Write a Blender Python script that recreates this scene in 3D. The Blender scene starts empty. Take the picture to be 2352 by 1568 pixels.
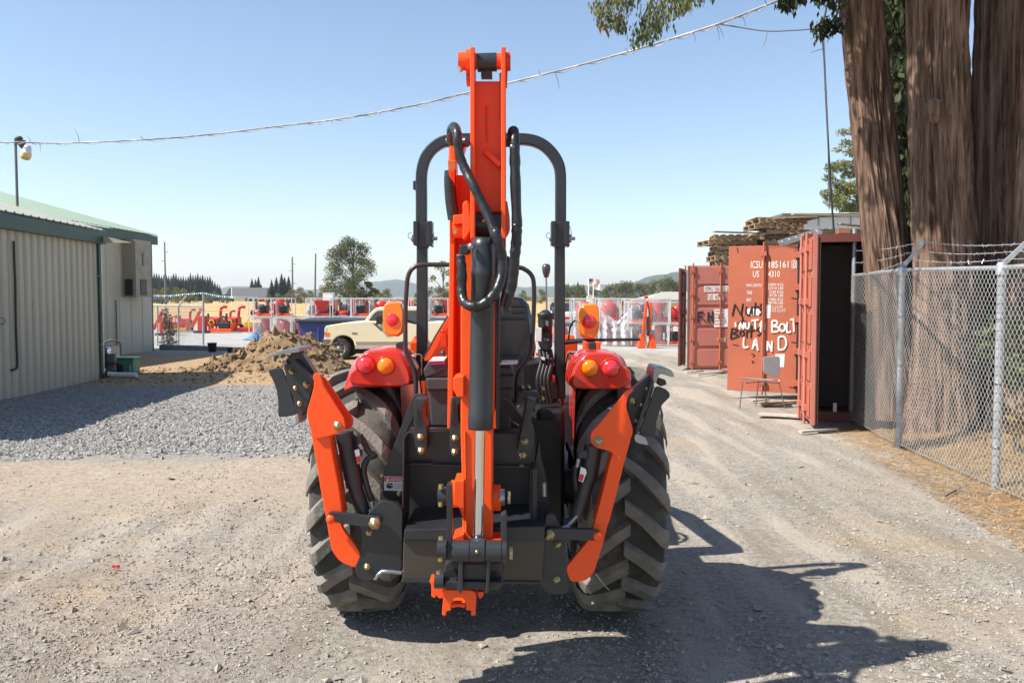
import bpy, bmesh, math, random
import numpy as np
from mathutils import Vector, Matrix
random.seed(7); rng = np.random.default_rng(7)
R = math.radians
# ------------------------------------------------------------------ camera, light, exposure
SC = bpy.context.scene
COL = SC.collection
F, CX, CY, H = 2000.0, 1176.0, 784.0, 1.6
PITCH = math.atan(103 / 2000.0)
cam = bpy.data.objects.new('camera', bpy.data.cameras.new('camera')); COL.objects.link(cam)
cam.location = (0, 0, H); cam.rotation_euler = (math.pi / 2 - PITCH, 0, 0)
cam.data.sensor_width = 36; cam.data.lens = 36 * F / 2352
cam.data.clip_start = 0.05; cam.data.clip_end = 9000
SC.camera = cam
SUN_EL, SUN_AZ = R(49.5), R(18.5)          # the sun stands to the left, a little behind the camera
SDIR = Vector((-math.cos(SUN_AZ) * math.cos(SUN_EL), -math.sin(SUN_AZ) * math.cos(SUN_EL), math.sin(SUN_EL)))
world = bpy.data.worlds.new('World'); SC.world = world; world.use_nodes = True
nt = world.node_tree; nt.nodes.clear()
wo = nt.nodes.new('ShaderNodeOutputWorld'); wb = nt.nodes.new('ShaderNodeBackground'); sk = nt.nodes.new('ShaderNodeTexSky')
sk.sky_type = 'NISHITA'; sk.sun_disc = False; sk.sun_elevation = SUN_EL; sk.sun_rotation = math.atan2(SDIR.x, SDIR.y)
sk.air_density = 1.0; sk.dust_density = 0.3; sk.ozone_density = 1.1; sk.altitude = 100
wb.inputs['Strength'].default_value = 0.101
nt.links.new(sk.outputs[0], wb.inputs[0]); nt.links.new(wb.outputs[0], wo.inputs[0])
sun = bpy.data.objects.new('sun', bpy.data.lights.new('sun', 'SUN')); COL.objects.link(sun)
sun.data.energy = 5.0; sun.data.angle = R(0.55); sun.data.color = (1.0, 0.955, 0.88)
sun.rotation_euler = (-SDIR).to_track_quat('-Z', 'Y').to_euler()
SC.view_settings.view_transform = 'Standard'; SC.view_settings.look = 'None'
SC.view_settings.gamma = 1; SC.view_settings.use_curve_mapping = False; SC.view_settings.exposure = 0.88
SC.render.engine = 'CYCLES'
SC.cycles.max_bounces = 6; SC.cycles.transparent_max_bounces = 8; SC.cycles.volume_bounces = 0

# ------------------------------------------------------------------ helpers
cA, sA = math.cos(PITCH), math.sin(PITCH)
def W(px, py, Y):
    dy = F * cA + (CY - py) * sA; dz = -F * sA + (CY - py) * cA
    t = Y / dy
    return Vector(((px - CX) * t, Y, H + dz * t))
def gz(x, y):
    s = -0.0145 * min(max(y - 4, 0), 30)
    if y > 60: s += min(y - 60, 210) / 210 * 0.47
    return s
def G(px, py):
    dy = F * cA + (CY - py) * sA; dz = -F * sA + (CY - py) * cA
    Y = 10.0
    for _ in range(60):
        Y = 0.5 * Y + 0.5 * (gz(0, Y) - H) / dz * dy
    return W(px, py, Y)
def zf(k, ox, oy): return lambda x, y: (x * k + ox, y * k + oy)
z1 = zf(.3163, 918.7, 73.5); z2 = zf(.2637, 872.8, 505.3); z3 = zf(.29295, 597.2, 735); z4 = zf(.2344, 872.8, 826.9)
z5 = zf(.2344, 679.9, 1102.5); z6 = zf(.2344, 1056.6, 1102.5); z7 = zf(.29295, 1148.4, 735); zb = zf(.16405, 964.7, 1176)
zc = zf(.3281, 1515.9, 477.7)
def pl(z, *pts): return [z(*p) for p in pts]

def hsh(ix, iy, iz):
    n = (ix * 374761393 + iy * 668265263 + iz * 2147483647) & 0xffffffff
    n = ((n ^ (n >> 13)) * 1274126177) & 0xffffffff
    return ((n ^ (n >> 16)) & 0xffff) / 65535.0
def vnoise(p):
    p = np.asarray(p, float); i = np.floor(p).astype(np.int64); f = p - i; f = f * f * (3 - 2 * f)
    x, y, z = i[..., 0], i[..., 1], i[..., 2]; r = 0
    for dx in (0, 1):
        for dy in (0, 1):
            for dz in (0, 1):
                w = (f[..., 0] if dx else 1 - f[..., 0]) * (f[..., 1] if dy else 1 - f[..., 1]) * (f[..., 2] if dz else 1 - f[..., 2])
                r = r + w * hsh(x + dx, y + dy, z + dz)
    return r
def fbm(p, o=4):
    p = np.asarray(p, float); a, r, t = 1.0, 0, 0
    for k in range(o):
        r = r + a * vnoise(p * 2 ** k + 17.3 * k); t += a; a *= .5
    return r / t

def wl(o):
    v = Vector((0, 0, 0))
    while o is not None: v += o.location; o = o.parent
    return v
def link(name, me, m=None, parent=None):
    o = bpy.data.objects.new(name, me); COL.objects.link(o)
    if m is not None: me.materials.append(m)
    if parent is not None: o.location = -wl(parent); o.parent = parent
    return o
def tag(o, label=None, cat=None, group=None, kind=None):
    if label: o['label'] = label
    if cat: o['category'] = cat
    if group: o['group'] = group
    if kind: o['kind'] = kind
    return o
def thing(name, label, cat, loc=(0, 0, 0), group=None):
    o = bpy.data.objects.new(name, None); o.empty_display_size = .2; COL.objects.link(o); o.location = loc
    return tag(o, label, cat, group)
def copy_tree(o, parent=None):
    c = o.copy(); COL.objects.link(c)
    if parent is not None: c.parent = parent
    for ch in list(o.children): copy_tree(ch, c)
    return c

def smooth_path(pts, res=5):
    pts = [Vector(p) for p in pts]
    if len(pts) < 3 or res < 2: return pts
    out = []
    P = [pts[0] * 2 - pts[1]] + pts + [pts[-1] * 2 - pts[-2]]
    for i in range(1, len(P) - 2):
        a, b, c, d = P[i - 1], P[i], P[i + 1], P[i + 2]
        for k in range(res):
            t = k / res
            out.append(.5 * ((2 * b) + (c - a) * t + (2 * a - 5 * b + 4 * c - d) * t * t + (3 * b - a - 3 * c + d) * t ** 3))
    out.append(pts[-1]); return out

class MB:
    def __init__(s): s.v = []; s.f = []; s.s = []
    def add(s, vs, fs, sm=False):
        n = len(s.v); s.v += [tuple(v) for v in vs]
        for f in fs: s.f.append(tuple(i + n for i in f)); s.s.append(sm)
        return s
    def hexa(s, p):   # 8 points: bottom ring, top ring
        return s.add(p, [(0, 3, 2, 1), (4, 5, 6, 7), (0, 1, 5, 4), (1, 2, 6, 5), (2, 3, 7, 6), (3, 0, 4, 7)])
    def box(s, c, d, rz=0, M3=None):
        c = Vector(c); x, y, z = d[0] / 2, d[1] / 2, d[2] / 2
        m = M3 if M3 is not None else Matrix.Rotation(rz, 3, 'Z')
        return s.hexa([c + m @ Vector(q) for q in ((-x, -y, -z), (x, -y, -z), (x, y, -z), (-x, y, -z), (-x, -y, z), (x, -y, z), (x, y, z), (-x, y, z))])
    def b2(s, a, b):
        return s.box([(a[i] + b[i]) / 2 for i in range(3)], [abs(b[i] - a[i]) for i in range(3)])
    def beam(s, a, b, w, h, up=(0, 0, 1)):
        a, b = Vector(a), Vector(b); d = (b - a); L = d.length; d.normalize(); up = Vector(up)
        if abs(d.dot(up)) > .99: up = Vector((0, 1, 0))
        x = d.cross(up).normalized(); z = x.cross(d)
        return s.box((a + b) / 2, (w, L, h), M3=Matrix((x, d, z)).transposed())
    def plate(s, poly, Y0, Y1, Yf=None):   # outline seen from the yard, cut at depth Y0, thick to Y1; corners eased
        if len(poly) >= 6:
            q = []; n = len(poly)
            for i in range(n):
                a, b, c = poly[i - 1], poly[i], poly[(i + 1) % n]
                ua, uc = math.hypot(a[0] - b[0], a[1] - b[1]), math.hypot(c[0] - b[0], c[1] - b[1]); k = min(.3 * ua, .3 * uc, 14.)
                if ua < 1e-6 or uc < 1e-6: continue
                q0 = (b[0] + (a[0] - b[0]) * k / ua, b[1] + (a[1] - b[1]) * k / ua); q1 = (b[0] + (c[0] - b[0]) * k / uc, b[1] + (c[1] - b[1]) * k / uc)
                q += [q0, ((q0[0] + 2 * b[0] + q1[0]) / 4, (q0[1] + 2 * b[1] + q1[1]) / 4), q1]
            poly = q
        fr = [W(p[0], p[1], Yf(*p) if Yf else Y0) for p in poly]; n = len(fr)
        bk = [v + Vector((0, Y1 - Y0, 0)) for v in fr]
        return s.add(fr + bk, [tuple(range(n)), tuple(range(2 * n - 1, n - 1, -1))] + [(i, i + n, (i + 1) % n + n, (i + 1) % n) for i in range(n)])
    def prism(s, poly3, off):
        fr = [Vector(v) for v in poly3]; n = len(fr); bk = [v + Vector(off) for v in fr]
        return s.add(fr + bk, [tuple(range(n)), tuple(range(2 * n - 1, n - 1, -1))] + [(i, i + n, (i + 1) % n + n, (i + 1) % n) for i in range(n)])
    def tube(s, pts, r, n=8, res=1, r1=None, caps=True, flat=1.0):
        pts = smooth_path(pts, res); m = len(pts); vs = []; fs = []
        up = None
        for i, p in enumerate(pts):
            d = (pts[min(i + 1, m - 1)] - pts[max(i - 1, 0)])
            if d.length < 1e-9: d = Vector((0, 0, 1))
            d.normalize()
            if up is None: up = Vector((0, 0, 1)) if abs(d.z) < .9 else Vector((0, 1, 0))
            x = d.cross(up)
            if x.length < 1e-4: x = d.cross(Vector((1, 0, 0)))
            x.normalize(); up = x.cross(d).normalized()
            rr = r if r1 is None else r + (r1 - r) * i / max(1, m - 1)
            if callable(r): rr = r(i / max(1, m - 1))
            for k in range(n):
                a = 2 * math.pi * k / n + (math.pi / 4 if n == 4 else 0); vs.append(p + x * (rr * math.cos(a)) + up * (rr * flat * math.sin(a)))
        for i in range(m - 1):
            for k in range(n): fs.append((i * n + k, i * n + (k + 1) % n, (i + 1) * n + (k + 1) % n, (i + 1) * n + k))
        s.add(vs, fs, n > 4)
        if caps: s.add(vs[:n], [tuple(range(n - 1, -1, -1))]); s.add(vs[-n:], [tuple(range(n))])
        return s
    def cyl(s, a, b, r, r1=None, n=16): return s.tube([a, b], r, n, 1, r1)
    def lathe(s, o, ax, prof, n=24, a0=0, a1=2 * math.pi):
        o = Vector(o); ax = Vector(ax).normalized(); t = Vector((0, 0, 1)) if abs(ax.z) < .9 else Vector((0, 1, 0))
        x = ax.cross(t).normalized(); y = ax.cross(x); full = abs(a1 - a0) > 6.28; c = n if full else n + 1; vs = []
        for (r, h) in prof:
            for k in range(c):
                a = a0 + (a1 - a0) * k / n; vs.append(o + ax * h + x * (r * math.cos(a)) + y * (r * math.sin(a)))
        fs = []
        for i in range(len(prof) - 1):
            for k in range(n):
                k2 = (k + 1) % c; fs.append((i * c + k, i * c + k2, (i + 1) * c + k2, (i + 1) * c + k))
        return s.add(vs, fs, True)
    def ball(s, c, r, n=10, sq=(1, 1, 1)):
        c = Vector(c); vs = []; fs = []; m = n // 2 + 1
        for i in range(m + 1):
            t = math.pi * i / m
            for k in range(n):
                a = 2 * math.pi * k / n; vs.append(c + Vector((r * sq[0] * math.sin(t) * math.cos(a), r * sq[1] * math.sin(t) * math.sin(a), r * sq[2] * math.cos(t))))
        for i in range(m):
            for k in range(n): fs.append((i * n + k, i * n + (k + 1) % n, (i + 1) * n + (k + 1) % n, (i + 1) * n + k))
        return s.add(vs, fs, True)
    def pillow(s, poly, Y0, dep, inset=.16, lev=5, back=None):   # outline with a rounded rear edge, facing the camera
        c = (sum(p[0] for p in poly) / len(poly), sum(p[1] for p in poly) / len(poly)); n = len(poly); vs = []
        for i in range(lev + 1):
            a = math.pi / 2 * i / lev; k = 1 - inset * (1 - math.cos(a)); y = Y0 + dep * (1 - math.sin(a))
            for p in poly:
                w = W(p[0], p[1], Y0); cc = W(c[0], c[1], Y0); q = cc + (w - cc) * k
                vs.append((q.x, y, q.z))
        if back:
            b = [W(p[0], p[1], Y0) for p in poly]; vs = [(v.x, Y0 + back, v.z) for v in b] + vs
        m = len(vs) // n; fs = []
        for i in range(m - 1):
            for k in range(n): fs.append((i * n + k, i * n + (k + 1) % n, (i + 1) * n + (k + 1) % n, (i + 1) * n + k))
        s.add(vs, fs, True); s.add(vs[-n:], [tuple(range(n))], True); s.add(vs[:n], [tuple(range(n - 1, -1, -1))])
        return s
    def mesh(s, name, recalc=True):
        me = bpy.data.meshes.new(name); me.from_pydata(s.v, [], s.f)
        me.polygons.foreach_set('use_smooth', s.s)
        if recalc and len(s.f) < 30000:
            bm = bmesh.new(); bm.from_mesh(me); bmesh.ops.recalc_face_normals(bm, faces=bm.faces); bm.to_mesh(me); bm.free()
        me.update(); return me
    def build(s, name, m, parent=None, bevel=0, recalc=True):
        o = link(name, s.mesh(name, recalc), m, parent)
        if bevel:
            b = o.modifiers.new('bevel', 'BEVEL'); b.width = bevel; b.segments = 2; b.limit_method = 'ANGLE'; b.angle_limit = R(40)
        return o
def np_mesh(name, V, Fq, m, parent=None, smooth=False):
    V = np.asarray(V, np.float32); Fq = np.asarray(Fq, np.int32); k = Fq.shape[1]
    me = bpy.data.meshes.new(name); me.vertices.add(len(V)); me.vertices.foreach_set('co', V.ravel())
    me.loops.add(Fq.size); me.loops.foreach_set('vertex_index', Fq.ravel())
    me.polygons.add(len(Fq)); me.polygons.foreach_set('loop_start', np.arange(0, Fq.size, k, dtype=np.int32))
    me.polygons.foreach_set('use_smooth', np.full(len(Fq), smooth))
    me.update(calc_edges=True); me.validate()
    return link(name, me, m, parent)

# ------------------------------------------------------------------ materials
def lin(c): c = c / 255.; return c / 12.92 if c <= .04045 else ((c + .055) / 1.055) ** 2.4
def C(r, g, b): return (lin(r), lin(g), lin(b), 1)
def mat(name, col, rough=.5, metal=0, var=.15, scale=3., bump=0, bscale=40., coat=0, col2=None, patch=None, stretch=None, trans=0, alpha=1, spec=.5, emit=0, contrast=.35):
    m = bpy.data.materials.new(name); m.use_nodes = True; n = m.node_tree.nodes; L = m.node_tree.links
    b = n['Principled BSDF']; b.inputs['Roughness'].default_value = rough; b.inputs['Metallic'].default_value = metal
    b.inputs['Specular IOR Level'].default_value = spec
    if len(col) == 3: col = (*col, 1)
    tc = n.new('ShaderNodeTexCoord'); mp = n.new('ShaderNodeMapping'); L.new(tc.outputs['Object'], mp.inputs[0])
    if stretch: mp.inputs['Scale'].default_value = stretch
    nz = n.new('ShaderNodeTexNoise'); nz.inputs['Scale'].default_value = scale; nz.inputs['Detail'].default_value = 7; nz.inputs['Roughness'].default_value = .62
    L.new(mp.outputs[0], nz.inputs['Vector'])
    mr = n.new('ShaderNodeMapRange'); mr.inputs[1].default_value = .5 - contrast / 2; mr.inputs[2].default_value = .5 + contrast / 2
    L.new(nz.outputs[0], mr.inputs[0])
    mx = n.new('ShaderNodeMix'); mx.data_type = 'RGBA'; L.new(mr.outputs[0], mx.inputs[0])
    c2 = col2 if col2 else tuple(min(1, x * (1 + var)) for x in col[:3]) + (1,)
    c1 = col if col2 else tuple(x * (1 - var) for x in col[:3]) + (1,)
    mx.inputs[6].default_value = c1; mx.inputs[7].default_value = c2; out = mx.outputs[2]
    if patch:  # (colour, scale, threshold): worn or dusty spots
        n2 = n.new('ShaderNodeTexNoise'); n2.inputs['Scale'].default_value = patch[1]; n2.inputs['Detail'].default_value = 8; n2.inputs['Roughness'].default_value = .7
        L.new(mp.outputs[0], n2.inputs['Vector']); m2 = n.new('ShaderNodeMapRange'); m2.inputs[1].default_value = patch[2]; m2.inputs[2].default_value = patch[2] + .12
        L.new(n2.outputs[0], m2.inputs[0]); x2 = n.new('ShaderNodeMix'); x2.data_type = 'RGBA'; L.new(m2.outputs[0], x2.inputs[0]); L.new(out, x2.inputs[6]); x2.inputs[7].default_value = patch[0]; out = x2.outputs[2]
    L.new(out, b.inputs['Base Color'])
    if bump:
        nb = n.new('ShaderNodeTexNoise'); nb.inputs['Scale'].default_value = bscale; nb.inputs['Detail'].default_value = 5
        L.new(mp.outputs[0], nb.inputs['Vector']); bp = n.new('ShaderNodeBump'); bp.inputs['Strength'].default_value = bump; bp.inputs['Distance'].default_value = .02
        L.new(nb.outputs[0], bp.inputs['Height']); L.new(bp.outputs[0], b.inputs['Normal'])
    if coat: b.inputs['Coat Weight'].default_value = coat; b.inputs['Coat Roughness'].default_value = .08
    if trans: b.inputs['Transmission Weight'].default_value = trans
    if alpha < 1: b.inputs['Alpha'].default_value = alpha
    return m
def leafmat(name, c1, c2, scale=1.2, tr=.3):
    m = mat(name, (*c1, 1), .6, col2=(*c2, 1), scale=scale, spec=.25); n = m.node_tree.nodes; L = m.node_tree.links
    b = n['Principled BSDF']; t = n.new('ShaderNodeBsdfTranslucent'); s = n.new('ShaderNodeMixShader'); s.inputs[0].default_value = tr
    src = b.inputs['Base Color'].links[0].from_socket; L.new(src, t.inputs[0]); L.new(b.outputs[0], s.inputs[1]); L.new(t.outputs[0], s.inputs[2])
    L.new(s.outputs[0], n['Material Output'].inputs[0]); return m
DUST = (.33, .29, .23, 1)
ORANGE = mat('orange_paint', (.86, .080, .006, 1), .42, var=.07, coat=.08, spec=.4, scale=2, patch=((.70, .135, .05, 1), 5, .58), bump=.06, bscale=7)
ORANGE2 = mat('orange_red_paint', (.70, .055, .008, 1), .42, var=.08, coat=.08, spec=.4, scale=2)
REDP = mat('red_fender_plastic', (.62, .028, .014, 1), .26, var=.06, coat=.4)
BLACK = mat('black_steel_paint', (.022, .024, .027, 1), .36, var=.25, scale=4, patch=((.06, .058, .054, 1), 5, .6), bump=.03, bscale=14)
BLACK2 = mat('satin_black_steel', (.016, .017, .018, 1), .5, var=.3, scale=5, patch=((.05, .047, .043, 1), 7, .62))
GREYP = mat('grey_box_plastic', (.045, .047, .05, 1), .5, var=.1)
RUBBERH = mat('hose_sleeve', (.017, .018, .019, 1), .34, var=.3, bump=.25, bscale=30)
VINYL = mat('black_vinyl', (.052, .052, .053, 1), .32, var=.2, bump=.04, bscale=200, coat=.5)
CHROME = mat('chrome', (.72, .74, .78, 1), .09, 1, var=.03)
STEEL = mat('worn_steel', (.30, .31, .34, 1), .35, .9, var=.2)
GOLD = mat('zinc_bolt', (.44, .36, .19, 1), .38, .9, var=.2, scale=30)
TYRE = mat('tyre_rubber', (.032, .030, .027, 1), .78, var=.3, scale=6, patch=((.078, .070, .059, 1), 4, .5), bump=.12, bscale=60)
LUGM = mat('lug_rubber', (.085, .077, .066, 1), .75, col2=(.20, .18, .15, 1), scale=5, bump=.3, bscale=60, patch=((.235, .21, .175, 1), 9, .55))
BLACK3 = mat('oily_black_iron', (.007, .007, .0075, 1), .5, var=.4, scale=9)  # darker than the other blacks: deep shade is put into the colour
AMBER = mat('amber_lens', (.90, .205, .003, 1), .16, var=.12, scale=14, coat=.6)
REDL = mat('red_lens', (.80, .035, .045, 1), .16, var=.12, scale=20, coat=.6)
WHITE = mat('white_print', (.78, .77, .74, 1), .6, var=.06)
REDPR = mat('red_print', (.60, .02, .03, 1), .5, var=.05)
INK = mat('black_print', (.012, .012, .012, 1), .7, var=.1)
# ================================================================== ground, hills, haze
def bump_h(x, y):
    x = np.asarray(x, float); y = np.asarray(y, float)
    near = np.clip((30 - y) / 18, 0, 1)
    p = np.stack([x * .9, y * .9, x * 0], -1); h = (fbm(p, 3) - .5) * .05
    p = np.stack([x * 5, y * 5, x * 0 + 3], -1); h = h + (fbm(p, 3) - .5) * .028
    # a ragged rutted patch on the left of the yard, a low berm of dirt by the shed corner
    h = h + .05 * np.exp(-(((x + 2.9) / 1.2) ** 2 + ((y - 5.0) / .8) ** 2)) * (vnoise(np.stack([x * 9, y * 9, x * 0], -1)) - .45)
    h = h * near - .012
    h = h + .10 * np.exp(-(((x + 6.6) / 2.4) ** 2 + ((y - 20.3) / 1.3) ** 2))
    h = h + .22 * np.clip((x - (4.45 + .14 * (y - 9.9))) / 1.6, 0, 1) * np.clip((y - 4) / 2, 0, 1) * np.clip((16 - y) / 3, 0, 1)
    return h
def gzv(y):
    s = -0.0145 * np.clip(y - 4, 0, 30); return s + np.clip(y - 60, 0, 210) / 210 * .47
def ground_z(x, y): return gzv(np.asarray(y, float)) + bump_h(x, y)
def ax(parts): return np.unique(np.concatenate([np.linspace(a, b, n) for a, b, n in parts]))
xs = ax([(-2500, -200, 14), (-200, -30, 18), (-30, -9, 43), (-9, 9, 190), (9, 30, 43), (30, 200, 18), (200, 2500, 14)])
ys = ax([(-60, 2, 18), (2, 14, 150), (14, 30, 80), (30, 120, 40), (120, 400, 24), (400, 6000, 24)])
gx, gy = np.meshgrid(xs, ys); zz = ground_z(gx, gy)
nx, ny = len(xs), len(ys); idx = np.arange(nx * ny).reshape(ny, nx)
quads = np.stack([idx[:-1, :-1], idx[:-1, 1:], idx[1:, 1:], idx[1:, :-1]], -1).reshape(-1, 4)

gm = bpy.data.materials.new('yard_ground'); gm.use_nodes = True; n = gm.node_tree.nodes; L = gm.node_tree.links; bs = n['Principled BSDF']
bs.inputs['Roughness'].default_value = .92; bs.inputs['Specular IOR Level'].default_value = .2
geo = n.new('ShaderNodeNewGeometry'); sep = n.new('ShaderNodeSeparateXYZ'); L.new(geo.outputs['Position'], sep.inputs[0])
def nmath(op, a, b=None, clamp=False):
    m = n.new('ShaderNodeMath'); m.operation = op; m.use_clamp = clamp
    for i, v in enumerate((a, b)):
        if v is None: continue
        if isinstance(v, (int, float)): m.inputs[i].default_value = v
        else: L.new(v, m.inputs[i])
    return m.outputs[0]
def nnoise(scale, det=6, rough=.6):
    t = n.new('ShaderNodeTexNoise'); t.inputs['Scale'].default_value = scale; t.inputs['Detail'].default_value = det; t.inputs['Roughness'].default_value = rough
    L.new(geo.outputs['Position'], t.inputs['Vector']); return t.outputs[0]
wob = nmath('ADD', nmath('MULTIPLY', nmath('SUBTRACT', nnoise(.7, 3), .5), 2.4), nmath('MULTIPLY', nmath('SUBTRACT', nnoise(7, 5), .5), .9))
Xw = nmath('ADD', sep.outputs[0], wob); Yw = nmath('ADD', sep.outputs[1], wob)
def step(v, a, b):
    m = n.new('ShaderNodeMapRange'); m.interpolation_type = 'SMOOTHSTEP'; m.inputs[1].default_value = a; m.inputs[2].default_value = b; L.new(v, m.inputs[0]); return m.outputs[0]
def mixc(f, a, b):
    m = n.new('ShaderNodeMix'); m.data_type = 'RGBA'
    if isinstance(f, (int, float)): m.inputs[0].default_value = f
    else: L.new(f, m.inputs[0])
    for i, v in ((6, a), (7, b)):
        if isinstance(v, tuple): m.inputs[i].default_value = v
        else: L.new(v, m.inputs[i])
    return m.outputs[2]
def rect(x0, x1, y0, y1, sx=.5, sy=.4):
    r = nmath('MULTIPLY', step(Xw, x0 - sx, x0 + sx), nmath('SUBTRACT', 1.0, step(Xw, x1 - sx, x1 + sx)))
    return nmath('MULTIPLY', r, nmath('MULTIPLY', step(Yw, y0 - sy, y0 + sy), nmath('SUBTRACT', 1.0, step(Yw, y1 - sy, y1 + sy))))
gravel = mixc(step(nnoise(28, 8, .75), .35, .65), (.20, .175, .146, 1), (.375, .338, .287, 1))
gravel = mixc(step(nnoise(.55, 5), .5, .66), gravel, mixc(step(nnoise(40, 6, .7), .35, .65), (.27, .205, .135, 1), (.43, .35, .255, 1)))
gravel = mixc(nmath('MULTIPLY', step(nnoise(1.7, 6, .7), .54, .66), .6), gravel, (.235, .20, .15, 1))
rut = n.new('ShaderNodeTexNoise'); rut.inputs['Scale'].default_value = 1.0; rut.inputs['Detail'].default_value = 6; rmp = n.new('ShaderNodeMapping'); rmp.inputs['Scale'].default_value = (2.6, .30, 1); rmp.inputs['Rotation'].default_value = (0, 0, .22); L.new(geo.outputs['Position'], rmp.inputs[0]); L.new(rmp.outputs[0], rut.inputs['Vector'])
gravel = mixc(nmath('MULTIPLY', step(rut.outputs[0], .50, .62), .55), gravel, (.44, .385, .31, 1))
gravel = mixc(nmath('MULTIPLY', nmath('SUBTRACT', 1.0, step(rut.outputs[0], .36, .45)), .5), gravel, (.20, .165, .125, 1))
sand = mixc(step(nnoise(20, 8, .7), .35, .65), (.295, .235, .170, 1), (.42, .352, .268, 1))
blue = mixc(step(nnoise(26, 8, .8), .38, .62), (.135, .128, .118, 1), (.36, .342, .315, 1))
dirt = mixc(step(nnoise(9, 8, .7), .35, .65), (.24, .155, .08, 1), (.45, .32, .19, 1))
c = mixc(rect(-30, -1.2, 6.6, 9.6, 1.2, .8), gravel, sand)
c = mixc(rect(-30, -.9, 9.0, 17.8, .8, .7), c, blue)
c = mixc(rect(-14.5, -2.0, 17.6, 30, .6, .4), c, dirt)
lit = nmath('SUBTRACT', Xw, nmath('ADD', 2.6, nmath('MULTIPLY', sep.outputs[1], .135)))
litter = mixc(step(nnoise(22, 8, .7), .35, .65), (.22, .13, .06, 1), (.42, .28, .14, 1))
lm = nmath('MULTIPLY', step(lit, -.2, 1.1), nmath('SUBTRACT', 1.0, step(sep.outputs[1], 15, 18)))
c = mixc(lm, c, litter)
asph = mixc(step(nnoise(3, 6), .35, .65), (.30, .29, .275, 1), (.40, .385, .36, 1))
c = mixc(step(Yw, 29, 34), c, asph)
field = mixc(step(nnoise(.12, 6), .35, .65), (.36, .24, .10, 1), (.50, .35, .16, 1))
c = mixc(step(sep.outputs[1], 58, 60), c, field)
far = mixc(step(nnoise(.01, 5), .4, .6), (.10, .11, .045, 1), (.32, .25, .11, 1))
c = mixc(step(sep.outputs[1], 285, 300), c, far)
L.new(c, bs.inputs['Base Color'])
bp = n.new('ShaderNodeBump'); bp.inputs['Strength'].default_value = .9; bp.inputs['Distance'].default_value = .03
hh = nmath('ADD', nmath('MULTIPLY', nnoise(36, 8, .75), .7), nmath('ADD', nmath('MULTIPLY', nnoise(7, 5), .5), nmath('MULTIPLY', rut.outputs[0], .9))); L.new(hh, bp.inputs['Height']); L.new(bp.outputs[0], bs.inputs['Normal'])
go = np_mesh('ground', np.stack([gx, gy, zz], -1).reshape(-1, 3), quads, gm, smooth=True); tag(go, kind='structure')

# loose stones on the yard
def stones(name, X, Y, S, m, label, sink=.3):
    N = len(X); base = np.array([[1, 0, 0], [0, 1, 0], [-1, 0, 0], [0, -1, 0], [0, 0, 1], [0, 0, -1.]])
    v = base[None] * (S[:, None, None] * rng.uniform(.55, 1.35, (N, 6, 1))) * np.stack([rng.uniform(.7, 1.3, N), rng.uniform(.7, 1.2, N), rng.uniform(.45, .8, N)], -1)[:, None, :]
    v += rng.normal(0, .22, (N, 6, 3)) * S[:, None, None]
    a = rng.uniform(0, 6.28, N); ca, sa = np.cos(a), np.sin(a)
    x = v[..., 0] * ca[:, None] - v[..., 1] * sa[:, None]; y = v[..., 0] * sa[:, None] + v[..., 1] * ca[:, None]
    z = v[..., 2] + (ground_z(X, Y) + S * (.5 - sink))[:, None]
    V = np.stack([x + X[:, None], y + Y[:, None], z], -1).reshape(-1, 3)
    f = np.array([[0, 1, 4], [1, 2, 4], [2, 3, 4], [3, 0, 4], [1, 0, 5], [2, 1, 5], [3, 2, 5], [0, 3, 5]])
    Fq = (f[None] + (np.arange(N) * 6)[:, None, None]).reshape(-1, 3)
    return tag(np_mesh(name, V, Fq, m), label, kind='stuff')
STONE = mat('gravel_stone', (.19, .165, .138, 1), .9, col2=(.42, .375, .32, 1), scale=26, spec=.2, contrast=.5)
BSTONE = mat('grey_crushed_stone', (.15, .144, .135, 1), .9, col2=(.43, .41, .38, 1), scale=26, spec=.2, contrast=.5)
N = 90000
Y = 1 / rng.uniform(1 / 17., 1 / 3.3, N); X = rng.uniform(-1, 1, N) * (.62 * Y + .3)
dn = fbm(np.stack([X * .8, Y * .8, X * 0], -1), 4)
keep = (rng.uniform(0, 1, N) < np.clip((dn - .34) * 3.2, .12, 1)) & ~((X < -1.0) & (Y > 8.9)) & ~((X < -1.2) & (Y > 6.9) & (rng.uniform(0, 1, N) < .55)) & (X < 4.3 + .14 * (Y - 9.9)) & ~((Y > 11) & (X > 3.2))
X, Y = X[keep], Y[keep]; S = np.clip(rng.lognormal(-5.3, .40, len(X)), .0025, .024) * (1 + .03 * Y)
stones('gravel', X, Y, S, STONE, 'loose beige gravel strewn over the packed yard')
N = 34000
Y = 1 / rng.uniform(1 / 17.8, 1 / 8.9, N); X = -rng.uniform(0, 1, N) * (.62 * Y) - .9
k = (X > -8.7) & (Y + (vnoise(np.stack([X * 1.2, X * 0, X * 0], -1)) - .5) * 1.3 + rng.normal(0, .22, N) > 9.05); X, Y = X[k], Y[k]
S = np.clip(rng.lognormal(-4.15, .35, len(X)), .006, .035)
stones('crushed_stone', X, Y, S, BSTONE, 'blue grey crushed stone spread beside the metal shed')
N = 260; Y = 1 / rng.uniform(1 / 9., 1 / 3.4, N); X = rng.uniform(-1, 1, N) * (.6 * Y); k = (X < 3.6) & ~((np.abs(X + .1) < 1.1) & (Y > 3.6) & (Y < 5.3)); X, Y = X[k], Y[k]
stones('stone_chunks', X, Y, np.clip(rng.lognormal(-3.9, .3, len(X)), .012, .045), STONE, 'larger stones scattered about the yard', .35)
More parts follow.
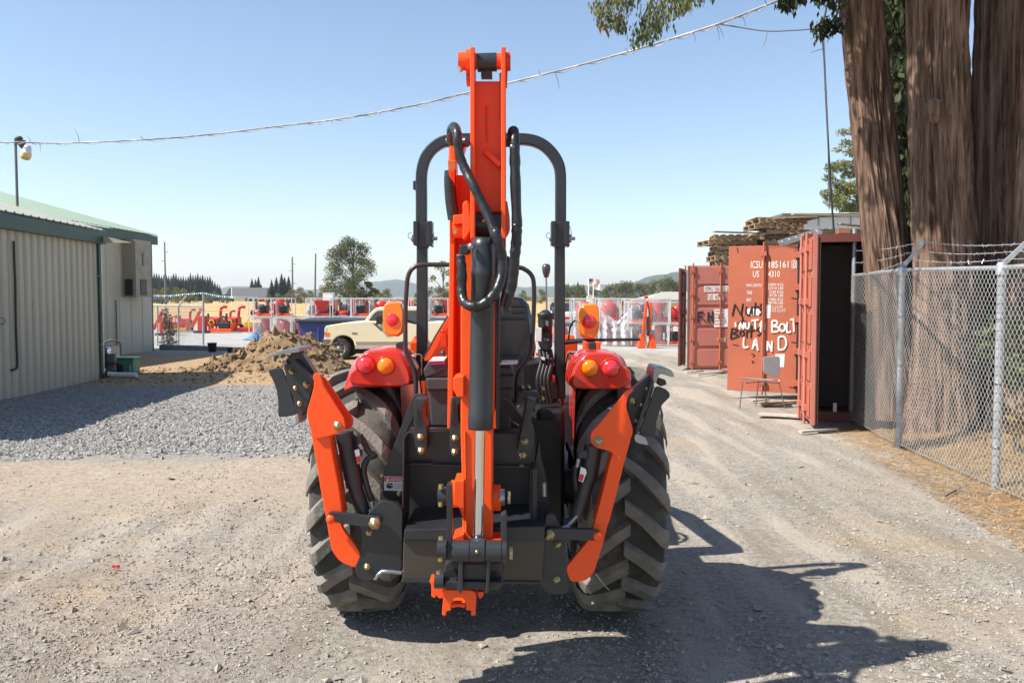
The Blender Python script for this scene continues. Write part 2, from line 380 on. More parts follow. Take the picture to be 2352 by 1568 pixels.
# dry needles and straw along and behind the fence
def straw(name, X, Y, Ln, m, label, lift=.004, up=.12, w=.0022):
    N = len(X); a = rng.uniform(0, 6.28, N); dx, dy = np.cos(a) * Ln / 2, np.sin(a) * Ln / 2; dz = rng.normal(0, up, N) * Ln
    z = ground_z(X, Y) + lift + np.abs(dz) / 2 + rng.uniform(0, .012, N); px, py = -np.sin(a) * w, np.cos(a) * w
    V = np.stack([np.stack([X - dx - px, Y - dy - py, z - dz / 2], -1), np.stack([X - dx + px, Y - dy + py, z - dz / 2], -1), np.stack([X + dx + px, Y + dy + py, z + dz / 2], -1), np.stack([X + dx - px, Y + dy - py, z + dz / 2], -1)], 1).reshape(-1, 3)
    return tag(np_mesh(name, V, np.arange(N * 4).reshape(-1, 4), m), label, kind='stuff')
STRAW = mat('dry_needles', (.20, .105, .04, 1), .8, col2=(.52, .33, .15, 1), scale=11, contrast=.4, spec=.2)
N = 26000; Y = 1 / rng.uniform(1 / 13.5, 1 / 4., N); t = rng.beta(1.3, 1.6, N); X = 3.05 + .135 * Y + t * 2.2 - .55
straw('needle_litter', X, Y, rng.uniform(.03, .11, N), STRAW, 'orange brown conifer needles lying along the fence foot')
N = 22000; Y = 1 / rng.uniform(1 / 12.5, 1 / 4.5, N); X = 3.1 + .14 * Y + rng.uniform(0, 1, N) * 3.4
DRY = mat('dry_straw', (.34, .23, .115, 1), .8, col2=(.58, .44, .26, 1), scale=8, contrast=.4, spec=.2)
straw('dry_grass', X, Y, rng.uniform(.05, .16, N), DRY, 'flattened dry straw on the bank behind the fence', .004, .22, .0022)

# far hills, each a ridge with its own relief
def hill(name, prof, Yc, depth, m, label=None):
    # prof: list of (pixel column, pixel row of the crest); a ridge of real depth
    cols = np.linspace(prof[0][0], prof[-1][0], 90); rows = np.interp(cols, [p[0] for p in prof], [p[1] for p in prof])
    vs = []; K = 9
    for j in range(K):
        t = j / (K - 1) * 2 - 1; Y = Yc + depth * t / 2
        for c_, r_ in zip(cols, rows):
            w = W(c_, r_, Yc); h = (w.z + 1) * (1 - t * t) - 1
            h += (vnoise([c_ * .05, j * .8, 0]) - .5) * (w.z + 1) * .14 * (1 - t * t) + (vnoise([c_ * .45, j * 1.7, 4]) - .5) * 7 * (1 - t * t)
            vs.append((w.x, Y, h))
    q = [(j * 90 + i, j * 90 + i + 1, j * 90 + 91 + i, j * 90 + 90 + i) for j in range(K - 1) for i in range(89)]
    return tag(np_mesh(name, vs, q, m, smooth=True), kind='structure')
HILLM = mat('wooded_hillside', (.018, .032, .016, 1), .9, col2=(.05, .07, .03, 1), scale=.02)
hill('hill', [(1420, 668), (1445, 656), (1475, 641), (1500, 632), (1530, 627), (1560, 623), (1640, 622), (1760, 630), (1900, 640), (2100, 636), (2500, 640)], 1900, 500, HILLM)
hill('hill', [(500, 668), (545, 658), (600, 660), (680, 668), (760, 664), (840, 655), (880, 644), (905, 640), (940, 648), (985, 660), (1060, 664), (1200, 660), (1350, 656), (1440, 650), (1600, 648), (1900, 655)], 3200, 700, HILLM)
# the air: one closed pale volume round camera and scene
mb = MB(); mb.b2((-2600, -70, -3), (2600, 6050, 130))
hz = bpy.data.materials.new('haze_air'); hz.use_nodes = True; hz.node_tree.nodes.remove(hz.node_tree.nodes['Principled BSDF'])
pv = hz.node_tree.nodes.new('ShaderNodeVolumePrincipled'); pv.inputs['Color'].default_value = (.86, .92, 1, 1); pv.inputs['Density'].default_value = .00021; pv.inputs['Anisotropy'].default_value = .2
hz.node_tree.links.new(pv.outputs[0], hz.node_tree.nodes['Material Output'].inputs['Volume'])
ho = mb.build('haze', hz); tag(ho, 'pale dry haze lying over the yard and the far hills', kind='stuff')
# ================================================================== sheds on the left
SIDING = mat('beige_steel_siding', (.43, .395, .30, 1), .5, var=.08, scale=1.3, patch=((.33, .285, .20, 1), 3.5, .62), stretch=(1, 1, .35))
GREENT = mat('dark_green_trim', (.02, .062, .044, 1), .5, var=.15)
ROOFM = mat('pale_green_roof_steel', (.255, .335, .25, 1), .5, var=.08, scale=2)
ROOFM2 = mat('weathered_roof_steel', (.31, .32, .27, 1), .5, var=.08, scale=2)
def shed(name, label, x_of, Y0, Y1, zb, ze, xr, zr, pw, roofm, over_end, fas):
    r = thing(name, label, 'shed', (x_of(Y1), Y1, zb)); n = int((Y1 - Y0) / pw)
    g = .018
    for k in range(n):
        b = Y1 - k * pw - g / 2; a = b - pw + g; xa, xb = x_of(a), x_of(b)
        mb = MB(); prof = [(xa - .02, a), (xa + .008, a + .03), (xa + .022, a + .06), (xb + .022, b - .06), (xb + .008, b - .03), (xb - .02, b)]
        vs = [(x, y, zb) for x, y in prof] + [(x, y, ze) for x, y in prof]; q = len(prof)
        mb.add(vs, [(i, i + 1, q + i + 1, q + i) for i in range(q - 1)]); mb.build('wall_panel', SIDING, r)
    mb = MB(); xb, xa = x_of(Y1), x_of(Y0)
    mb.prism([(xa - .03, Y0, zb), (xb - .03, Y1 - .02, zb), (xr, Y1 - .02, zb), (xr, Y0, zb)], (0, 0, ze - zb)); mb.build('wall_core', mat(name + '_core', (.12, .11, .09, 1), .8), r)
    # roof with raised ribs running up the slope
    xe = max(xa, xb) + .13; sl = (zr - ze) / (xe - xr); y = Y0 - .2; ye = Y1 + over_end; pts = []
    while y < ye: pts += [(y, 0), (min(y + .24, ye), 0), (min(y + .26, ye), .022), (min(y + .29, ye), .022)]; y += .31
    pts.append((ye, 0)); vs = [(x_of(min(max(yy, Y0), Y1)) + .13, yy, ze + .04 + dz + fas) for yy, dz in pts] + [(xr, yy, zr + .04 + dz + fas) for yy, dz in pts]; m = len(pts)
    mb = MB(); mb.add(vs, [(i, i + 1, m + i + 1, m + i) for i in range(m - 1)]); ro = mb.build('roof', roofm, r); s_ = ro.modifiers.new('thickness', 'SOLIDIFY'); s_.thickness = .02
    mb = MB(); mb.prism([(xr - 6, Y0 - .2, zb), (xr, Y0 - .2, zb), (xr, ye, zb), (xr - 6, ye, zb)], (0, 0, 0.01)); 
    mb = MB(); e0, e1 = x_of(Y0) + .11, x_of(Y1) + .11
    mb.hexa([(e0 - .1, Y0 - .2, ze - .02), (e0 + .03, Y0 - .2, ze - .02), (e1 + .03, ye, ze - .02), (e1 - .1, ye, ze - .02), (e0 - .1, Y0 - .2, ze + fas + .02), (e0 + .03, Y0 - .2, ze + fas + .02), (e1 + .03, ye, ze + fas + .02), (e1 - .1, ye, ze + fas + .02)])
    fa = mb.build('fascia', GREENT, r)
    mb = MB(); mb.beam((e1, ye - .02, ze + fas - .07), (xr, ye - .02, zr + fas - .07), .03, .16); mb.build('rake_trim', GREENT, r)
    mb = MB(); mb.add([(xe - .2, Y1 - .04, ze), (xr, Y1 - .04, ze), (xr, Y1 - .04, zr)], [(0, 1, 2)]); mb.build('gable', SIDING, r)
    mb = MB(); mb.b2((x_of(Y1) - .03, Y1 - .08, zb), (x_of(Y1) + .03, Y1 + .02, ze)); mb.build('corner_trim', GREENT, r)
    return r
xs1 = lambda y: -8.76 - .0886 * (y - 14.9)
sh = shed('metal_shed', 'beige ribbed metal shed with low green eave and black cable on its wall', xs1, 9.6, 19.3, -.26, 2.78, -15.5, 4.52, .29, ROOFM2, .12, .22)
mb = MB(); pth = [W(x * .2461, 551.2 + y * .2461, 15.35) for x, y in ((112, 10), (118, 200), (130, 400), (128, 620), (130, 800), (138, 1000), (145, 1150), (125, 1195), (60, 1205), (35, 1205))]
pth = [Vector((xs1(15.4) + .06, p.y + (p.x - pth[0].x) * .8, p.z)) for p in pth]; mb.tube(pth, .022, 6, 4); mb.build('power_cable', BLACK2, sh)
mb = MB(); mb.tube([(xs1(14.9) + .05, 14.85 + .12 * math.cos(a), 1.18 + .06 * math.sin(a)) for a in (0, 1, 2, 3, 4, 5, 6.2)], .006, 5); mb.build('cable_loop', BLACK2, sh)
mb = MB(); x0 = xs1(19.3) + .03; mb.box((x0, 19.24, 1.25), (.10, .09, 3.0)); mb.build('downspout', GREENT, sh)
for zz_ in (2.05, .55):
    mb = MB(); mb.box((x0 + .01, 19.22, zz_), (.16, .12, .035)); mb.build('pipe_strap', STEEL, sh)
x0 = -9.28
dp = thing('drain_pipe', 'white plastic drain pipe bending out along the ground at the shed corner', 'pipe', (x0 + .14, 19.36, -.2))
mb = MB(); mb.tube([(x0 + .14, 19.36, 2.7), (x0 + .14, 19.36, .2), (x0 + .15, 19.34, .02), (x0 + .26, 19.30, -.10), (x0 + .6, 19.25, -.13), (x0 + .98, 19.2, -.13)], .055, 10, 4); mb.build('pipe_run', mat('white_pvc', (.62, .60, .58, 1), .5), dp)
mb = MB(); mb.tube([(x0 + .25, 19.3, -.10), (x0 + .30, 19.3, -.11)], .068, 10); mb.build('pipe_collar', BLACK2, dp)
xs2 = lambda y: -13.42
bn = shed('farm_barn', 'larger beige barn with pale green roof and wall vent box behind the metal shed', xs2, 14.0, 32.5, -.5, 3.55, -22.5, 6.1, .92, ROOFM, .3, .28)
mb = MB(); mb.b2((-13.4, 30.0, 1.58), (-12.93, 31.3, 3.56)); vb = mb.build('vent_box', mat('shaded_box_steel', (.30, .26, .19, 1), .6), bn)
mb = MB(); mb.box((-13.17, 29.985, 1.92), (.26, .03, .56)); mb.build('vent_louvre', INK, vb)
for k in range(6):
    mb = MB(); mb.box((-13.17, 29.965, 1.7 + k * .085), (.24, .02, .02)); mb.build('louvre_slat', BLACK2, vb)
mb = MB(); mb.box((-12.92, 30.6, 1.92), (.03, .5, .56)); mb.build('vent_cover', mat('brown_steel', (.07, .06, .055, 1), .6), vb)
mb = MB(); mb.box((-12.92, 30.6, 2.9), (.03, .12, .45)); mb.build('vent_slot', mat('grey_vent', (.13, .13, .13, 1), .6), vb)
mb = MB(); mb.tube([(-13.35, 29.4, 1.5), (-13.35, 29.4, -.3)], .03, 6); mb.build('conduit', mat('grey_conduit', (.2, .2, .19, 1), .6), bn)
# low concrete wall in the barn's shade
CONC = mat('stained_concrete', (.22, .205, .18, 1), .9, var=.3, scale=2, bump=.3)
cw = thing('concrete_wall', 'low dark concrete retaining wall running out from the barn corner', 'wall', (-11, 33, -.5))
mb = MB(); mb.hexa([(-13.4, 33.0, -.6), (-9.9, 32.2, -.6), (-9.9, 32.5, -.6), (-13.4, 33.3, -.6), (-13.4, 33.0, -.22), (-9.9, 32.2, -.3), (-9.9, 32.5, -.3), (-13.4, 33.3, -.22)]); mb.build('wall_block', CONC, cw, .02)
for xx, yy, s in ((-10.9, 31.6, .3), (-10.2, 31.4, .16)):
    bk = thing('planter_tub', 'small black plastic tub standing before the low concrete wall' if s > .2 else 'tiny black pot on the dirt beside the plastic tub', 'tub', (xx, yy, gz(xx, yy)))
    mb = MB(); mb.lathe((xx, yy, gz(xx, yy) - .02), (0, 0, 1), [(0, 0), (s * .42, 0), (s * .55, s * 1.1), (s * .6, s * 1.1), (s * .58, s * 1.15), (s * .5, s * 1.12), (s * .45, .1)], 14); mb.build('body', BLACK2, bk)
# barrel, pump box and rack by the shed corner
bx, by = W(251, 860, 19.7).x, 19.7; bz = gz(bx, by) - .02
ba = thing('oil_drum', 'black steel drum with shiny silver cap beside the shed downspout', 'drum', (bx, by, bz))
mb = MB(); mb.lathe((bx, by, bz), (0, 0, 1), [(0, 0), (.15, 0), (.155, .02), (.152, .17), (.16, .18), (.152, .19), (.152, .36), (.16, .37), (.152, .38), (.155, .53), (.15, .55), (.13, .54), (0, .54)], 20); mb.build('body', BLACK, ba)
mb = MB(); mb.lathe((bx - .01, by - .02, bz + .54), (0, 0, 1), [(.06, 0), (.065, .10), (.055, .15), (.03, .18), (0, .185)], 14); mb.build('cap', CHROME, ba)
px_, py_ = W(290, 850, 20.4).x, 20.4; pz = gz(px_, py_) - .02
GRN = mat('green_machine_paint', (.06, .19, .12, 1), .5, var=.25, patch=((.2, .2, .15, 1), 5, .62))
pb = thing('pump_box', 'green painted pump housing with dark opening behind the black drum', 'pump', (px_, py_, pz))
mb = MB(); mb.box((px_, py_, pz + .22), (.5, .4, .36)); mb.build('housing', GRN, pb, .03)
mb = MB(); mb.cyl((px_ - .10, py_ - .19, pz + .18), (px_ - .10, py_ - .23, pz + .18), .13, n=18); mb.build('opening', INK, pb)
mb = MB(); mb.tube([(px_ + .05, py_ - .22, pz + .10), (px_ + .18, py_ - .23, pz + .10), (px_ + .19, py_ - .23, pz + .28)], .014, 6, 3); mb.build('handle', mat('pale_green_paint', (.3, .45, .35, 1), .5), pb)
mb = MB(); mb.box((px_, py_, pz + .42), (.54, .44, .04)); mb.build('lid', GRN, pb, .01)
rx, ry = W(258, 800, 21.5).x, 21.5; rz0 = gz(rx, ry)
rk = thing('hand_cart', 'grey tubular cart frame leaning by the barn wall behind the drum', 'cart', (rx, ry, rz0))
mb = MB(); mb.tube([(rx - .2, ry, rz0), (rx - .2, ry, rz0 + .62), (rx - .14, ry, rz0 + .74), (rx, ry, rz0 + .78), (rx + .15, ry, rz0 + .74), (rx + .2, ry, rz0 + .62), (rx + .2, ry, rz0)], .022, 8, 3); mb.build('frame', mat('dark_grey_tube', (.05, .055, .055, 1), .5), rk)
mb = MB(); mb.box((rx, ry + .02, rz0 + .46), (.36, .02, .36)); mb.build('back_sheet', mat('grey_sheet', (.17, .175, .165, 1), .6), rk)
for sx in (-1, 1):
    mb = MB(); mb.lathe((rx + sx * .25, ry, rz0 + .11), (1, 0, 0), [(.03, -.02), (.09, -.03), (.11, -.02), (.11, .02), (.09, .03), (.03, .02)], 14); mb.build('wheel', BLACK2, rk)
# dirt heap with clods
hx, hy = -5.2, 21.2
dh = thing('dirt_heap', 'brown heap of dug earth and clods piled beyond the gravel', 'dirt pile', (hx, hy, gz(hx, hy)))
gxx, gyy = np.meshgrid(np.linspace(-2.6, 2.6, 90), np.linspace(-1.5, 1.5, 50))
hh_ = 1.06 * np.exp(-(((gxx + .45) / .95) ** 2 + (gyy / .62) ** 2)) + .40 * np.exp(-(((gxx - .5) / .75) ** 2 + ((gyy + .15) / .6) ** 2)) + .30 * np.exp(-(((gxx + 1.8) / .6) ** 2 + ((gyy + .1) / .5) ** 2))
P3 = np.stack([gxx * 2.2, gyy * 2.2, gxx * 0], -1); hh_ = hh_ * (1 + .55 * (fbm(P3, 5) - .5)) + (fbm(P3 * 4, 4) - .5) * .12 * np.clip(hh_ * 3, 0, 1) - .03
V = np.stack([gxx + hx, gyy + hy, hh_ + gz(hx, hy)], -1).reshape(-1, 3); ii = np.arange(4500).reshape(50, 90)
EARTH = mat('dug_earth', (.125, .08, .043, 1), .95, col2=(.29, .20, .12, 1), scale=5, bump=.9, bscale=16, spec=.15)
np_mesh('earth', V, np.stack([ii[:-1, :-1], ii[:-1, 1:], ii[1:, 1:], ii[1:, :-1]], -1).reshape(-1, 4), EARTH, dh, True)
k = rng.integers(0, 4500, 1500); kk = hh_.reshape(-1)[k]; k = k[kk > .03]; vs = []; fs = []
for q in k:
    s = float(np.clip(rng.lognormal(-2.95, .5), .015, .15)); c_ = V[q] + rng.normal(0, .01, 3); b0 = len(vs)
    for d in ((1, 0, 0), (0, 1, 0), (-1, 0, 0), (0, -1, 0), (0, 0, 1), (0, 0, -1), ): vs.append(c_ + np.array(d) * s * rng.uniform(.6, 1.2, 3) + rng.normal(0, s * .25, 3))
    fs += [tuple(b0 + t for t in f) for f in ((0, 1, 4), (1, 2, 4), (2, 3, 4), (3, 0, 4), (1, 0, 5), (2, 1, 5), (3, 2, 5), (0, 3, 5))]
tag(np_mesh('clods', vs, fs, EARTH, dh), kind='stuff')
N = 900; X = rng.uniform(-9.5, -2.6, N); Y = rng.uniform(18, 23, N)
stones('dirt_lumps', X, Y, np.clip(rng.lognormal(-3.6, .45, N), .01, .08), EARTH, 'lumps of brown dirt scattered round the heap', .35)

# ================================================================== lamp post and overhead cable
lx_ = W(40, 480, 21).x
lp_ = thing('yard_lamp', 'grey pole with white and yellow lamp head rising behind the shed roof', 'street lamp', (lx_, 21, -.25))
GALV = mat('galvanised_steel', (.40, .42, .43, 1), .45, .5, var=.2, scale=12)
mb = MB(); mb.cyl((lx_, 21, -.25), (lx_, 21, W(40, 318, 21).z), .032, n=10); mb.build('pole', mat('grey_pole_paint', (.16, .17, .17, 1), .6), lp_)
c_ = W(44, 318, 21); mb = MB(); mb.ball(c_, .085, 10, (1, 1, .7)); mb.box(c_ + Vector((.04, 0, -.1)), (.16, .12, .12)); mb.cyl(c_ + Vector((.03, 0, -.16)), c_ + Vector((.10, 0, -.22)), .05, n=8); mb.build('photocell', mat('dark_fitting', (.07, .065, .055, 1), .6), lp_)
c_ = W(64, 335, 21); dv = Vector((-.25, 0, -1)).normalized(); mb = MB(); mb.lathe(c_, dv, [(0, -.02), (.07, 0), (.09, .06), (.11, .16), (.12, .17)], 14); mb.build('lamp_housing', mat('white_lamp_paint', (.7, .7, .7, 1), .4), lp_)
mb = MB(); mb.lathe(c_, dv, [(.118, .17), (.125, .24), (.11, .31), (.06, .34), (0, .345)], 14); mb.build('lamp_lens', mat('yellowed_lens', (.72, .53, .18, 1), .25, coat=.3), lp_)
cab = [(-60, 324), (0, 327), (42, 327), (130, 329), (250, 325), (380, 318), (500, 307), (640, 290), (760, 276), (870, 258), (970, 238), (1070, 214), (1180, 188), (1320, 153), (1450, 117), (1560, 84), (1650, 55), (1720, 28), (1790, 0), (1900, -46)]
def cabY(px): return 20.9 - (px - 42) / 1858 * 8.9
ob = thing('overhead_cable', 'overhead cable wrapped in pale tape strung from lamp pole to tall cedar', 'cable', W(42, 327, 20.9))
cp = [W(x, y, cabY(x)) for x, y in cab]
mb = MB(); mb.tube(cp, .016, 6, 6); mb.build('wire', mat('grey_cable', (.09, .09, .10, 1), .6, col2=(.5, .48, .45, 1), scale=1.1, contrast=.25), ob)
mb = MB(); sp = smooth_path(cp, 10); mb.tube([p + Vector((0, .03 * math.sin(i * 1.1), .032 * math.cos(i * 1.1) - .02)) for i, p in enumerate(sp)], .0065, 5); mb.build('wrap_wire', mat('pale_tape', (.42, .39, .36, 1), .6, var=.35, scale=3), ob)
TWIG = mat('grey_twig', (.12, .10, .085, 1), .8)
for (a, b) in (((182, 326), (172, 296)), ((90, 327), (92, 350)), ((328, 320), (320, 312)), ((730, 278), (735, 290)), ((760, 275), (763, 284)), ((870, 258), (872, 268)), ((1276, 170), (1284, 205)), ((1238, 174), (1237, 162)), ((1590, 73), (1597, 96)), ((1645, 56), (1652, 95)), ((1648, 56), (1662, 88)), ((1762, 76), (1752, 108)), ((1704, 36), (1712, 62)), ((1760, 12), (1752, -6)), ((70, 326), (62, 312))):
    Yc = cabY(a[0]); mb = MB(); mb.tube([W(*a, Yc), W((a[0] + b[0]) / 2 + 2, (a[1] + b[1]) / 2, Yc - .05), W(*b, Yc - .08)], .007, 4, 2, .003); mb.build('twig', TWIG, ob)
mb = MB(); wr = [(1645, 55), (1690, 62), (1760, 72), (1830, 70), (1892, 65)]; mb.tube([W(x, y, 13.3 - (x - 1645) / 247 * 1.2) for x, y in wr], .009, 5, 5); mb.build('side_wire', mat('thin_black_wire', (.05, .05, .06, 1), .6), ob)
dw = thing('hanging_wires', 'pair of thin black wires hanging down beside the leaning cedar trunk', 'wires', W(1905, 490, 12.5))
mb = MB(); mb.tube([W(x, y, 12.5) for x, y in ((1905, -20), (1896, 30), (1888, 70), (1893, 130), (1898, 240), (1904, 360), (1910, 460), (1916, 540))], .014, 5, 4); mb.build('wire', mat('black_wire', (.02, .02, .022, 1), .6), dw)
mb = MB(); mb.tube([W(x, y, 12.45) for x, y in ((1892, 90), (1899, 240), (1902, 340), (1903, 400), (1905, 480))], .008, 5, 4); mb.build('wire', mat('grey_wire', (.09, .09, .1, 1), .6), dw)
for a, b in (((1889, 75), (1862, 92)), ((1892, 112), (1860, 122)), ((1893, 205), (1900, 214))):
    mb = MB(); mb.tube([W(*a, 12.5), W(*b, 12.45)], .006, 4, 1, .003); mb.build('twig', TWIG, dw)

# ================================================================== foliage builders
def leafcloud(name, cs, n, size, m, parent, flat=.5, kind='stuff'):
    cs = np.asarray(cs, float); w = cs[:, 3] * cs[:, 4] * cs[:, 5]; w = w / w.sum(); k = rng.choice(len(cs), n, p=w)
    d = rng.normal(0, 1, (n, 3)); d /= np.linalg.norm(d, axis=1)[:, None]; rr = rng.uniform(0, 1, n) ** .5
    p = cs[k, :3] + d * rr[:, None] * cs[k, 3:6]
    u = rng.normal(0, 1, (n, 3)); u /= np.linalg.norm(u, axis=1)[:, None]; v = np.cross(u, rng.normal(0, 1, (n, 3))); v /= np.linalg.norm(v, axis=1)[:, None]
    s = size * rng.uniform(.5, 1.5, n)[:, None]; a, b = u * s, v * s * flat
    V = np.stack([p - a, p - b, p + a, p + b], 1).reshape(-1, 3); o = np_mesh(name, V, np.arange(4 * n).reshape(-1, 4), m, parent)
    if kind: o['kind'] = kind
    return o
BARK0 = mat('grey_bark', (.10, .08, .06, 1), .9, var=.4, scale=8)
def broadleaf(label, x, y, h, w, m, nclump, n, leaf, group=None, low=.12, gap=.5, name='broadleaf_tree'):
    z0 = gz(x, y); t = thing(name, label, 'tree', (x, y, z0), group)
    mb = MB(); mb.tube([(x, y, z0 - .1), (x + .02 * h, y, z0 + h * .3), (x, y, z0 + h * .62), (x + .03 * h, y, z0 + h * .9)], h * .022, 7, 3, h * .004)
    cs = []
    for i in range(nclump):
        f = low + (1 - low) * (i + .5) / nclump; f = min(f, .96); prof = math.sin(min(1, (f - low) / (1 - low) * .9 + .12) * math.pi) ** .6
        a = rng.uniform(0, 6.28); r = w / 2 * prof * rng.uniform(.35, .95); c_ = (x + r * math.cos(a), y + r * math.sin(a), z0 + h * f); s = w * gap * rng.uniform(.14, .28)
        cs.append((*c_, s, s, s * rng.uniform(.6, 1)))
        mb.tube([(x, y, z0 + h * max(.08, f - .22)), ((x + c_[0]) / 2, (y + c_[1]) / 2, z0 + h * (f - .08)), c_], h * .007, 5, 2, h * .0015)
    mb.build('trunk', BARK0, t); leafcloud('crown', cs, n, leaf, m, t, kind=None); return t
def conifer(label, x, y, h, m, n=900, group=None, w=.3, leaf=.05):
    z0 = gz(x, y); t = thing('conifer_tree', label, 'tree', (x, y, z0), group)
    mb = MB(); mb.tube([(x, y, z0 - .1), (x, y, z0 + h)], h * .018, 6, 1, h * .002); mb.build('trunk', BARK0, t)
    f = rng.uniform(.06, 1, n); f = 1 - (1 - f) ** 1.0; a = rng.integers(0, 9, n) * .7 + np.floor(f * 16) * 2.4 + rng.normal(0, .28, n); R_ = h * w * (1 - f) * (.55 + .45 * ((f * 16) % 1 < .62)); r = R_ * rng.uniform(.1, 1, n) ** .6
    p = np.stack([x + r * np.cos(a), y + r * np.sin(a), z0 + h * f - r * .35], -1)
    o = np.stack([np.cos(a), np.sin(a), np.full(n, -.35)], -1); s_ = np.stack([-np.sin(a), np.cos(a), rng.normal(0, .4, n)], -1); s = h * leaf * rng.uniform(.5, 1.3, n)[:, None] * (1.15 - f)[:, None]
    V = np.stack([p - o * s, p - s_ * s * .45, p + o * s, p + s_ * s * .45], 1).reshape(-1, 3); np_mesh('crown', V, np.arange(4 * n).reshape(-1, 4), m, t); return t
CONM = leafmat('dark_conifer', (.012, .030, .016), (.035, .062, .028), .3, .15)
GRNM = leafmat('dry_green_leaf', (.075, .09, .026), (.17, .17, .06), .4)
OLIVE = leafmat('olive_leaf', (.12, .115, .042), (.25, .21, .085), .3)
POPM = leafmat('poplar_leaf', (.055, .078, .032), (.155, .175, .075), .9)
YELM = leafmat('yellowing_leaf', (.20, .13, .03), (.30, .20, .06), .5)
def tx(px, Y): return (px - CX) / F * Y
# conifers beyond the highway on the left
protos = []
for i in range(3): protos.append(conifer('dark conifer standing in the far row left of the semi truck', 0, 0, 10, CONM, 2600, 'conifers beyond the highway', (.26, .32, .23)[i], .075))
def place(o, x, y, s, first=[set()]):
    c = o if o.name not in first[0] else copy_tree(o); first[0].add(o.name); c.location = (x, y, gz(x, y)); c.scale = (s, s, s); c.rotation_euler = (0, 0, random.uniform(0, 6)); return c
xs_c = list(np.linspace(345, 506, 30))
for i, px in enumerate(xs_c):
    Y = 330 + rng.uniform(-18, 40); top = np.interp(px, [345, 360, 370, 400, 430, 437, 445, 480, 490, 506], [634, 622, 634, 628, 636, 626, 626, 632, 640, 650]) + rng.uniform(-2, 5)
    place(protos[i % 3], tx(px, Y), Y, ((690 - top) / F * Y) / 10)
protos2 = conifer('bushy dark conifer standing alone in the far field right of the semi truck', 0, 0, 10, CONM, 2600, 'lone conifers in the far field', .34, .08)
for px, Y, top in ((580, 300, 640), (595, 305, 636), (588, 310, 642), (625, 250, 640), (648, 245, 626), (664, 248, 632), (636, 252, 634), (655, 256, 634), (1305, 330, 652), (1327, 320, 647), (1340, 330, 655), (1392, 340, 658)):
    place(protos2, tx(px, Y), Y, ((692 - top) / F * Y) / 10)
# hedgerow trees and bushes
def row(label, group, m, lst, h0=5., w0=6., ncl=12, n=1500, leaf=.2):
    P = [broadleaf(label, 0, 0, h0, w0, m, ncl, n, leaf, group, .02, .9, 'field_tree') for _ in range(2)]
    for i, (px, Y, top) in enumerate(lst): place(P[i % 2], tx(px, Y), Y, ((694 - top) / F * Y) / h0)
HEDGE = leafmat('yellow_green_hedge', (.13, .145, .04), (.27, .25, .085), .3)
row('rounded olive green tree in the hedge along the highway', 'hedge trees along the highway', HEDGE, [(352, 225, 664), (366, 215, 668), (385, 230, 662), (404, 220, 660), (424, 225, 664), (445, 230, 668), (470, 225, 678), (495, 300, 672), (700, 220, 672), (740, 200, 668), (770, 190, 664), (800, 190, 662), (835, 185, 662), (865, 190, 660), (890, 200, 662), (1200, 200, 664), (1240, 210, 664)])
row('dry yellowish bush standing in the far hedge', 'dry bushes in the far hedge', OLIVE, [(618, 230, 676), (640, 225, 674), (668, 220, 666), (690, 215, 660), (712, 225, 668), (755, 210, 650), (520, 215, 674), (480, 210, 676), (960, 150, 664), (985, 140, 656), (1010, 145, 650), (1040, 150, 654), (1070, 160, 662), (1100, 170, 664), (1150, 180, 664)])
row('mid green tree in the wood below the right hill', 'trees below the right hill', GRNM, [(1285, 300, 662), (1298, 290, 658), (1318, 300, 662), (1336, 290, 660), (1360, 300, 664), (1378, 290, 664), (1398, 280, 660), (1412, 285, 656), (1428, 280, 654), (1444, 285, 652), (1462, 280, 656), (1480, 285, 656), (1500, 280, 652), (1516, 275, 648), (1530, 280, 644), (1545, 285, 652), (1562, 280, 654)])
row('dull brownish green bush in the field below the wood', 'bushes below the wood', OLIVE, [(1312, 210, 676), (1388, 220, 674), (1420, 230, 672), (1340, 230, 676), (1458, 220, 676), (1490, 215, 672)])
broadleaf('small orange leaved tree in the far field beside the flag poles', tx(1341, 230), 230, 3.6, 2.2, YELM, 8, 700, .18, None, .1)
broadleaf('tall airy poplar tree standing beyond the crates left of the roll bar', tx(812, 120), 120, 9.6, 8.0, POPM, 64, 15000, .11, None, .10, .62, 'poplar_tree')
broadleaf('dark leafy young tree growing at the foot of the tall poplar', tx(842, 119), 119, 3.9, 3.4, GRNM, 14, 1700, .16, None, .1, .6, 'poplar_tree')
broadleaf('thin half bare tree showing between roll bar and boom', tx(1018, 90), 90, 5.6, 3.6, OLIVE, 20, 900, .11, None, .15, .5, 'bare_tree')
# utility poles
for px, top, bot, Y, label in ((381.5, 556, 665, 190, 'tall grey power pole with short cross arms at the barn eave'), (673, 590, 670, 240, 'slim pale power pole with insulators beyond the lone conifers'), (723, 582, 680, 130, 'dark bare wooden pole left of the tall poplar')):
    x = tx(px, Y); z0 = gz(x, Y); t = thing('utility_pole', label, 'pole', (x, Y, z0)); h1 = W(px, top, Y).z
    mb = MB(); mb.cyl((x, Y, z0), (x + (.25 if Y == 130 else 0), Y, h1), .0011 * Y + .02, .0008 * Y, 8); mb.build('pole', mat('pole_wood', (.14, .125, .115, 1), .8), t)
    if Y != 130:
        for k, (dz, sg) in enumerate(((.16, 1), (.30, -1), (.58, 1), (.58, -1))):
            mb = MB(); zq = h1 - (h1 - z0) * dz; mb.cyl((x, Y, zq), (x + sg * .6 * Y / 190 * 1.3, Y, zq), .06, n=6); mb.build('cross_arm', BLACK2, t)
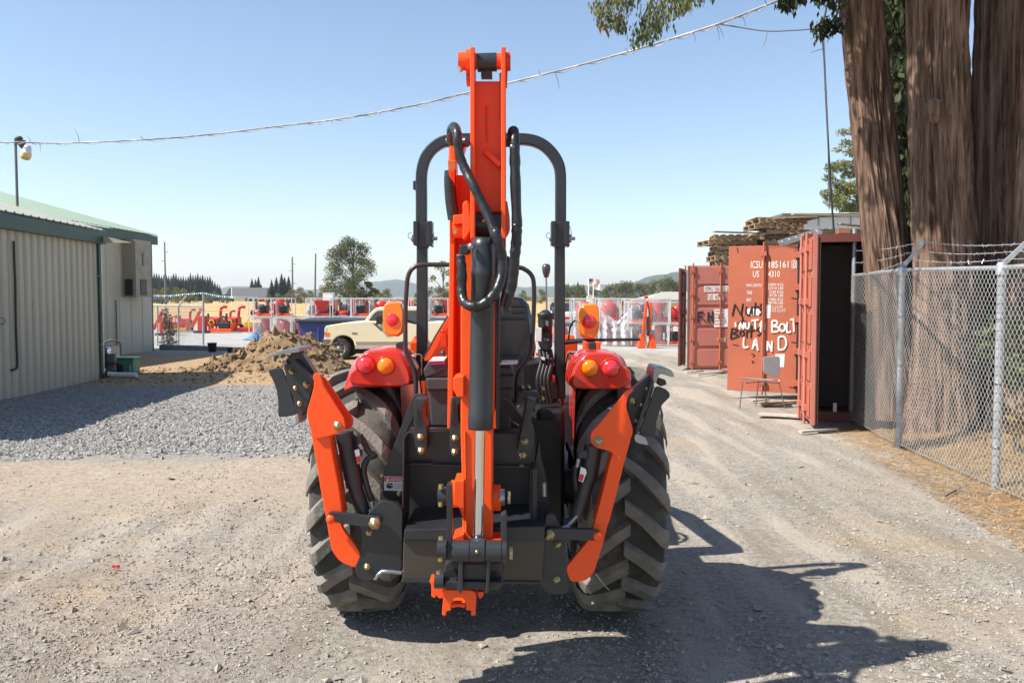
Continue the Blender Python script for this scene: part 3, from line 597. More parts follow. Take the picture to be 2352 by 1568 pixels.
# ================================================================== the tractor with its backhoe
TX = -0.112
tr = thing('backhoe_tractor', 'orange compact tractor seen from behind with a folded backhoe and raised stabilizers', 'tractor', (TX, 4.46, 0))
def part(mb, name, m, bevel=0, parent=None): return mb.build(name, m, parent or tr, bevel)
def bolt(z, x, y, Y, r=.011, parent=None, ax=(0, -1, 0), h=.012):
    r *= .78
    p = W(*z(x, y), Y); mb = MB(); a = Vector(ax)
    mb.lathe(p, a, [(0, h + .006), (r * .55, h + .006), (r * .6, h), (r, h), (r, .002), (r * 1.35, .002), (r * 1.35, -.012)], 6 if r < .02 else 10)
    return part(mb, 'bolt', GOLD, 0, parent)
# --- rear tyres with lugs
AX = 4.46; RT = .585; HUB = .622
def lug_mesh(sg):
    # a bar from just past the centre line out over the shoulder, swept back round the tyre
    mb = MB(); st = []
    N = 9
    for i in range(N):
        s = i / (N - 1); x = -0.012 + .212 * s; ph = .34 * s - .03 * math.sin(s * 3.1)
        r0 = RT - .012 - (.055 * max(0, (s - .72) / .28) ** 2); h = .05 - .012 * s
        r1 = r0 + h - .018 * max(0, (s - .8) / .2) ** 2
        wt = .025 + .011 * s; wb = wt + .016
        ring = []
        for (rr, ww) in ((r0, wb), (r1, wt), (r1, -wt), (r0, -wb)):
            a = ph + ww / RT; ring.append((sg * x, -rr * math.cos(a), -rr * math.sin(a)))
        st.append(ring)
    s_ = 1.0; last = []
    for (rr, ww) in ((RT - .13, .046), (RT - .085, .036), (RT - .085, -.036), (RT - .13, -.046)):
        a = .375 + ww / RT; last.append((sg * .212, -rr * math.cos(a), -rr * math.sin(a)))
    st.append(last)
    vs = [v for r in st for v in r]; fs = []
    for i in range(len(st) - 1):
        for k in range(4): fs.append((i * 4 + k, i * 4 + (k + 1) % 4, i * 4 + 4 + (k + 1) % 4, i * 4 + 4 + k))
    fs += [(3, 2, 1, 0), tuple(len(vs) - 4 + k for k in range(4))]
    mb.add(vs, fs); return mb.mesh('lug')
LM = {1: lug_mesh(1), -1: lug_mesh(-1)}
for me in LM.values(): me.materials.append(LUGM)
for wx in (-.737, .517):
    mb = MB(); w = .198
    prof = [(.33, -w + .03), (.36, -w + .005), (.43, -w - .004), (.50, -w + .002), (.545, -w + .014), (RT - .02, -w + .035), (RT - .006, -w + .08), (RT, -.05), (RT, .05), (RT - .006, w - .08), (RT - .02, w - .035), (.545, w - .014), (.50, w - .002), (.43, w + .004), (.36, w - .005), (.33, w - .03)]
    mb.lathe((wx, AX, HUB), (1, 0, 0), prof, 56)
    ty = part(mb, 'rear_tyre', TYRE)
    n = 19
    for sg in (1, -1):
        for k in range(n):
            lo = bpy.data.objects.new('lug', LM[sg]); COL.objects.link(lo); lo.parent = ty
            lo.location = Vector((wx, AX, HUB)) - wl(ty); lo.rotation_euler = (2 * math.pi * (k + (.5 if sg > 0 else 0)) / n + .1, 0, 0)
    sd = -1 if wx < TX else 1
    mb = MB(); mb.lathe((wx, AX, HUB), (sd, 0, 0), [(.335, .15), (.32, .13), (.30, .12), (.285, .06), (.12, .04), (.10, .08), (0, .08)], 28)
    mb.lathe((wx, AX, HUB), (-sd, 0, 0), [(.335, .15), (.32, .12), (.28, .0), (.09, -.02)], 28)
    part(mb, 'rim', ORANGE2)
# axle, transmission, belly
mb = MB(); mb.cyl((-.6, AX, HUB), (.4, AX, HUB), .09, n=16); mb.b2((-.33, 4.0, .45), (.11, 5.4, .86)); mb.cyl((TX, 5.3, .62), (TX, 6.2, .62), .2, n=16)
mb.b2((-.42, 4.15, .82), (.2, 4.9, 1.0)); part(mb, 'gearbox', BLACK3)
# --- front end: hood, front axle, wheels, loader
mb = MB()
mb.hexa([(-.32, 5.75, .75), (.10, 5.75, .75), (.07, 7.0, .72), (-.29, 7.0, .72), (-.30, 5.75, 1.28), (.08, 5.75, 1.28), (.04, 7.0, 1.14), (-.26, 7.0, 1.14)])
part(mb, 'hood', ORANGE, .04)
mb = MB(); mb.cyl((-.62, 6.55, .38), (.4, 6.55, .38), .06); part(mb, 'front_axle', BLACK2)
for wx in (-.72, .5):
    mb = MB(); mb.lathe((wx, 6.55, .36), (1, 0, 0), [(.2, -.1), (.28, -.12), (.35, -.09), (.37, -.04), (.37, .04), (.35, .09), (.28, .12), (.2, .1)], 28); part(mb, 'front_tyre', TYRE)
for wx in (-.56, .34):
    mb = MB(); sx = 1 if wx > TX else -1
    mb.beam((wx, 5.3, .72), (wx, 5.25, 1.34), .1, .16); mb.beam((wx, 5.25, 1.30), (wx, 6.2, 1.12), .075, .14); mb.beam((wx, 6.15, 1.16), (wx, 7.55, .34), .075, .13)
    part(mb, 'loader_arm', ORANGE, .01)
    mb = MB(); mb.cyl((wx, 5.45, .85), (wx, 6.4, .98), .035); mb.cyl((wx, 6.2, 1.02), (wx, 7.3, .78), .03); part(mb, 'loader_cylinder', BLACK)
mb = MB(); mb.prism([(-.86, 7.5, .12), (-.86, 7.62, .62), (-.86, 7.95, .70), (-.86, 7.72, .66), (-.86, 7.66, .16), (-.86, 8.2, .10), (-.86, 8.2, .07)], (1.5, 0, 0)); part(mb, 'loader_bucket', BLACK)
mb = MB(); c = Vector((TX, 5.5, 1.32)); ax = Vector((0, -.45, .9)).normalized(); xx = Vector((1, 0, 0)); yy = ax.cross(xx)
mb.tube([c + xx * .19 * math.cos(a) + yy * .19 * math.sin(a) for a in [i * math.pi / 10 for i in range(21)]], .014, 6); mb.cyl(c, c - ax * .4, .02)
for a in (0, 2.1, 4.2): mb.cyl(c - ax * .02, c + xx * .19 * math.cos(a) + yy * .19 * math.sin(a), .008, n=6)
part(mb, 'steering_wheel', VINYL)
mb = MB(); mb.b2((-.36, 5.5, .8), (.14, 5.76, 1.22)); part(mb, 'dash', BLACK2, .03)
mb = MB(); mb.b2((-.58, 4.75, .60), (.36, 5.6, .64)); part(mb, 'floor_plate', BLACK2)
# --- fenders
for sd, z in ((-1, z3), (1, z7)):
    cx = TX + sd * .625
    mb = MB(); N = 16; vs = []
    for i in range(N + 1):
        a = R(54 + 96 * i / N); r = .735
        for x in (cx - sd * .22, cx + sd * .01, cx + sd * .05):
            rr = r - (.03 if x == cx + sd * .05 else 0); vs.append((x, AX - rr * math.cos(a) * .95, HUB + rr * math.sin(a) * .95))
    fs = [(i * 3 + k, i * 3 + k + 1, i * 3 + k + 4, i * 3 + k + 3) for i in range(N) for k in (0, 1)]
    mb.add(vs, fs, True)
    fen = part(mb, 'fender', REDP); so = fen.modifiers.new('thickness', 'SOLIDIFY'); so.thickness = .012
    mb = MB(); pts = [(cx - sd * .215, AX - .735 * math.cos(R(54 + 96 * i / N)) * .95, HUB + .73 * math.sin(R(54 + 96 * i / N)) * .95) for i in range(N + 1)]
    lo = [(cx - sd * .215, AX - .46 * math.cos(R(54 + 96 * i / N)), HUB + .10 + .1 * math.sin(R(54 + 96 * i / N))) for i in range(N + 1)]
    mb.add(pts + lo, [(i, i + 1, i + N + 2, i + N + 1) for i in range(N)]); mb.build('fender_side', REDP, fen)
    YP = 4.02
    if sd < 0:
        poly = pl(z, (672, 470), (686, 425), (735, 380), (765, 300), (800, 255), (850, 232), (960, 225), (1060, 228), (1110, 250), (1150, 310), (1190, 400), (1205, 470), (1195, 510), (1120, 526), (980, 530), (820, 520), (720, 508), (685, 495))
        lights = [(830, 352, 72, REDL, 'tail_light'), (986, 360, 70, AMBER, 'turn_signal')]
    else:
        poly = pl(z, (1046, 470), (1040, 400), (1000, 372), (960, 340), (930, 290), (890, 258), (800, 246), (700, 250), (650, 268), (610, 310), (570, 380), (545, 460), (540, 510), (570, 540), (640, 552), (800, 552), (960, 548), (1030, 515))
        lights = [(868, 378, 72, REDL, 'tail_light'), (706, 375, 70, AMBER, 'turn_signal')]
    mb = MB(); mb.pillow(poly, YP, .10, .13, 7, back=.30); mb.build('light_pod', REDP, fen)
    for (lx, ly, lr, lm, nm) in lights:
        p = W(*z(lx, ly), YP - .004); r = lr * .29295 * YP / F
        mb = MB(); mb.lathe(p, (0, -1, 0), [(0, .026), (r * .35, .024), (r * .7, .018), (r * .92, .008), (r, -.004), (r, -.03)], 26); mb.build(nm, lm, fen)
        mb = MB(); mb.lathe(p, (0, -1, 0), [(r * 1.0, .002), (r * 1.03, .006), (r * 1.1, .004), (r * 1.12, -.02)], 26); mb.build('lamp_ring', REDP, fen)
# black boxes behind the pods
mb = MB(); mb.plate(pl(z3, (1065, 180), (1125, 165), (1135, 240), (1065, 240)), 4.12, 4.2); part(mb, 'fender_reflector', BLACK, .004)
mb = MB(); mb.plate(pl(z7, (700, 178), (755, 175), (760, 250), (700, 250)), 4.2, 4.28); part(mb, 'fender_reflector', BLACK, .004)
for a in ((660, 172, 692, 250), (758, 172, 790, 250)):
    mb = MB(); mb.plate(pl(z7, (a[0], a[1]), (a[2], a[1]), (a[2], a[3]), (a[0], a[3])), 4.34, 4.45); part(mb, 'loader_frame', ORANGE, .004)
# amber warning lamps on stalks
for poly, red in ((pl(z2, (60, 712), (160, 712), (188, 735), (203, 800), (203, 930), (190, 985), (155, 1015), (75, 1015), (40, 985), (18, 920), (20, 800), (32, 740)), (105, 868, 56)),
                  (pl(z2, (1780, 728), (1880, 726), (1903, 750), (1914, 810), (1914, 940), (1900, 1000), (1870, 1038), (1790, 1036), (1750, 1000), (1728, 930), (1730, 810), (1745, 755)), (1822, 885, 62))):
    Y = 4.42; mb = MB(); mb.pillow(poly, Y, .035, .12, 5, back=.07); wlm = part(mb, 'warning_lamp', AMBER)
    p = W(*z2(red[0], red[1]), Y - .002); r = red[2] * .2637 * Y / F
    mb = MB(); mb.lathe(p, (0, -1, 0), [(0, .006), (r * .85, .005), (r * .98, .002), (r * 1.04, -.01)], 22); mb.build('reflector', REDL, wlm)
    mb = MB(); e = W(*z2(red[0], red[1] + 8), Y - .004); mb.beam(e + Vector((-.054, .006, 0)), e + Vector((.054, .006, 0)), .003, .006); mb.build('seam', BLACK2, wlm)
mb = MB(); Y = 4.5
mb.tube([W(*z2(1900, 1048), Y), W(*z2(1700, 1058), Y), W(*z2(1610, 1066), Y)], .012, 6); mb.tube([W(1470, 779, 4.6), W(1300, 782, 4.6)], .009, 6); part(mb, 'lamp_stalk', BLACK2); mb = MB()
mb.tube([W(*z2(1735, 890), Y + .03), W(*z2(1690, 880), Y + .05), W(*z2(1655, 940), Y + .05), W(*z2(1640, 1060), Y + .05)], .005, 5, 4); part(mb, 'lamp_wire', BLACK2); mb = MB()
mb.tube([W(*z2(200, 870), Y + .03), W(*z2(240, 880), Y + .05), W(*z2(330, 900), Y + .05)], .008, 5, 3)
part(mb, 'lamp_stalk', BLACK2)
# --- roll bar
Y = 4.55
hoop = [z1(157, 1390), z1(157, 1200), z1(156, 1060), z1(166, 980), z1(190, 910), z1(235, 850), z1(300, 805), z1(380, 785), z1(500, 780), z1(650, 780), z1(780, 780), z1(900, 781), z1(980, 795), z1(1050, 830), z1(1110, 890), z1(1150, 960), z1(1165, 1040), z1(1166, 1200), z1(1166, 1390)]
mb = MB(); mb.tube([W(*p, Y) for p in hoop], .040, 4, 3); part(mb, 'roll_bar', BLACK, .007)
for x0, x1, yb in ((318, 408, 1400), (1524, 1612, 1560)):
    mb = MB(); mb.plate(pl(z2, (x0, 150), (x1, 150), (x1 + 4, yb), (x0 - 4, yb)), Y - .03, Y + .035); part(mb, 'roll_bar_post', BLACK, .006)
for a, b in ((95, 232), (1098, 1232)):
    mb = MB(); m_ = (a + b) / 2
    for s0, s1 in ((a, a + 36), (b - 36, b)): mb.plate(pl(z1, (s0, 1372), (s1, 1372), (s1, 1560), (s0, 1545)), Y - .05, Y + .05)
    mb.plate(pl(z1, (a + 30, 1380), (b - 30, 1380), (b - 30, 1568), (a + 30, 1568)), Y - .036, Y + .036)
    hg = part(mb, 'roll_bar_hinge', BLACK, .004)
    mb = MB(); p0, p1 = W(*z1(a - 14, 1505), Y - .01), W(*z1(b + 40, 1500), Y - .01); mb.cyl(p0, p1, .009, n=8); mb.cyl(W(*z1(b - 6, 1500), Y - .01), W(*z1(b + 12, 1500), Y - .01), .022, n=8); mb.cyl(W(*z1(a - 6, 1500), Y - .01), W(*z1(a + 6, 1500), Y - .01), .02, n=8); mb.build('hinge_pin', STEEL, hg)
    mb = MB(); mb.tube([W(*z1(x, y), Y - .03) for x, y in ((b - 22, 1385), (b + 4, 1420), (b + 14, 1490), (b - 4, 1520))], .0025, 4, 4); mb.build('pin_clip', STEEL, hg); mb = MB()
    mb.tube([W(*z1(x, y), Y - .03) for x, y in ((a - 4, 1500), (a - 30, 1495), (a - 34, 1465), (a - 10, 1460))], .0025, 4, 4); mb.build('pin_clip', STEEL, hg)
mb = MB(); mb.plate(pl(z1, (94, 1080), (122, 1080), (122, 1142), (94, 1142)), Y, Y + .05); part(mb, 'roll_bar_tab', BLACK, .003)
# --- seat
mb = MB(); Y = 4.72
mb.pillow([(1046, 700), (1062, 684), (1090, 679), (1170, 679), (1200, 683), (1216, 700), (1224, 740), (1232, 800), (1228, 822), (1200, 828), (1060, 828), (1032, 820), (1030, 800), (1038, 740)], Y, .06, .14, 6, back=.12)
seat = part(mb, 'seat', VINYL)
for y0 in (702, 716, 730):
    mb = MB(); mb.tube([W(1080, y0, Y), W(1205, y0 + 1, Y)], .009, 8); mb.build('seat_rib', VINYL, seat)
mb = MB(); mb.pillow([(1040, 815), (1225, 815), (1228, 836), (1036, 836)], Y, .03, .05, 3, back=.5); mb.build('cushion', VINYL, seat)
# --- guard rail tube behind the seat
Y = 4.0
gp = [z2(312, 1520), z2(312, 1400), z2(300, 1310), z2(262, 1220), z2(228, 1140), z2(222, 1060), z2(222, 800), z2(232, 600), z2(245, 490), z2(280, 425), z2(340, 393), z2(430, 388), z2(700, 392), z2(1000, 402), z2(1200, 412), z2(1265, 432), z2(1315, 475), z2(1338, 540), z2(1342, 700), z2(1330, 1000), z2(1318, 1130), z2(1290, 1200), z2(1230, 1290), z2(1200, 1370), z2(1192, 1480), (1187, 930)]
mb = MB(); mb.tube([W(*p, Y) for p in gp], .0105, 8, 4); part(mb, 'guard_rail', BLACK)
bolt(z4, 1338, 450, Y - .01, .014)
mb = MB(); mb.tube([W(*z2(290, 1190), 4.1), W(*z2(300, 1170), 4.1), W(*z2(352, 1172), 4.1), W(*z2(362, 1200), 4.1), W(*z2(362, 1350), 4.1)], .004, 5, 2); part(mb, 'latch_wire', GOLD)
mb = MB(); mb.ball(W(*z2(292, 1186), 4.08), .012); part(mb, 'latch_knob', CHROME)
# --- battery / tool box behind the boom
Y = 3.92
mb = MB(); mb.plate([(977, 868), (1183, 862), (1180, 892), (979, 897)], Y - .02, Y + .30); mb.plate([(985, 846), (1175, 842), (1183, 862), (977, 868)], Y, Y + .28); mb.plate([(983, 893), (1176, 890), (1172, 985), (990, 978)], Y, Y + .26); tb = part(mb, 'tool_box', GREYP, .008)
for q in (((990, 824), (1022, 823), (1020, 829), (985, 830)), ((1152, 832), (1190, 831), (1188, 836), (1150, 837))):
    mb = MB(); mb.plate(q, Y - .03, Y + .1); mb.build('stripe', WHITE, tb)
mb = MB(); mb.plate(((988, 832), (1022, 831), (1022, 836), (986, 838)), Y - .031, Y + .1); mb.build('stripe', mat('purple_print', (.25, .01, .13, 1), .5), tb)
mb = MB(); mb.plate([(985, 828), (1024, 826), (1024, 850), (977, 868), (972, 850)], Y - .01, Y + .2); part(mb, 'box_lid', GREYP, .006)
# --- orange gusset left of the boom
mb = MB(); mb.plate(pl(z2, (598, 830), (570, 880), (480, 1020), (385, 1205), (385, 1228), (598, 1215)), 4.10, 4.2); part(mb, 'boom_gusset', ORANGE, .004)
mb = MB(); mb.tube([W(*z2(590, 835), 4.09), W(*z2(480, 1015), 4.09), W(*z2(380, 1205), 4.09)], .004, 5); part(mb, 'gusset_edge', BLACK2)
mb = MB(); mb.plate(pl(z2, (525, 1010), (575, 1000), (580, 1110), (520, 1110)), 4.05, 4.12); mb.ball(W(*z2(545, 965), 4.05), .012); part(mb, 'valve_cap', ORANGE2, .004)
mb = MB(); mb.ball(W(*z2(548, 1165), 4.02), .014, sq=(1, 1, 1.2)); part(mb, 'knob', BLACK)
# --- control console with lever, right of the seat
Y = 4.35
mb = MB(); p = W(*z2(1448, 440), Y); mb.lathe(p, (0, 0, 1), [(0, .034), (.014, .032), (.021, .02), (.0215, .008), (.018, -.012), (.013, -.026), (.012, -.034), (0, -.034)], 18)
kb = part(mb, 'lever_knob', VINYL)
mb = MB(); mb.cyl(p + Vector((0, 0, -.03)), W(*z2(1452, 800), Y), .0042, n=8); part(mb, 'lever_rod', STEEL)
mb = MB(); c = W(*z2(1440, 800), Y); mb.lathe(c, (0, 0, 1), [(0, .012), (.012, .010), (.03, -.004), (.042, -.012), (.038, -.018), (.04, -.024), (.036, -.03), (.038, -.05), (.036, -.06), (.034, -.1), (.0, -.1)], 18); part(mb, 'lever_boot', BLACK2)
mb = MB(); mb.plate(pl(z2, (1385, 960), (1505, 960), (1500, 1110), (1470, 1140), (1400, 1130), (1375, 1060)), Y - .01, Y + .12); mb.plate(pl(z2, (1400, 880), (1500, 880), (1500, 960), (1400, 960)), Y, Y + .1); part(mb, 'valve_block', BLACK2, .006)
mb = MB(); mb.plate(pl(z2, (1235, 1250), (1500, 1210), (1560, 1420), (1560, 1568), (1240, 1568)), 4.5, 4.8); mb.plate(pl(z2, (1400, 1140), (1500, 1120), (1510, 1300), (1420, 1320)), 4.46, 4.6); part(mb, 'lower_console', BLACK3, .01)
mb = MB(); mb.lathe(W(*z2(1452, 1042), Y - .012), (0, -1, 0), [(0, .012), (.008, .012), (.008, .004), (.012, .004), (.012, -.01)], 12); part(mb, 'dial', STEEL)
for (a, b, c, d, m_, nm) in ((1350, 930, 1410, 1060, WHITE, 'tag_label'), (1365, 1090, 1380, 1160, WHITE, 'relief_valve'), (1355, 1155, 1385, 1185, REDPR, 'red_cap'), (1440, 870, 1470, 930, STEEL, 'fitting'), (1405, 1190, 1440, 1225, WHITE, 'fitting'), (1445, 1165, 1475, 1215, STEEL, 'fitting'), (1495, 1345, 1525, 1420, REDPR, 'warning_sticker')):
    mb = MB(); mb.plate(pl(z2, (a, b), (c, b + 10), (c - 4, d), (a + 4, d - 8)), Y - .045, Y - .03); part(mb, nm, m_, .002)
for k in range(4):
    x0 = 1390 + 31 * k; mb = MB(); mb.tube([W(*z2(x0, 1130), Y + .01), W(*z2(x0 + 14, 1240), Y - .02), W(*z2(x0 - 20, 1400), Y - .05), W(*z2(x0 + 10, 1600), Y - .06)], .0115, 8, 4); part(mb, 'hydraulic_hose', BLACK3)
mb = MB(); mb.plate(pl(z4, (1385, 310), (1540, 310), (1540, 380), (1395, 380)), 3.9, 4.0); part(mb, 'step_bracket', BLACK)
mb = MB(); mb.b2((.12, 4.25, .40), (.26, 4.7, 1.05)); part(mb, 'axle_housing', BLACK3, .02)
for q in ((1395, 270), (1455, 268), (1590, 280), (1588, 375)): bolt(z4, q[0], q[1], 3.99, .012)
# --- boom: two deep side plates and a web between
Yb = 3.5
mb = MB()
def side_plate(mb, X, th, prof):   # profile in (depth, height), plate thick along X
    mb.prism([(X, y, z) for (y, z) in prof], (th, 0, 0))
zt = lambda py, Y=Yb: W(1176, py, Y).z
prof = [(3.50, zt(985)), (3.50, zt(560)), (3.46, zt(470)), (3.42, zt(400)), (3.44, zt(330)), (3.52, zt(322)), (3.60, zt(350)), (3.74, zt(520)), (3.98, zt(700)), (4.05, zt(820)), (3.85, zt(985))]
mb.prism([(-.262 + (z - 1.06) * .016, y, z) for (y, z) in prof], (.022, 0, 0))
mb.prism([(-.085 + (z - 1.06) * .016, y, z) for (y, z) in prof], (.022, 0, 0))
mb.hexa([(-.24, 3.78, 1.1), (-.065, 3.78, 1.1), (-.065, 3.8, 1.1), (-.24, 3.8, 1.1), (-.23, 3.62, 2.1), (-.06, 3.62, 2.1), (-.06, 3.64, 2.1), (-.23, 3.64, 2.1)])
part(mb, 'boom', ORANGE, .004)
mb = MB(); mb.plate(pl(z1, (385, 1330), (470, 1320), (470, 1390), (385, 1400)), 3.36, 3.5); mb.cyl(W(*z1(385, 1440), 3.4), W(*z1(500, 1440), 3.4), .03); part(mb, 'boom_boss', ORANGE, .004)
mb = MB(); mb.cyl(W(*z2(655, 108), 3.38), W(*z2(655, 108), 3.38) + Vector((0, -.02, 0)), .008, n=8); part(mb, 'bolt', GOLD)
# left upper hose end and valve at the boom tip
mb = MB(); mb.plate(pl(z1, (345, 930), (405, 930), (405, 1000), (350, 1010)), 3.42, 3.5); part(mb, 'hose_fitting', mat('orange_fitting', (.45, .13, .03, 1), .4, var=.2), .003)
mb = MB(); mb.tube([W(*z1(x, y), 3.45) for x, y in ((365, 1010), (362, 1090), (370, 1220), (390, 1360))], .023, 8, 4); part(mb, 'hydraulic_hose', RUBBERH)
mb = MB(); mb.plate(pl(z1, (358, 770), (440, 720), (480, 800), (440, 930), (350, 930)), 3.5, 3.6); part(mb, 'boom_tip', ORANGE2, .006)
mb = MB(); mb.cyl(W(*z1(490, 800), 3.45), W(*z1(350, 800), 3.5), .02); mb.cyl(W(*z1(765, 790), 3.45), W(*z1(830, 790), 3.45), .025); part(mb, 'boom_pin', BLACK)
# --- dipper: upper channel (two flanges and a recessed web)
Yd = 3.22
def zY(py, Y=Yd): return W(1176, py, Y).z
XL, XR = W(*z1(525, 600), Yd).x, W(*z1(750, 600), Yd).x
fl = [(3.22, zY(*[z1(0, 1500)[1]])), (3.22, zY(z1(0, 110)[1])), (3.245, zY(z1(0, 100)[1])), (3.32, zY(z1(0, 130)[1])), (3.36, zY(z1(0, 200)[1])), (3.38, zY(z1(0, 400)[1])), (3.43, zY(z1(0, 900)[1])), (3.43, zY(z1(0, 1400)[1])), (3.36, zY(z1(0, 1560)[1]))]
for X in (XL, XR):
    mb = MB(); side_plate(mb, X - .008, .017, fl); part(mb, 'dipper_flange', ORANGE, .003)
mb = MB(); mb.prism([(XL, 3.36, zY(z1(0, 1300)[1])), (XL, 3.33, zY(z1(0, 305)[1])), (XL, 3.345, zY(z1(0, 305)[1])), (XL, 3.375, zY(z1(0, 1300)[1]))], (XR - XL, 0, 0)); part(mb, 'dipper_web', ORANGE)
mb = MB(); mb.beam(W(*z1(620, 872), 3.33), W(*z1(738, 980), 3.30), .02, .04, (0, 1, 0)); mb.tube([W(*z1(628, 540), 3.335), W(*z1(632, 800), 3.345)], .006, 6); part(mb, 'stiffener', ORANGE, .003)
mb = MB(); mb.cyl(W(*z1(562, 225), 3.29), W(*z1(702, 220), 3.29), .034, n=20); part(mb, 'pin_sleeve', BLACK)
mb = MB(); mb.plate(pl(z1, (588, 270), (668, 270), (668, 318), (588, 318)), 3.28, 3.34); part(mb, 'cylinder_eye', BLACK2)
for a, b, rr, m_ in ((425, 510, .034, ORANGE), (540, 560, .03, ORANGE2), (700, 740, .03, ORANGE), (765, 803, .036, ORANGE2), (480, 512, .045, ORANGE)):
    mb = MB(); mb.cyl(W(*z1(a, 215), 3.29), W(*z1(b, 215), 3.29), rr, n=16 if rr < .036 else 8); part(mb, 'pin_boss', m_, .003)
mb = MB(); mb.cyl(W(*z1(436, 255), 3.25), W(*z1(440, 290), 3.25), .007, n=8); part(mb, 'bolt', GOLD)
mb = MB(); mb.plate(pl(z1, (478, 240), (505, 240), (505, 372), (480, 372)), 3.30, 3.36); mb.plate(pl(z1, (768, 260), (782, 260), (778, 385), (768, 385)), 3.30, 3.36); part(mb, 'boss_plate', ORANGE2, .003)
# weld bead down the right flange
mb = MB(); mb.tube([W(*z1(733, 300 + 18 * k + 5 * math.sin(k * 2.3)), 3.325) for k in range(21)], .006, 6); part(mb, 'weld_bead', ORANGE)
# pivot ears
for x0, x1 in ((455, 512), (735, 798)):
    mb = MB(); mb.plate(pl(z1, (x0, 1240), (x1 - 20, 1220), (x1, 1350), (x1, 1440), (x1 - 30, 1490), (x0, 1510)), 3.25, 3.34); part(mb, 'pivot_ear', ORANGE, .005)
mb = MB(); mb.cyl(W(*z1(520, 1400), 3.32), W(*z1(740, 1400), 3.32), .05, n=18); part(mb, 'pivot_tube', BLACK)
mb = MB(); mb.ball(W(*z1(606, 1372), 3.26), .008); part(mb, 'grease_nipple', GOLD)
# lower stick
mb = MB(); mb.plate([(1062, 560), (1131, 560), (1132, 985), (1131, 1246), (1062, 1246), (1062, 1140), (1058, 1000), (1058, 700)], 3.24, 3.40); part(mb, 'stick', ORANGE, .006)
mb = MB(); mb.plate([(1041, 867), (1066, 862), (1066, 912), (1050, 912), (1041, 895)], 3.2, 3.36); part(mb, 'stick_lug', ORANGE, .004)
mb = MB(); mb.plate([(1130, 560), (1137, 560), (1136, 950), (1131, 950)], 3.3, 3.5); part(mb, 'stick_side', ORANGE2)
mb = MB(); mb.plate([(1137, 560), (1148, 560), (1146, 985), (1139, 985)], 3.36, 3.5); part(mb, 'return_pipe', BLACK)
mb = MB(); mb.plate([(1044, 1103), (1066, 1103), (1066, 1200), (1055, 1165), (1042, 1160)], 3.2, 3.34); mb.cyl(W(1037, 1133, 3.3), W(1070, 1133, 3.3), .052, n=20); part(mb, 'stick_boss', ORANGE, .003); mb = MB(); mb.cyl(W(1128, 1142, 3.3), W(1150, 1142, 3.3), .05, n=20); part(mb, 'stick_boss', ORANGE, .003)
mb = MB(); mb.plate([(1040, 1235), (1066, 1225), (1066, 1255), (1040, 1252)], 3.22, 3.34); part(mb, 'stick_foot', ORANGE2, .003); mb = MB(); mb.plate([(1125, 1240), (1152, 1240), (1152, 1254), (1125, 1254)], 3.22, 3.34); part(mb, 'stick_foot', ORANGE2, .003)
mb = MB(); mb.tube([W(1068, 990, 3.236), W(1071, 1220, 3.236)], .004, 6); part(mb, 'weld_bead', ORANGE)
# bucket cylinder and rod
Yc = 3.14
mb = MB(); a, b = W(1111, 546, Yc), W(1103, 985, Yc); mb.lathe(b, (a - b).normalized(), [(0, 0), (.043, 0), (.0445, .004), (.0445, .06), (.043, .065), (.042, .55), (.0438, .555), (.0438, .57), (.042, .575), (.0415, (a - b).length - .03), (.036, (a - b).length), (.0, (a - b).length)], 26); part(mb, 'bucket_cylinder', BLACK)
mb = MB(); mb.cyl(W(1103, 980, Yc), W(1098, 1248, Yc), .0185, n=22); part(mb, 'chrome_rod', CHROME)
mb = MB(); mb.cyl(W(1098, 1232, Yc), W(1098, 1252, Yc), .024, n=16); part(mb, 'rod_collar', BLACK)
mb = MB(); mb.plate(pl(z2, (692, 218), (770, 214), (770, 300), (690, 300)), 3.16, 3.22); mb.cyl(W(*z2(760, 258), 3.15), W(*z2(790, 258), 3.15), .016, n=10); part(mb, 'cylinder_port', BLACK, .004)
mb = MB(); mb.ball(W(*z2(795, 232), 3.09), .014); part(mb, 'hose_fitting', STEEL); mb = MB(); mb.cyl(W(*z2(700, 300), 3.15), W(*z2(700, 330), 3.15), .014, n=10); part(mb, 'hose_fitting', STEEL)
# hoses
def hose(pts, Y, r, res=5): 
    mb = MB(); n_ = [0]
    P3 = [W(p[0], p[1], Y + (p[2] if len(p) > 2 else 0)) for p in pts]
    P3 = smooth_path(P3, res); m = len(P3); k = rng.uniform(-.10, .10, m + 2)
    mb.tube(P3, lambda t: r * (1 + k[int(t * (m - 1))] * .8), 10); return part(mb, 'hydraulic_hose', RUBBERH)
hose([(*z1(372, 800), .22), (*z1(372, 715), .12), (*z1(395, 690), .06), (*z1(415, 740),), (*z1(425, 860),), (*z1(470, 990),), (*z1(530, 1110), -.03), (*z1(590, 1230), -.04), (*z1(650, 1360), -.06), (*z1(700, 1500), -.09), (*z2(1005, 100), -.12), (*z2(1035, 200), -.12), (*z2(1062, 320), -.10), (*z2(1062, 450), -.10), (*z2(1035, 570), -.12), (*z2(985, 660), -.14), (*z2(920, 720), -.15), (*z2(850, 750), -.15), (*z2(800, 752), -.15), (*z2(740, 720), -.12), (*z2(715, 660), -.10), (*z2(712, 560), -.09), (*z2(712, 430), -.09), (*z2(702, 320), -.08)], 3.2, .0178)
hose([(*z1(810, 800), .22), (*z1(815, 740), .14), (*z1(825, 722), .05), (*z1(832, 790),), (*z1(835, 950),), (*z1(840, 1150),), (*z1(850, 1400),), (*z2(1192, 40),), (*z2(1190, 150),), (*z2(1178, 280),), (*z2(1165, 420),), (*z2(1150, 560),), (*z2(1120, 660),), (*z2(1095, 760),), (*z2(1100, 820),)], 3.24, .0198)
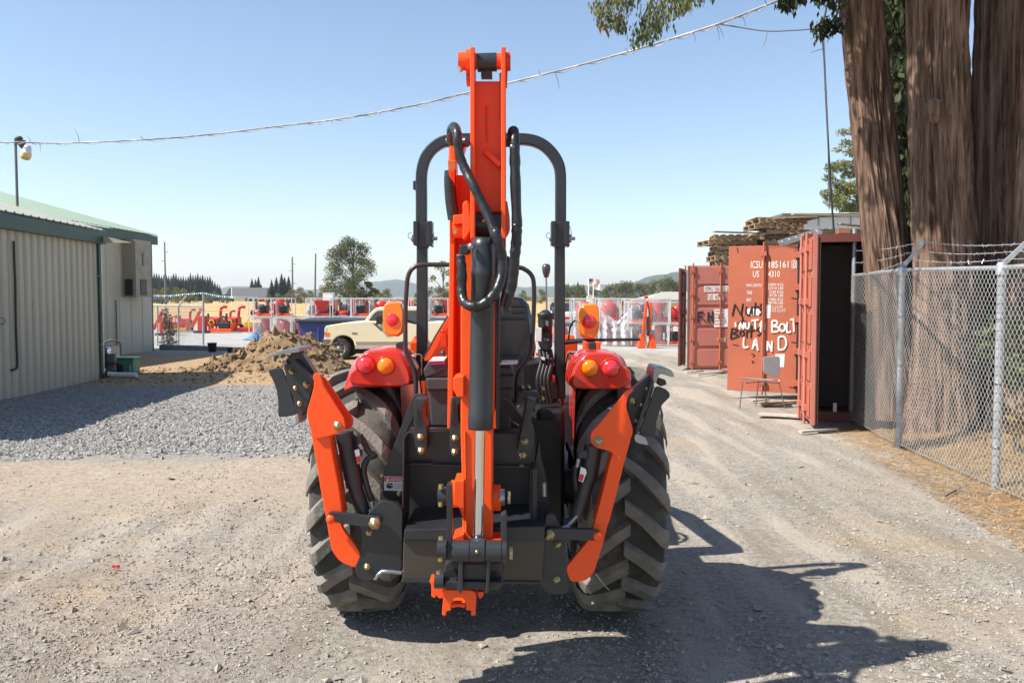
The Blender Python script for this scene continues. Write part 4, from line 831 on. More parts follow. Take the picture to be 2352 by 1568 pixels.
hose([(*z2(1105, 330), .1), (*z2(1100, 480), .05), (*z2(1085, 620),), (*z2(1070, 740),), (*z2(1085, 800),)], 3.3, .011)
mb = MB(); mb.plate(pl(z2, (800, 762), (960, 720), (900, 800), (890, 860), (860, 835)), 3.06, 3.1)
part(mb, 'hose_guard', RUBBERH, .004)
mb = MB(); mb.ball(W(*z1(815, 832), 3.2), .009); part(mb, 'grease_nipple', STEEL)
# --- bucket links and quick coupler
for q, Y0, Y1 in ((pl(z5, (1474, 48), (1500, 40), (1526, 60), (1528, 560), (1526, 770), (1480, 790), (1462, 600), (1478, 400)), 3.10, 3.16),
                  (pl(z6, (396, 345), (452, 320), (460, 350), (458, 700), (430, 805), (398, 790), (404, 600)), 3.10, 3.16), (pl(z4, (1182, 1300), (1222, 1290), (1225, 1420), (1185, 1440)), 3.2, 3.24)):
    mb = MB(); mb.plate(q, Y0, Y1); part(mb, 'bucket_link', BLACK, .003)
for z_, x0, x1, y, r, m_, Y in ((z5, 1392, 1476, 152, .034, BLACK, 3.15), (zb, 245, 375, 520, .036, BLACK, 3.10), (zb, 450, 690, 545, .040, BLACK, 3.10), (zb, 700, 908, 530, .043, BLACK, 3.10), (zb, 918, 1140, 545, .040, BLACK, 3.10), (zb, 1148, 1212, 545, .040, BLACK, 3.10), (zb, 1255, 1298, 560, .026, GOLD, 3.12), (zb, 205, 335, 950, .030, BLACK, 3.12), (z4, 1180, 1222, 1340, .03, STEEL, 3.2), (z4, 1252, 1278, 1345, .024, GOLD, 3.22)):
    mb = MB(); mb.cyl(W(*z_(x0, y), Y), W(*z_(x1, y), Y), r, n=24); part(mb, 'link_pin', m_, .003)
for z_, x, y, Y in ((z5, 1420, 62, 3.12), (z5, 1418, 232, 3.12), (zb, 292, 360, 3.06), (zb, 285, 660, 3.06), (zb, 262, 840, 3.08)):
    mb = MB(); mb.cyl(W(*z_(x, y - 22), Y), W(*z_(x, y + 22), Y), .0095, n=8); part(mb, 'bolt', GOLD, .002)
mb = MB(); mb.ball(W(*zb(795, 552), 3.055), .007); part(mb, 'grease_nipple', GOLD)
mb = MB(); Yq = 3.10
mb.plate(pl(zb, (350, 690), (1135, 700), (1150, 800), (1170, 900), (1165, 1010), (1110, 1085), (960, 1095), (330, 1080), (330, 900)), Yq + .05, Yq + .16)
mb.plate(pl(zb, (560, 720), (960, 720), (950, 960), (580, 960)), Yq + .02, Yq + .06)
mb.plate(pl(zb, (340, 965), (1140, 975), (1120, 1085), (335, 1078)), Yq + .0, Yq + .06)
part(mb, 'quick_coupler', BLACK, .005)
for q in (pl(zb, (545, 660), (600, 650), (605, 1100), (570, 1140), (520, 1100)), pl(zb, (930, 700), (985, 670), (970, 1130), (910, 1140), (925, 1000))):
    mb = MB(); mb.plate(q, Yq - .03, Yq + .06); part(mb, 'coupler_rib', BLACK, .004)
for a in ((405, 795, 530, 915), (1005, 830, 1070, 930)):
    mb = MB(); mb.plate(pl(zb, (a[0], a[1]), (a[2], a[1]), (a[2], a[3]), (a[0], a[3])), Yq + .046, Yq + .06); part(mb, 'coupler_slot', INK)
mb = MB(); mb.plate(pl(zb, (325, 1085), (790, 1090), (775, 1445), (715, 1445), (720, 1370), (640, 1370), (655, 1300), (600, 1190), (480, 1195), (430, 1300), (435, 1375), (370, 1380), (360, 1450), (305, 1440), (325, 1200)), Yq + .04, Yq + .12)
mb.plate(pl(zb, (440, 1280), (640, 1280), (625, 1340), (540, 1320), (445, 1340)), Yq + .13, Yq + .2)
for q in (pl(zb, (125, 955), (210, 965), (320, 1060), (330, 1190), (260, 1210), (230, 1150), (210, 1205), (160, 1180), (160, 1030)), pl(zb, (800, 1110), (895, 1110), (880, 1180), (835, 1215), (810, 1160))): mb.plate(q, Yq + .06, Yq + .14)
part(mb, 'coupler_hook', ORANGE, .003)
# --- backhoe main frame
mb = MB(); mb.plate(pl(z4, (262, 690), (1525, 715), (1545, 1060), (1530, 1700), (215, 1700), (240, 1040)), 3.74, 3.78); part(mb, 'frame_back_panel', BLACK)
mb = MB(); mb.plate(pl(z4, (265, 700), (1520, 720), (1525, 1035), (255, 1015)), 3.60, 3.74); part(mb, 'frame_upper_panel', BLACK, .004)
mb = MB(); mb.plate(pl(z4, (255, 1015), (1540, 1040), (1540, 1062), (250, 1036)), 3.56, 3.74); part(mb, 'frame_ledge', BLACK, .003)
mb = MB(); mb.tube([W(*z4(300 + 12 * k, 1017 + 4 * math.sin(2 * k)), 3.555) for k in range(18)], .005, 6); part(mb, 'weld_bead', BLACK)
mb = MB(); mb.plate(pl(z4, (328, 335), (450, 335), (262, 690), (235, 1130), (225, 1400), (20, 1350), (25, 1125)), 3.62, 3.66); part(mb, 'frame_left_cheek', BLACK, .003)
mb = MB(); mb.plate(pl(z5, (1052, -420), (1066, -420), (1050, 640), (1028, 640)), 3.46, 3.66); part(mb, 'frame_left_edge', BLACK, .003)
mb = MB(); mb.plate(pl(z4, (1480, 1060), (1545, 1060), (1545, 1690), (1470, 1690)), 3.47, 3.74); part(mb, 'frame_right_edge', BLACK, .008)
mb = MB(); mb.plate(pl(z4, (1560, 770), (1580, 960), (1640, 1180), (1680, 1700), (1545, 1700), (1520, 1000)), 3.6, 3.66); part(mb, 'frame_right_cheek', BLACK, .003)
mb = MB(); mb.plate([(928, 1216), (1252, 1208), (1250, 1236), (928, 1240)], 3.36, 3.72); part(mb, 'frame_shelf', BLACK, .004)
mb = MB(); mb.plate([(926, 1238), (1252, 1238), (1245, 1338), (924, 1335)], 3.38, 3.60); part(mb, 'frame_beam', mat('brown_black_paint', (.045, .040, .030, 1), .3, var=.15), .006)  # brown in this black is the ground's reflection, put into the colour
mb = MB(); mb.plate([(926, 1236), (1252, 1234), (1252, 1243), (926, 1245)], 3.365, 3.40); mb.plate([(922, 1331), (1240, 1335), (1238, 1341), (922, 1338)], 3.37, 3.42); part(mb, 'beam_flange', BLACK, .002)
# stabilizer mounting plates
mb = MB(); mb.plate(pl(z5, (830, 190), (1046, 262), (1040, 640), (1040, 900), (845, 888), (770, 970), (680, 992), (610, 960), (572, 860), (635, 720), (655, 540), (640, 470), (700, 330)), 3.42, 3.45)
lp = part(mb, 'left_mounting_plate', BLACK, .003)
mb = MB(); mb.tube([W(*z5(775, 970), 3.415), W(*z5(845, 892), 3.415), W(*z5(1035, 905), 3.415)], .008, 6, 2); part(mb, 'weld_bead', STEEL)
mb = MB(); mb.plate(pl(z6, (845, 330), (930, 330), (990, 480), (1050, 590), (1022, 640), (1022, 830), (1075, 1020), (1060, 1095), (1000, 1122), (870, 1110), (765, 1000), (800, 640)), 3.42, 3.45); part(mb, 'right_mounting_plate', BLACK, .003)
mb = MB(); mb.plate(pl(z5, (310, 318), (350, 312), (700, 352), (830, 362), (838, 420), (800, 458), (690, 460), (560, 445), (440, 418), (385, 410)), 3.385, 3.41); lk = part(mb, 'stabilizer_link', BLACK, .003)
mb = MB(); mb.plate(pl(z6, (852, 482), (900, 474), (1300, 480), (1370, 500), (1385, 560), (1360, 592), (1000, 586), (870, 580), (845, 540)), 3.385, 3.41); part(mb, 'stabilizer_link', BLACK, .003)
for z_, x, y, Y, r in ((z5, 770, 425, 3.38, .024), (z5, 714, 512, 3.415, .013), (z5, 697, 848, 3.415, .013), (z6, 877, 535, 3.38, .021), (z6, 957, 627, 3.415, .014), (z6, 950, 972, 3.415, .014), (z4, 190, 1305, 3.6, .011), (z4, 18, 1135, 3.61, .008), (z4, 12, 1280, 3.61, .008)): bolt(z_, x, y, Y, r)
# lock brackets with two bolts each
for q, hole, bs in ((pl(z4, (345, 378), (448, 382), (440, 420), (420, 450), (422, 590), (462, 640), (462, 880), (400, 935), (345, 860), (330, 700), (335, 400)), ((345, 470), (372, 465), (376, 600), (345, 620)), ((395, 755), (402, 890))),
                    (pl(z4, (700, 352), (795, 358), (790, 420), (768, 450), (770, 590), (800, 640), (800, 880), (740, 935), (680, 870), (682, 640)), ((705, 400), (728, 395), (728, 560), (700, 630)), ((735, 768), (732, 903))),
                    (pl(z4, (1440, 375), (1538, 400), (1530, 440), (1490, 490), (1478, 620), (1508, 680), (1505, 850), (1460, 960), (1370, 960), (1338, 900), (1390, 640)), ((1425, 500), (1452, 480), (1436, 620), (1395, 650)), ((1420, 798), (1400, 932)))):
    mb = MB(); mb.plate(q, 3.48, 3.60); br = part(mb, 'lock_bracket', BLACK, .004)
    mb = MB(); mb.plate(pl(z4, *hole), 3.474, 3.49); mb.build('bracket_recess', STEEL if False else BLACK2, br)
    for b_ in bs: bolt(z4, b_[0], b_[1], 3.475, .0145, br)
mb = MB(); mb.plate(pl(z4, (1295, 598), (1368, 560), (1362, 650), (1330, 625)), 3.7, 3.72); part(mb, 'bright_tab', STEEL)
mb = MB(); mb.plate(pl(z4, (1180, 360), (1260, 400), (1390, 560), (1390, 640), (1300, 600)), 3.66, 3.72); part(mb, 'frame_strut', BLACK2)
# danger sticker
def text(s, m, parent, loc, size, rot=(math.pi / 2, 0, 0), sx=1, name='lettering', ax='CENTER', extrude=.0006, fit=None):
    cu = bpy.data.curves.new(name, 'FONT'); cu.body = s; cu.size = size; cu.extrude = extrude; cu.resolution_u = 2
    tmp = bpy.data.objects.new('tmp', cu); me = bpy.data.meshes.new_from_object(tmp); bpy.data.objects.remove(tmp)
    v = np.array([q.co[:] for q in me.vertices]); lo, hi = v.min(0), v.max(0); k = (fit[0] / (hi[0] - lo[0]), fit[1] / (hi[1] - lo[1])) if fit else (sx, 1)
    for q in me.vertices: q.co = ((q.co.x - (lo[0] + hi[0]) / 2) * k[0], (q.co.y - (lo[1] + hi[1]) / 2) * k[1], q.co.z)
    me.materials.clear(); o = link(name, me, m, parent); o.location = Vector(loc) - (wl(parent) if parent else Vector((0, 0, 0))); o.rotation_euler = rot; return o
mb = MB(); mb.plate(pl(z4, (38, 1138), (228, 1140), (224, 1280), (40, 1275)), 3.606, 3.612); st = part(mb, 'danger_sticker', WHITE)
mb = MB(); mb.plate(pl(z4, (40, 1144), (228, 1144), (226, 1190), (42, 1188)), 3.602, 3.605); mb.build('red_band', REDPR, st)
text('DANGER', WHITE, st, W(*z4(170, 1167), 3.600), .021, sx=1.05)
mb = MB(); mb.plate(pl(z4, (56, 1182), (70, 1154), (86, 1182)), 3.600, 3.602); mb.build('warning_triangle', WHITE, st)
mb = MB()
for q in (((62, 1222), (112, 1240)), ((64, 1240), (108, 1246)), ((75, 1210), (118, 1215)), ((118, 1205), (118, 1240)), ((110, 1246), (124, 1232)), ((90, 1230), (98, 1256))): mb.beam(W(*z4(*q[0]), 3.601), W(*z4(*q[1]), 3.601), .001, .006, (0, 0, 1))
mb.build('hand_pictogram', INK, st)
mb = MB()
for k in range(4): mb.beam(W(*z4(150, 1212 + 14 * k), 3.601), W(*z4(220 - 10 * (k % 2), 1212 + 14 * k), 3.601), .001, .002)
mb.beam(W(*z4(143, 1205), 3.601), W(*z4(143, 1262), 3.601), .0015, .001); mb.build('small_print', mat('grey_print', (.45, .45, .46, 1), .6), st)
# --- stabilizers
def stab(gpoly, gback, apoly, foot, pads, z, zz, bolts, Y):
    mb = MB(); mb.plate(apoly, Y, Y + .10); part(mb, 'stabilizer_arm', ORANGE, .005)
    mb = MB(); mb.plate(foot, Y + .005, Y + .035); part(mb, 'stabilizer_foot', ORANGE, .003)
    mb = MB(); mb.plate(gpoly, Y - .012, Y + .006); g = part(mb, 'stabilizer_cheek', ORANGE, .003)
    mb = MB(); mb.plate(gback, Y + .10, Y + .12); part(mb, 'stabilizer_cheek', ORANGE2, .003)
    for x, y, r in bolts: bolt(z, x, y, Y - .013, r, g)
    for q, y0, y1, m_, nm in pads:
        mb = MB(); mb.plate(q, y0, y1); part(mb, nm, m_, .003)
stab(pl(z3, (415, 425), (445, 412), (475, 440), (500, 520), (660, 770), (672, 840), (640, 880), (560, 905), (430, 935), (390, 850), (364, 720), (400, 610), (425, 510)),
     pl(z3, (462, 420), (510, 455), (700, 735), (728, 775), (722, 835), (680, 860), (560, 780)),
     pl(z3, (372, 750), (540, 880), (580, 1100), (625, 1330), (655, 1560), (520, 1568), (470, 1300), (430, 1060), (395, 860)) ,
     pl(z5, (232, 0), (345, 0), (400, 330), (470, 500), (560, 610), (642, 730), (590, 866), (430, 800), (350, 690), (318, 520), (300, 400)),
     [(pl(z3, (178, 330), (300, 215), (335, 270), (432, 420), (424, 505), (362, 715), (308, 810), (240, 600)), 3.50, 3.56, BLACK, 'pad_bracket'),
      (pl(z3, (245, 320), (270, 312), (420, 470), (430, 520), (405, 510)), 3.44, 3.52, BLACK, 'pad_rib'),
      (pl(z3, (57, 392), (165, 372), (190, 420), (265, 600), (285, 738), (240, 752), (150, 762), (140, 740), (142, 640), (128, 540), (95, 460)), 3.50, 3.512, BLACK, 'stabilizer_pad'),
      (pl(z3, (65, 278), (175, 232), (300, 215), (312, 250), (175, 268), (68, 292)), 3.40, 3.62, STEEL, 'pad_edge'),
      (pl(z3, (205, 832), (280, 808), (282, 740), (300, 738), (306, 806), (280, 828), (212, 845)), 3.42, 3.56, STEEL, 'pad_edge'),
      (pl(z3, (175, 330), (205, 318), (212, 345), (182, 352)), 3.47, 3.5, STEEL, 'pad_clip')], z3, z5,
     [(610, 828, .018)], 3.42)
for x, y, r in ((245, 402, .011), (365, 503, .016), (277, 532, .009), (310, 655, .010)): bolt(z3, x, y, 3.495, r)
stab(pl(z7, (1020, 548), (1052, 542), (1000, 600), (990, 680), (1040, 840), (1042, 880), (1015, 960), (995, 1030), (940, 1110), (905, 1060), (860, 1025), (760, 1000), (712, 960), (712, 880), (780, 815), (985, 562)),
     pl(z7, (1000, 545), (960, 600), (760, 830), (735, 860), (760, 930), (860, 860)),
     pl(z7, (1044, 862), (1012, 985), (978, 1105), (850, 1610), (735, 1610), (800, 1370), (862, 1115), (900, 1000)),
     pl(z6, (1425, 0), (1568, 0), (1480, 330), (1432, 490), (1410, 590), (1312, 908), (1230, 985), (1085, 1000), (1030, 865), (1150, 720), (1250, 600), (1300, 480), (1345, 320)),
     [(pl(z7, (1175, 425), (1195, 440), (1210, 470), (1200, 560), (1075, 870), (1040, 850), (990, 640), (992, 600), (1050, 535)), 3.50, 3.56, BLACK, 'pad_bracket'),
      (pl(z7, (1192, 470), (1215, 480), (1082, 885), (1050, 900)), 3.44, 3.52, BLACK, 'pad_rib'),
      (pl(z7, (1225, 512), (1300, 540), (1330, 570), (1334, 600), (1270, 665), (1250, 720), (1225, 810), (1222, 900), (1195, 918), (1085, 895), (1140, 740)), 3.46, 3.472, BLACK, 'stabilizer_pad'),
      (pl(z7, (1200, 480), (1205, 400), (1225, 358), (1345, 388), (1372, 445), (1340, 445), (1250, 415), (1225, 500)), 3.42, 3.60, STEEL, 'pad_edge'),
      (pl(z7, (1240, 450), (1300, 470), (1308, 505), (1260, 520), (1235, 500)), 3.5, 3.54, BLACK, 'pad_hook'),
      (pl(z7, (1058, 900), (1080, 890), (1140, 915), (1168, 985), (1080, 965), (1055, 945)), 3.42, 3.54, STEEL, 'pad_edge')], z7, z6,
     [(770, 950, .020)], 3.42)
for x, y, r in ((1045, 640, .017), (1155, 540, .009), (1110, 665, .009), (1066, 790, .009)): bolt(z7, x, y, 3.49, r)
for x, y, z_ in ((345, 375, z5), (1345, 540, z6)):
    mb = MB(); p = W(*z_(x, y), 3.40); mb.lathe(p, (0, -1, 0), [(0, .022), (.014, .020), (.0185, .014), (.0185, 0)], 14); part(mb, 'pivot_pin', ORANGE)
# stabilizer cylinders, hoses and fittings
mb = MB(); mb.cyl(W(*z3(660, 880), 3.50), W(*z3(745, 1300), 3.50), .036, n=18); mb.cyl(W(*z3(745, 1300), 3.50), W(*z3(820, 1540), 3.49), .030, n=18); part(mb, 'stabilizer_cylinder', BLACK)
mb = MB(); mb.cyl(W(*z7(735, 985), 3.50), W(*z7(690, 1250), 3.50), .038, n=18); mb.cyl(W(*z7(690, 1250), 3.5), W(*z7(600, 1560), 3.49), .03, n=18); part(mb, 'stabilizer_cylinder', BLACK)
mb = MB(); mb.plate(pl(z3, (740, 1020), (775, 1010), (792, 1110), (765, 1128)), 3.452, 3.458); sk_ = part(mb, 'cylinder_sticker', WHITE)
mb = MB(); mb.plate(pl(z3, (752, 1072), (783, 1062), (790, 1108), (766, 1124)), 3.448, 3.451); mb.build('red_band', REDPR, sk_)
mb = MB(); mb.plate(pl(z7, (635, 1150), (672, 1165), (680, 1195), (650, 1272), (615, 1255)), 3.450, 3.456); sk_ = part(mb, 'cylinder_sticker', WHITE)
mb = MB(); mb.plate(pl(z7, (628, 1205), (660, 1215), (645, 1265), (616, 1250)), 3.446, 3.449); mb.build('red_band', REDPR, sk_)
mb = MB(); mb.tube([W(*z3(x, y), 3.5) for x, y in ((770, 930), (800, 930), (850, 1030), (900, 1060), (850, 1080), (815, 1150), (820, 1230), (850, 1340), (880, 1420))], .013, 8, 4); part(mb, 'hydraulic_hose', RUBBERH)
mb = MB(); mb.tube([W(*z7(x, y), 3.52) for x, y in ((600, 1150), (590, 1250), (610, 1380), (600, 1480), (575, 1560), (500, 1590))], .018, 8, 4); part(mb, 'hydraulic_hose', RUBBERH)
mb = MB(); mb.tube([W(*z7(x, y), 3.56) for x, y in ((640, 1140), (680, 1300), (690, 1450), (660, 1560))], .016, 8, 4); part(mb, 'hydraulic_hose', RUBBERH)
for z_, a, b in ((z3, (780, 970), (800, 1010)), (z3, (875, 1420), (890, 1480)), (z3, (860, 1480), (880, 1510)), (z7, (618, 1085), (605, 1150)), (z6, (1150, 350), (1070, 430)), (z6, (1070, 440), (1000, 470)), (z4, (1605, 1200), (1610, 1330))):
    mb = MB(); mb.cyl(W(*z_(*a), 3.47), W(*z_(*b), 3.47), .010, n=8); part(mb, 'hose_fitting', STEEL)
mb = MB(); mb.plate(pl(z3, (755, 905), (795, 905), (800, 965), (765, 975)), 3.47, 3.52); part(mb, 'cylinder_port', BLACK, .004); mb = MB(); mb.plate(pl(z7, (610, 1035), (690, 1020), (690, 1085), (615, 1085)), 3.46, 3.52); part(mb, 'cylinder_port', BLACK, .004)
# dangling cable tie by the right tyre
mb = MB(); mb.tube([W(*z6(1325, 910), 3.6), W(*z6(1380, 985), 3.62), W(*z6(1460, 1075), 3.66)], .003, 4); part(mb, 'cable_tie', STEEL)
# ================================================================== shipping containers on the right
RUSTR = mat('terracotta_container_paint', (.40, .105, .05, 1), .55, var=.1, scale=1.2, patch=((.20, .07, .035, 1), 3.0, .66), bump=.05, bscale=30)
PINKR = mat('faded_red_container_paint', (.46, .155, .115, 1), .6, var=.1, scale=1.4, patch=((.26, .09, .06, 1), 4, .68))
SHADED_RED = mat('shade_darkened_container_red', (.13, .03, .022, 1), .6, var=.2, scale=1.5)  # container red darkened: the shade on these faces is in the colour
WPAINT = mat('white_stencil_paint', (.80, .76, .70, 1), .7, var=.08)
U3 = Vector((0, 0, 1))
def cbox(mb, o, u, v, a, b):   # box between local corners a, b in the frame (u, v, up) at o
    P = lambda p: o + u * p[0] + v * p[1] + U3 * p[2]
    return mb.hexa([P((a[0], a[1], a[2])), P((b[0], a[1], a[2])), P((b[0], b[1], a[2])), P((a[0], b[1], a[2])), P((a[0], a[1], b[2])), P((b[0], a[1], b[2])), P((b[0], b[1], b[2])), P((a[0], b[1], b[2]))])
def container(name_label, o, u, v, L, m, hgt=2.59, closed=True):
    # o: near corner of the door end; u runs along the door end, v along the length
    r = thing('shipping_container', name_label, 'container', o); Wd = 2.44
    for i, (a, b) in enumerate(((0, 0), (Wd - .12, 0), (0, L - .12), (Wd - .12, L - .12))):
        mb = MB(); cbox(mb, o, u, v, (a, b, .0), (a + .12, b + .12, hgt)); mb.build('corner_post', m, r, .006)
        for zc_ in (0, hgt - .115):
            mb = MB(); cbox(mb, o, u, v, (a - .006, b - .006, zc_), (a + .126, b + .126, zc_ + .12)); mb.build('corner_casting', m, r, .01)
    mb = MB(); cbox(mb, o, u, v, (.12, .0, .0), (Wd - .12, .12, .14)); mb.build('door_sill', m, r); mb = MB(); cbox(mb, o, u, v, (.12, .0, hgt - .12), (Wd - .12, .12, hgt - .01)); mb.build('door_frame', m, r)
    for s0 in (.0, Wd):
        mb = MB(); pts = []; x = .12; d = .035 if s0 == 0 else -.035; k = 0
        while x < L - .12:
            pts += [(x, 0), (min(x + .07, L), 0), (min(x + .14, L), d), (min(x + .21, L), d)]; x += .28
        pp = [o + u * (s0 + .02 * (1 if s0 == 0 else -1) + q) + v * xx for xx, q in pts]; n_ = len(pp)
        mb.add([p + U3 * .1 for p in pp] + [p + U3 * (hgt - .08) for p in pp], [(i, i + 1, n_ + i + 1, n_ + i) for i in range(n_ - 1)]); mb.build('side_wall', m, r)
        mb = MB(); cbox(mb, o, u, v, (s0 - .05 if s0 else 0, .12, hgt - .09), (s0 if s0 else .05, L - .12, hgt - .01)); cbox(mb, o, u, v, (s0 - .05 if s0 else 0, .12, .02), (s0 if s0 else .05, L - .12, .16)); mb.build('side_rail', m, r)
    mb = MB(); cbox(mb, o, u, v, (.03, .06, hgt - .045), (Wd - .03, L - .03, hgt - .02)); mb.build('roof', m, r)
    mb = MB(); cbox(mb, o, u, v, (.05, .1, .08), (Wd - .05, L - .05, .13)); cbox(mb, o, u, v, (.05, L - .06, .1), (Wd - .05, L - .03, hgt - .06)); mb.build('floor_frame', SHADED_RED, r)
    return r
def leaf(r, hinge, dirn, width, z0, z1, m, nrm, ribs=False, name='door'):
    dirn = Vector(dirn).normalized(); nrm = Vector(nrm).normalized(); mb = MB()
    cbox(mb, Vector((hinge[0], hinge[1], 0)), dirn, nrm, (0, -.05, z0), (width, 0, z1)); d = mb.build(name, m, r, .005)
    h = Vector((hinge[0], hinge[1], 0))
    if ribs:
        hh = (z1 - z0) / 5
        for k in range(5):
            mb = MB(); cbox(mb, h, dirn, nrm, (.08, .0, z0 + hh * k + .05), (width - .16, .022, z0 + hh * (k + 1) - .03)); mb.build('door_panel', m, d, .012)
    return d, h, dirn, nrm
def rod(d, h, dirn, nrm, s, z0, z1, m, nb=4, off=.045):
    p = h + dirn * s + nrm * off; mb = MB(); mb.cyl(p + U3 * (z0 - .05), p + U3 * (z1 + .06), .019, n=8); ro = mb.build('lock_rod', m, d)
    for k in range(nb):
        mb = MB(); cbox(mb, h, dirn, nrm, (s - .05, .0, z0 + .12 + (z1 - z0 - .3) * k / (nb - 1)), (s + .05, off + .02, z0 + .2 + (z1 - z0 - .3) * k / (nb - 1))); mb.build('rod_bracket', m, d, .004)
# A: nearest, its dark mouth towards the yard, one leaf swung straight out and seen almost edge on
oA = Vector((4.03, 12.08, -.125)); vA2 = Vector((.316, .949, 0)).normalized(); uA2 = Vector((.949, -.316, 0)).normalized()
uA = Vector((.645, 2.36, 0)).normalized(); vA = Vector((2.36, -.645, 0)).normalized(); nA = -vA
rA = container('near short container, dark open mouth, one red leaf swung out edge on', oA, uA2, vA2, 2.35, SHADED_RED)
lo_ = Vector((3.775, 10.9, 0)) - Vector((4.0, 12.06, 0)); nL = Vector((lo_.y, -lo_.x, 0)).normalized(); nL = nL if nL.x < 0 else -nL
d, hh2, dd_, nn_ = leaf(rA, (4.0, 12.06), lo_, 1.18, .0, 2.36, RUSTR, nL, True, 'open_leaf')
for s in (.3, .8): rod(d, hh2, dd_, nn_, s, .0, 2.36, PINKR)
mb = MB(); cbox(mb, hh2, dd_, nn_, (1.172, -.035, -.02), (1.19, .022, 2.38)); mb.build('leaf_edge', PINKR, d, .004)
mb = MB(); cbox(mb, hh2, dd_, nn_, (1.0, -.075, .0), (1.17, -.055, 2.34)); mb.build('leaf_gasket', mat('dark_gasket', (.05, .03, .025, 1), .8), d)
for z_, sz in ((1.96, .16), (1.70, .13)):
    mb = MB(); cbox(mb, hh2, dd_, nn_, (.12, .024, z_), (.30, .03, z_ + sz)); cbox(mb, hh2, dd_, nn_, (.62, .024, z_), (.74, .03, z_ + sz)); mb.build('stencil_mark', WPAINT, d)
mb = MB(); cbox(mb, oA, uA2, vA2, (.42, .02, .05), (.47, .05, .26)); mb.build('hose_bib', WPAINT, rA, .01)
mb = MB(); cbox(mb, oA, uA2, vA2, (.08, .5, .15), (2.36, .54, 2.45)); mb.build('inner_partition', mat('unlit_ply', (.05, .035, .03, 1), .9), rA)  # added dark sheet standing for the shade inside the container
# B: behind it, near leaf swung out towards the yard with the writing on it
oB = Vector((4.92, 14.72, -.15)); rB = container('container with open door leaf painted NUT BOLT LAND beside the tree', oB, uA, vA, 6.06, RUSTR)
hB = Vector((4.865, 14.70, 0)); fB = W(1672, 730, 15.22); dB = Vector((fB.x - hB.x, fB.y - hB.y, 0)); wB = dB.length; dB.normalize(); nB = Vector((dB.y, -dB.x, 0)); nB = nB if nB.y < 0 else -nB
zB0, zB1 = W(1836, 903, 14.7).z, W(1838, 562, 14.7).z
d, h, dd, nn = leaf(rB, hB, dB, wB, zB0, zB1, RUSTR, nB, False, 'open_door'); dleaf = d
rod(d, h, dd, nn, wB * .50, zB0, zB1, RUSTR, 2)
mb = MB(); cbox(mb, h, dd, nn, (.02, -.02, zB0), (.055, .012, zB1)); mb.build('door_gasket', INK, d)
for zz_ in np.linspace(zB0 + .12, zB1 - .22, 5):
    mb = MB(); cbox(mb, h, dd, nn, (-.05, -.02, zz_), (.10, .035, zz_ + .10)); mb.cyl(h + nn * .02 + U3 * (zz_ - .03), h + nn * .02 + U3 * (zz_ + .13), .022, n=8); mb.build('hinge', RUSTR, d, .004)
def onB(x, y, off):   # a point of the photographed door, on the leaf's plane
    p = zc(x, y); a = W(p[0], p[1], 10.) - Vector((0, 0, H)); o = Vector((0, 0, H)); q = h + nn * off
    t = (q - o).dot(nn) / a.dot(nn); return o + a * t
RB = (math.pi / 2, 0, math.atan2(-dd.y, -dd.x))
def strokes(name, m, S, r, off, parent):
    mb = MB()
    for st in S: mb.tube([onB(x, y, off) for x, y in st], r, 6, 3)
    o = mb.build(name, m, parent); return o
def ring(cx, cy, rx, ry, n=9): return [(cx + rx * math.cos(a), cy + ry * math.sin(a)) for a in np.linspace(-1.5, 4.78, n)]
for s, xa, xb, ya, yb in (('ICSU', 636, 718, 370, 422), ('185161', 762, 900, 370, 420), ('0', 930, 951, 374, 416), ('US', 650, 695, 440, 484), ('4310', 757, 840, 440, 484), ('MAX.GROSS', 606, 712, 530, 552), ('TARE', 606, 646, 580, 604), ('NET', 606, 640, 632, 655),
                     ('24000 KGS', 757, 865, 526, 546), ('52910 LBS', 757, 865, 551, 571), ('2140 KGS', 765, 865, 577, 597), ('4720 LBS', 765, 865, 601, 621), ('21860 KGS', 757, 863, 629, 649), ('48190 LBS', 757, 863, 653, 673), ('33.2 CU.M', 760, 858, 681, 701), ('1172 CU.FT', 775, 880, 706, 728)):
    a_, b_ = onB(xa, yb, .004), onB(xb, ya, .004); text(s, WPAINT, d, (a_ + b_) / 2, 1, RB, 1, extrude=.001, fit=((b_ - a_).to_2d().length, b_.z - a_.z))
mb = MB(); q = [onB(x, y, .004) for x, y in ((925, 368), (956, 368), (956, 422), (925, 422), (925, 368))]
for i in range(4): mb.beam(q[i], q[i + 1], .008, .008)
mb.build('number_box', WPAINT, d)
mb = MB(); mb.add([onB(x, y, .003) for x, y in ((742, 680), (775, 676), (772, 770), (744, 772))], [(0, 1, 2, 3)]); mb.add([onB(x, y, .003) for x, y in ((600, 705), (660, 700), (708, 712), (700, 748), (620, 752))], [(0, 1, 2, 3, 4)]); mb.add([onB(x, y, .004) for x, y in ((808, 1022), (872, 1022), (868, 1112), (838, 1112), (838, 1050), (808, 1050))], [(0, 1, 2, 3, 4, 5)]); mb.build('white_patch', WPAINT, d)
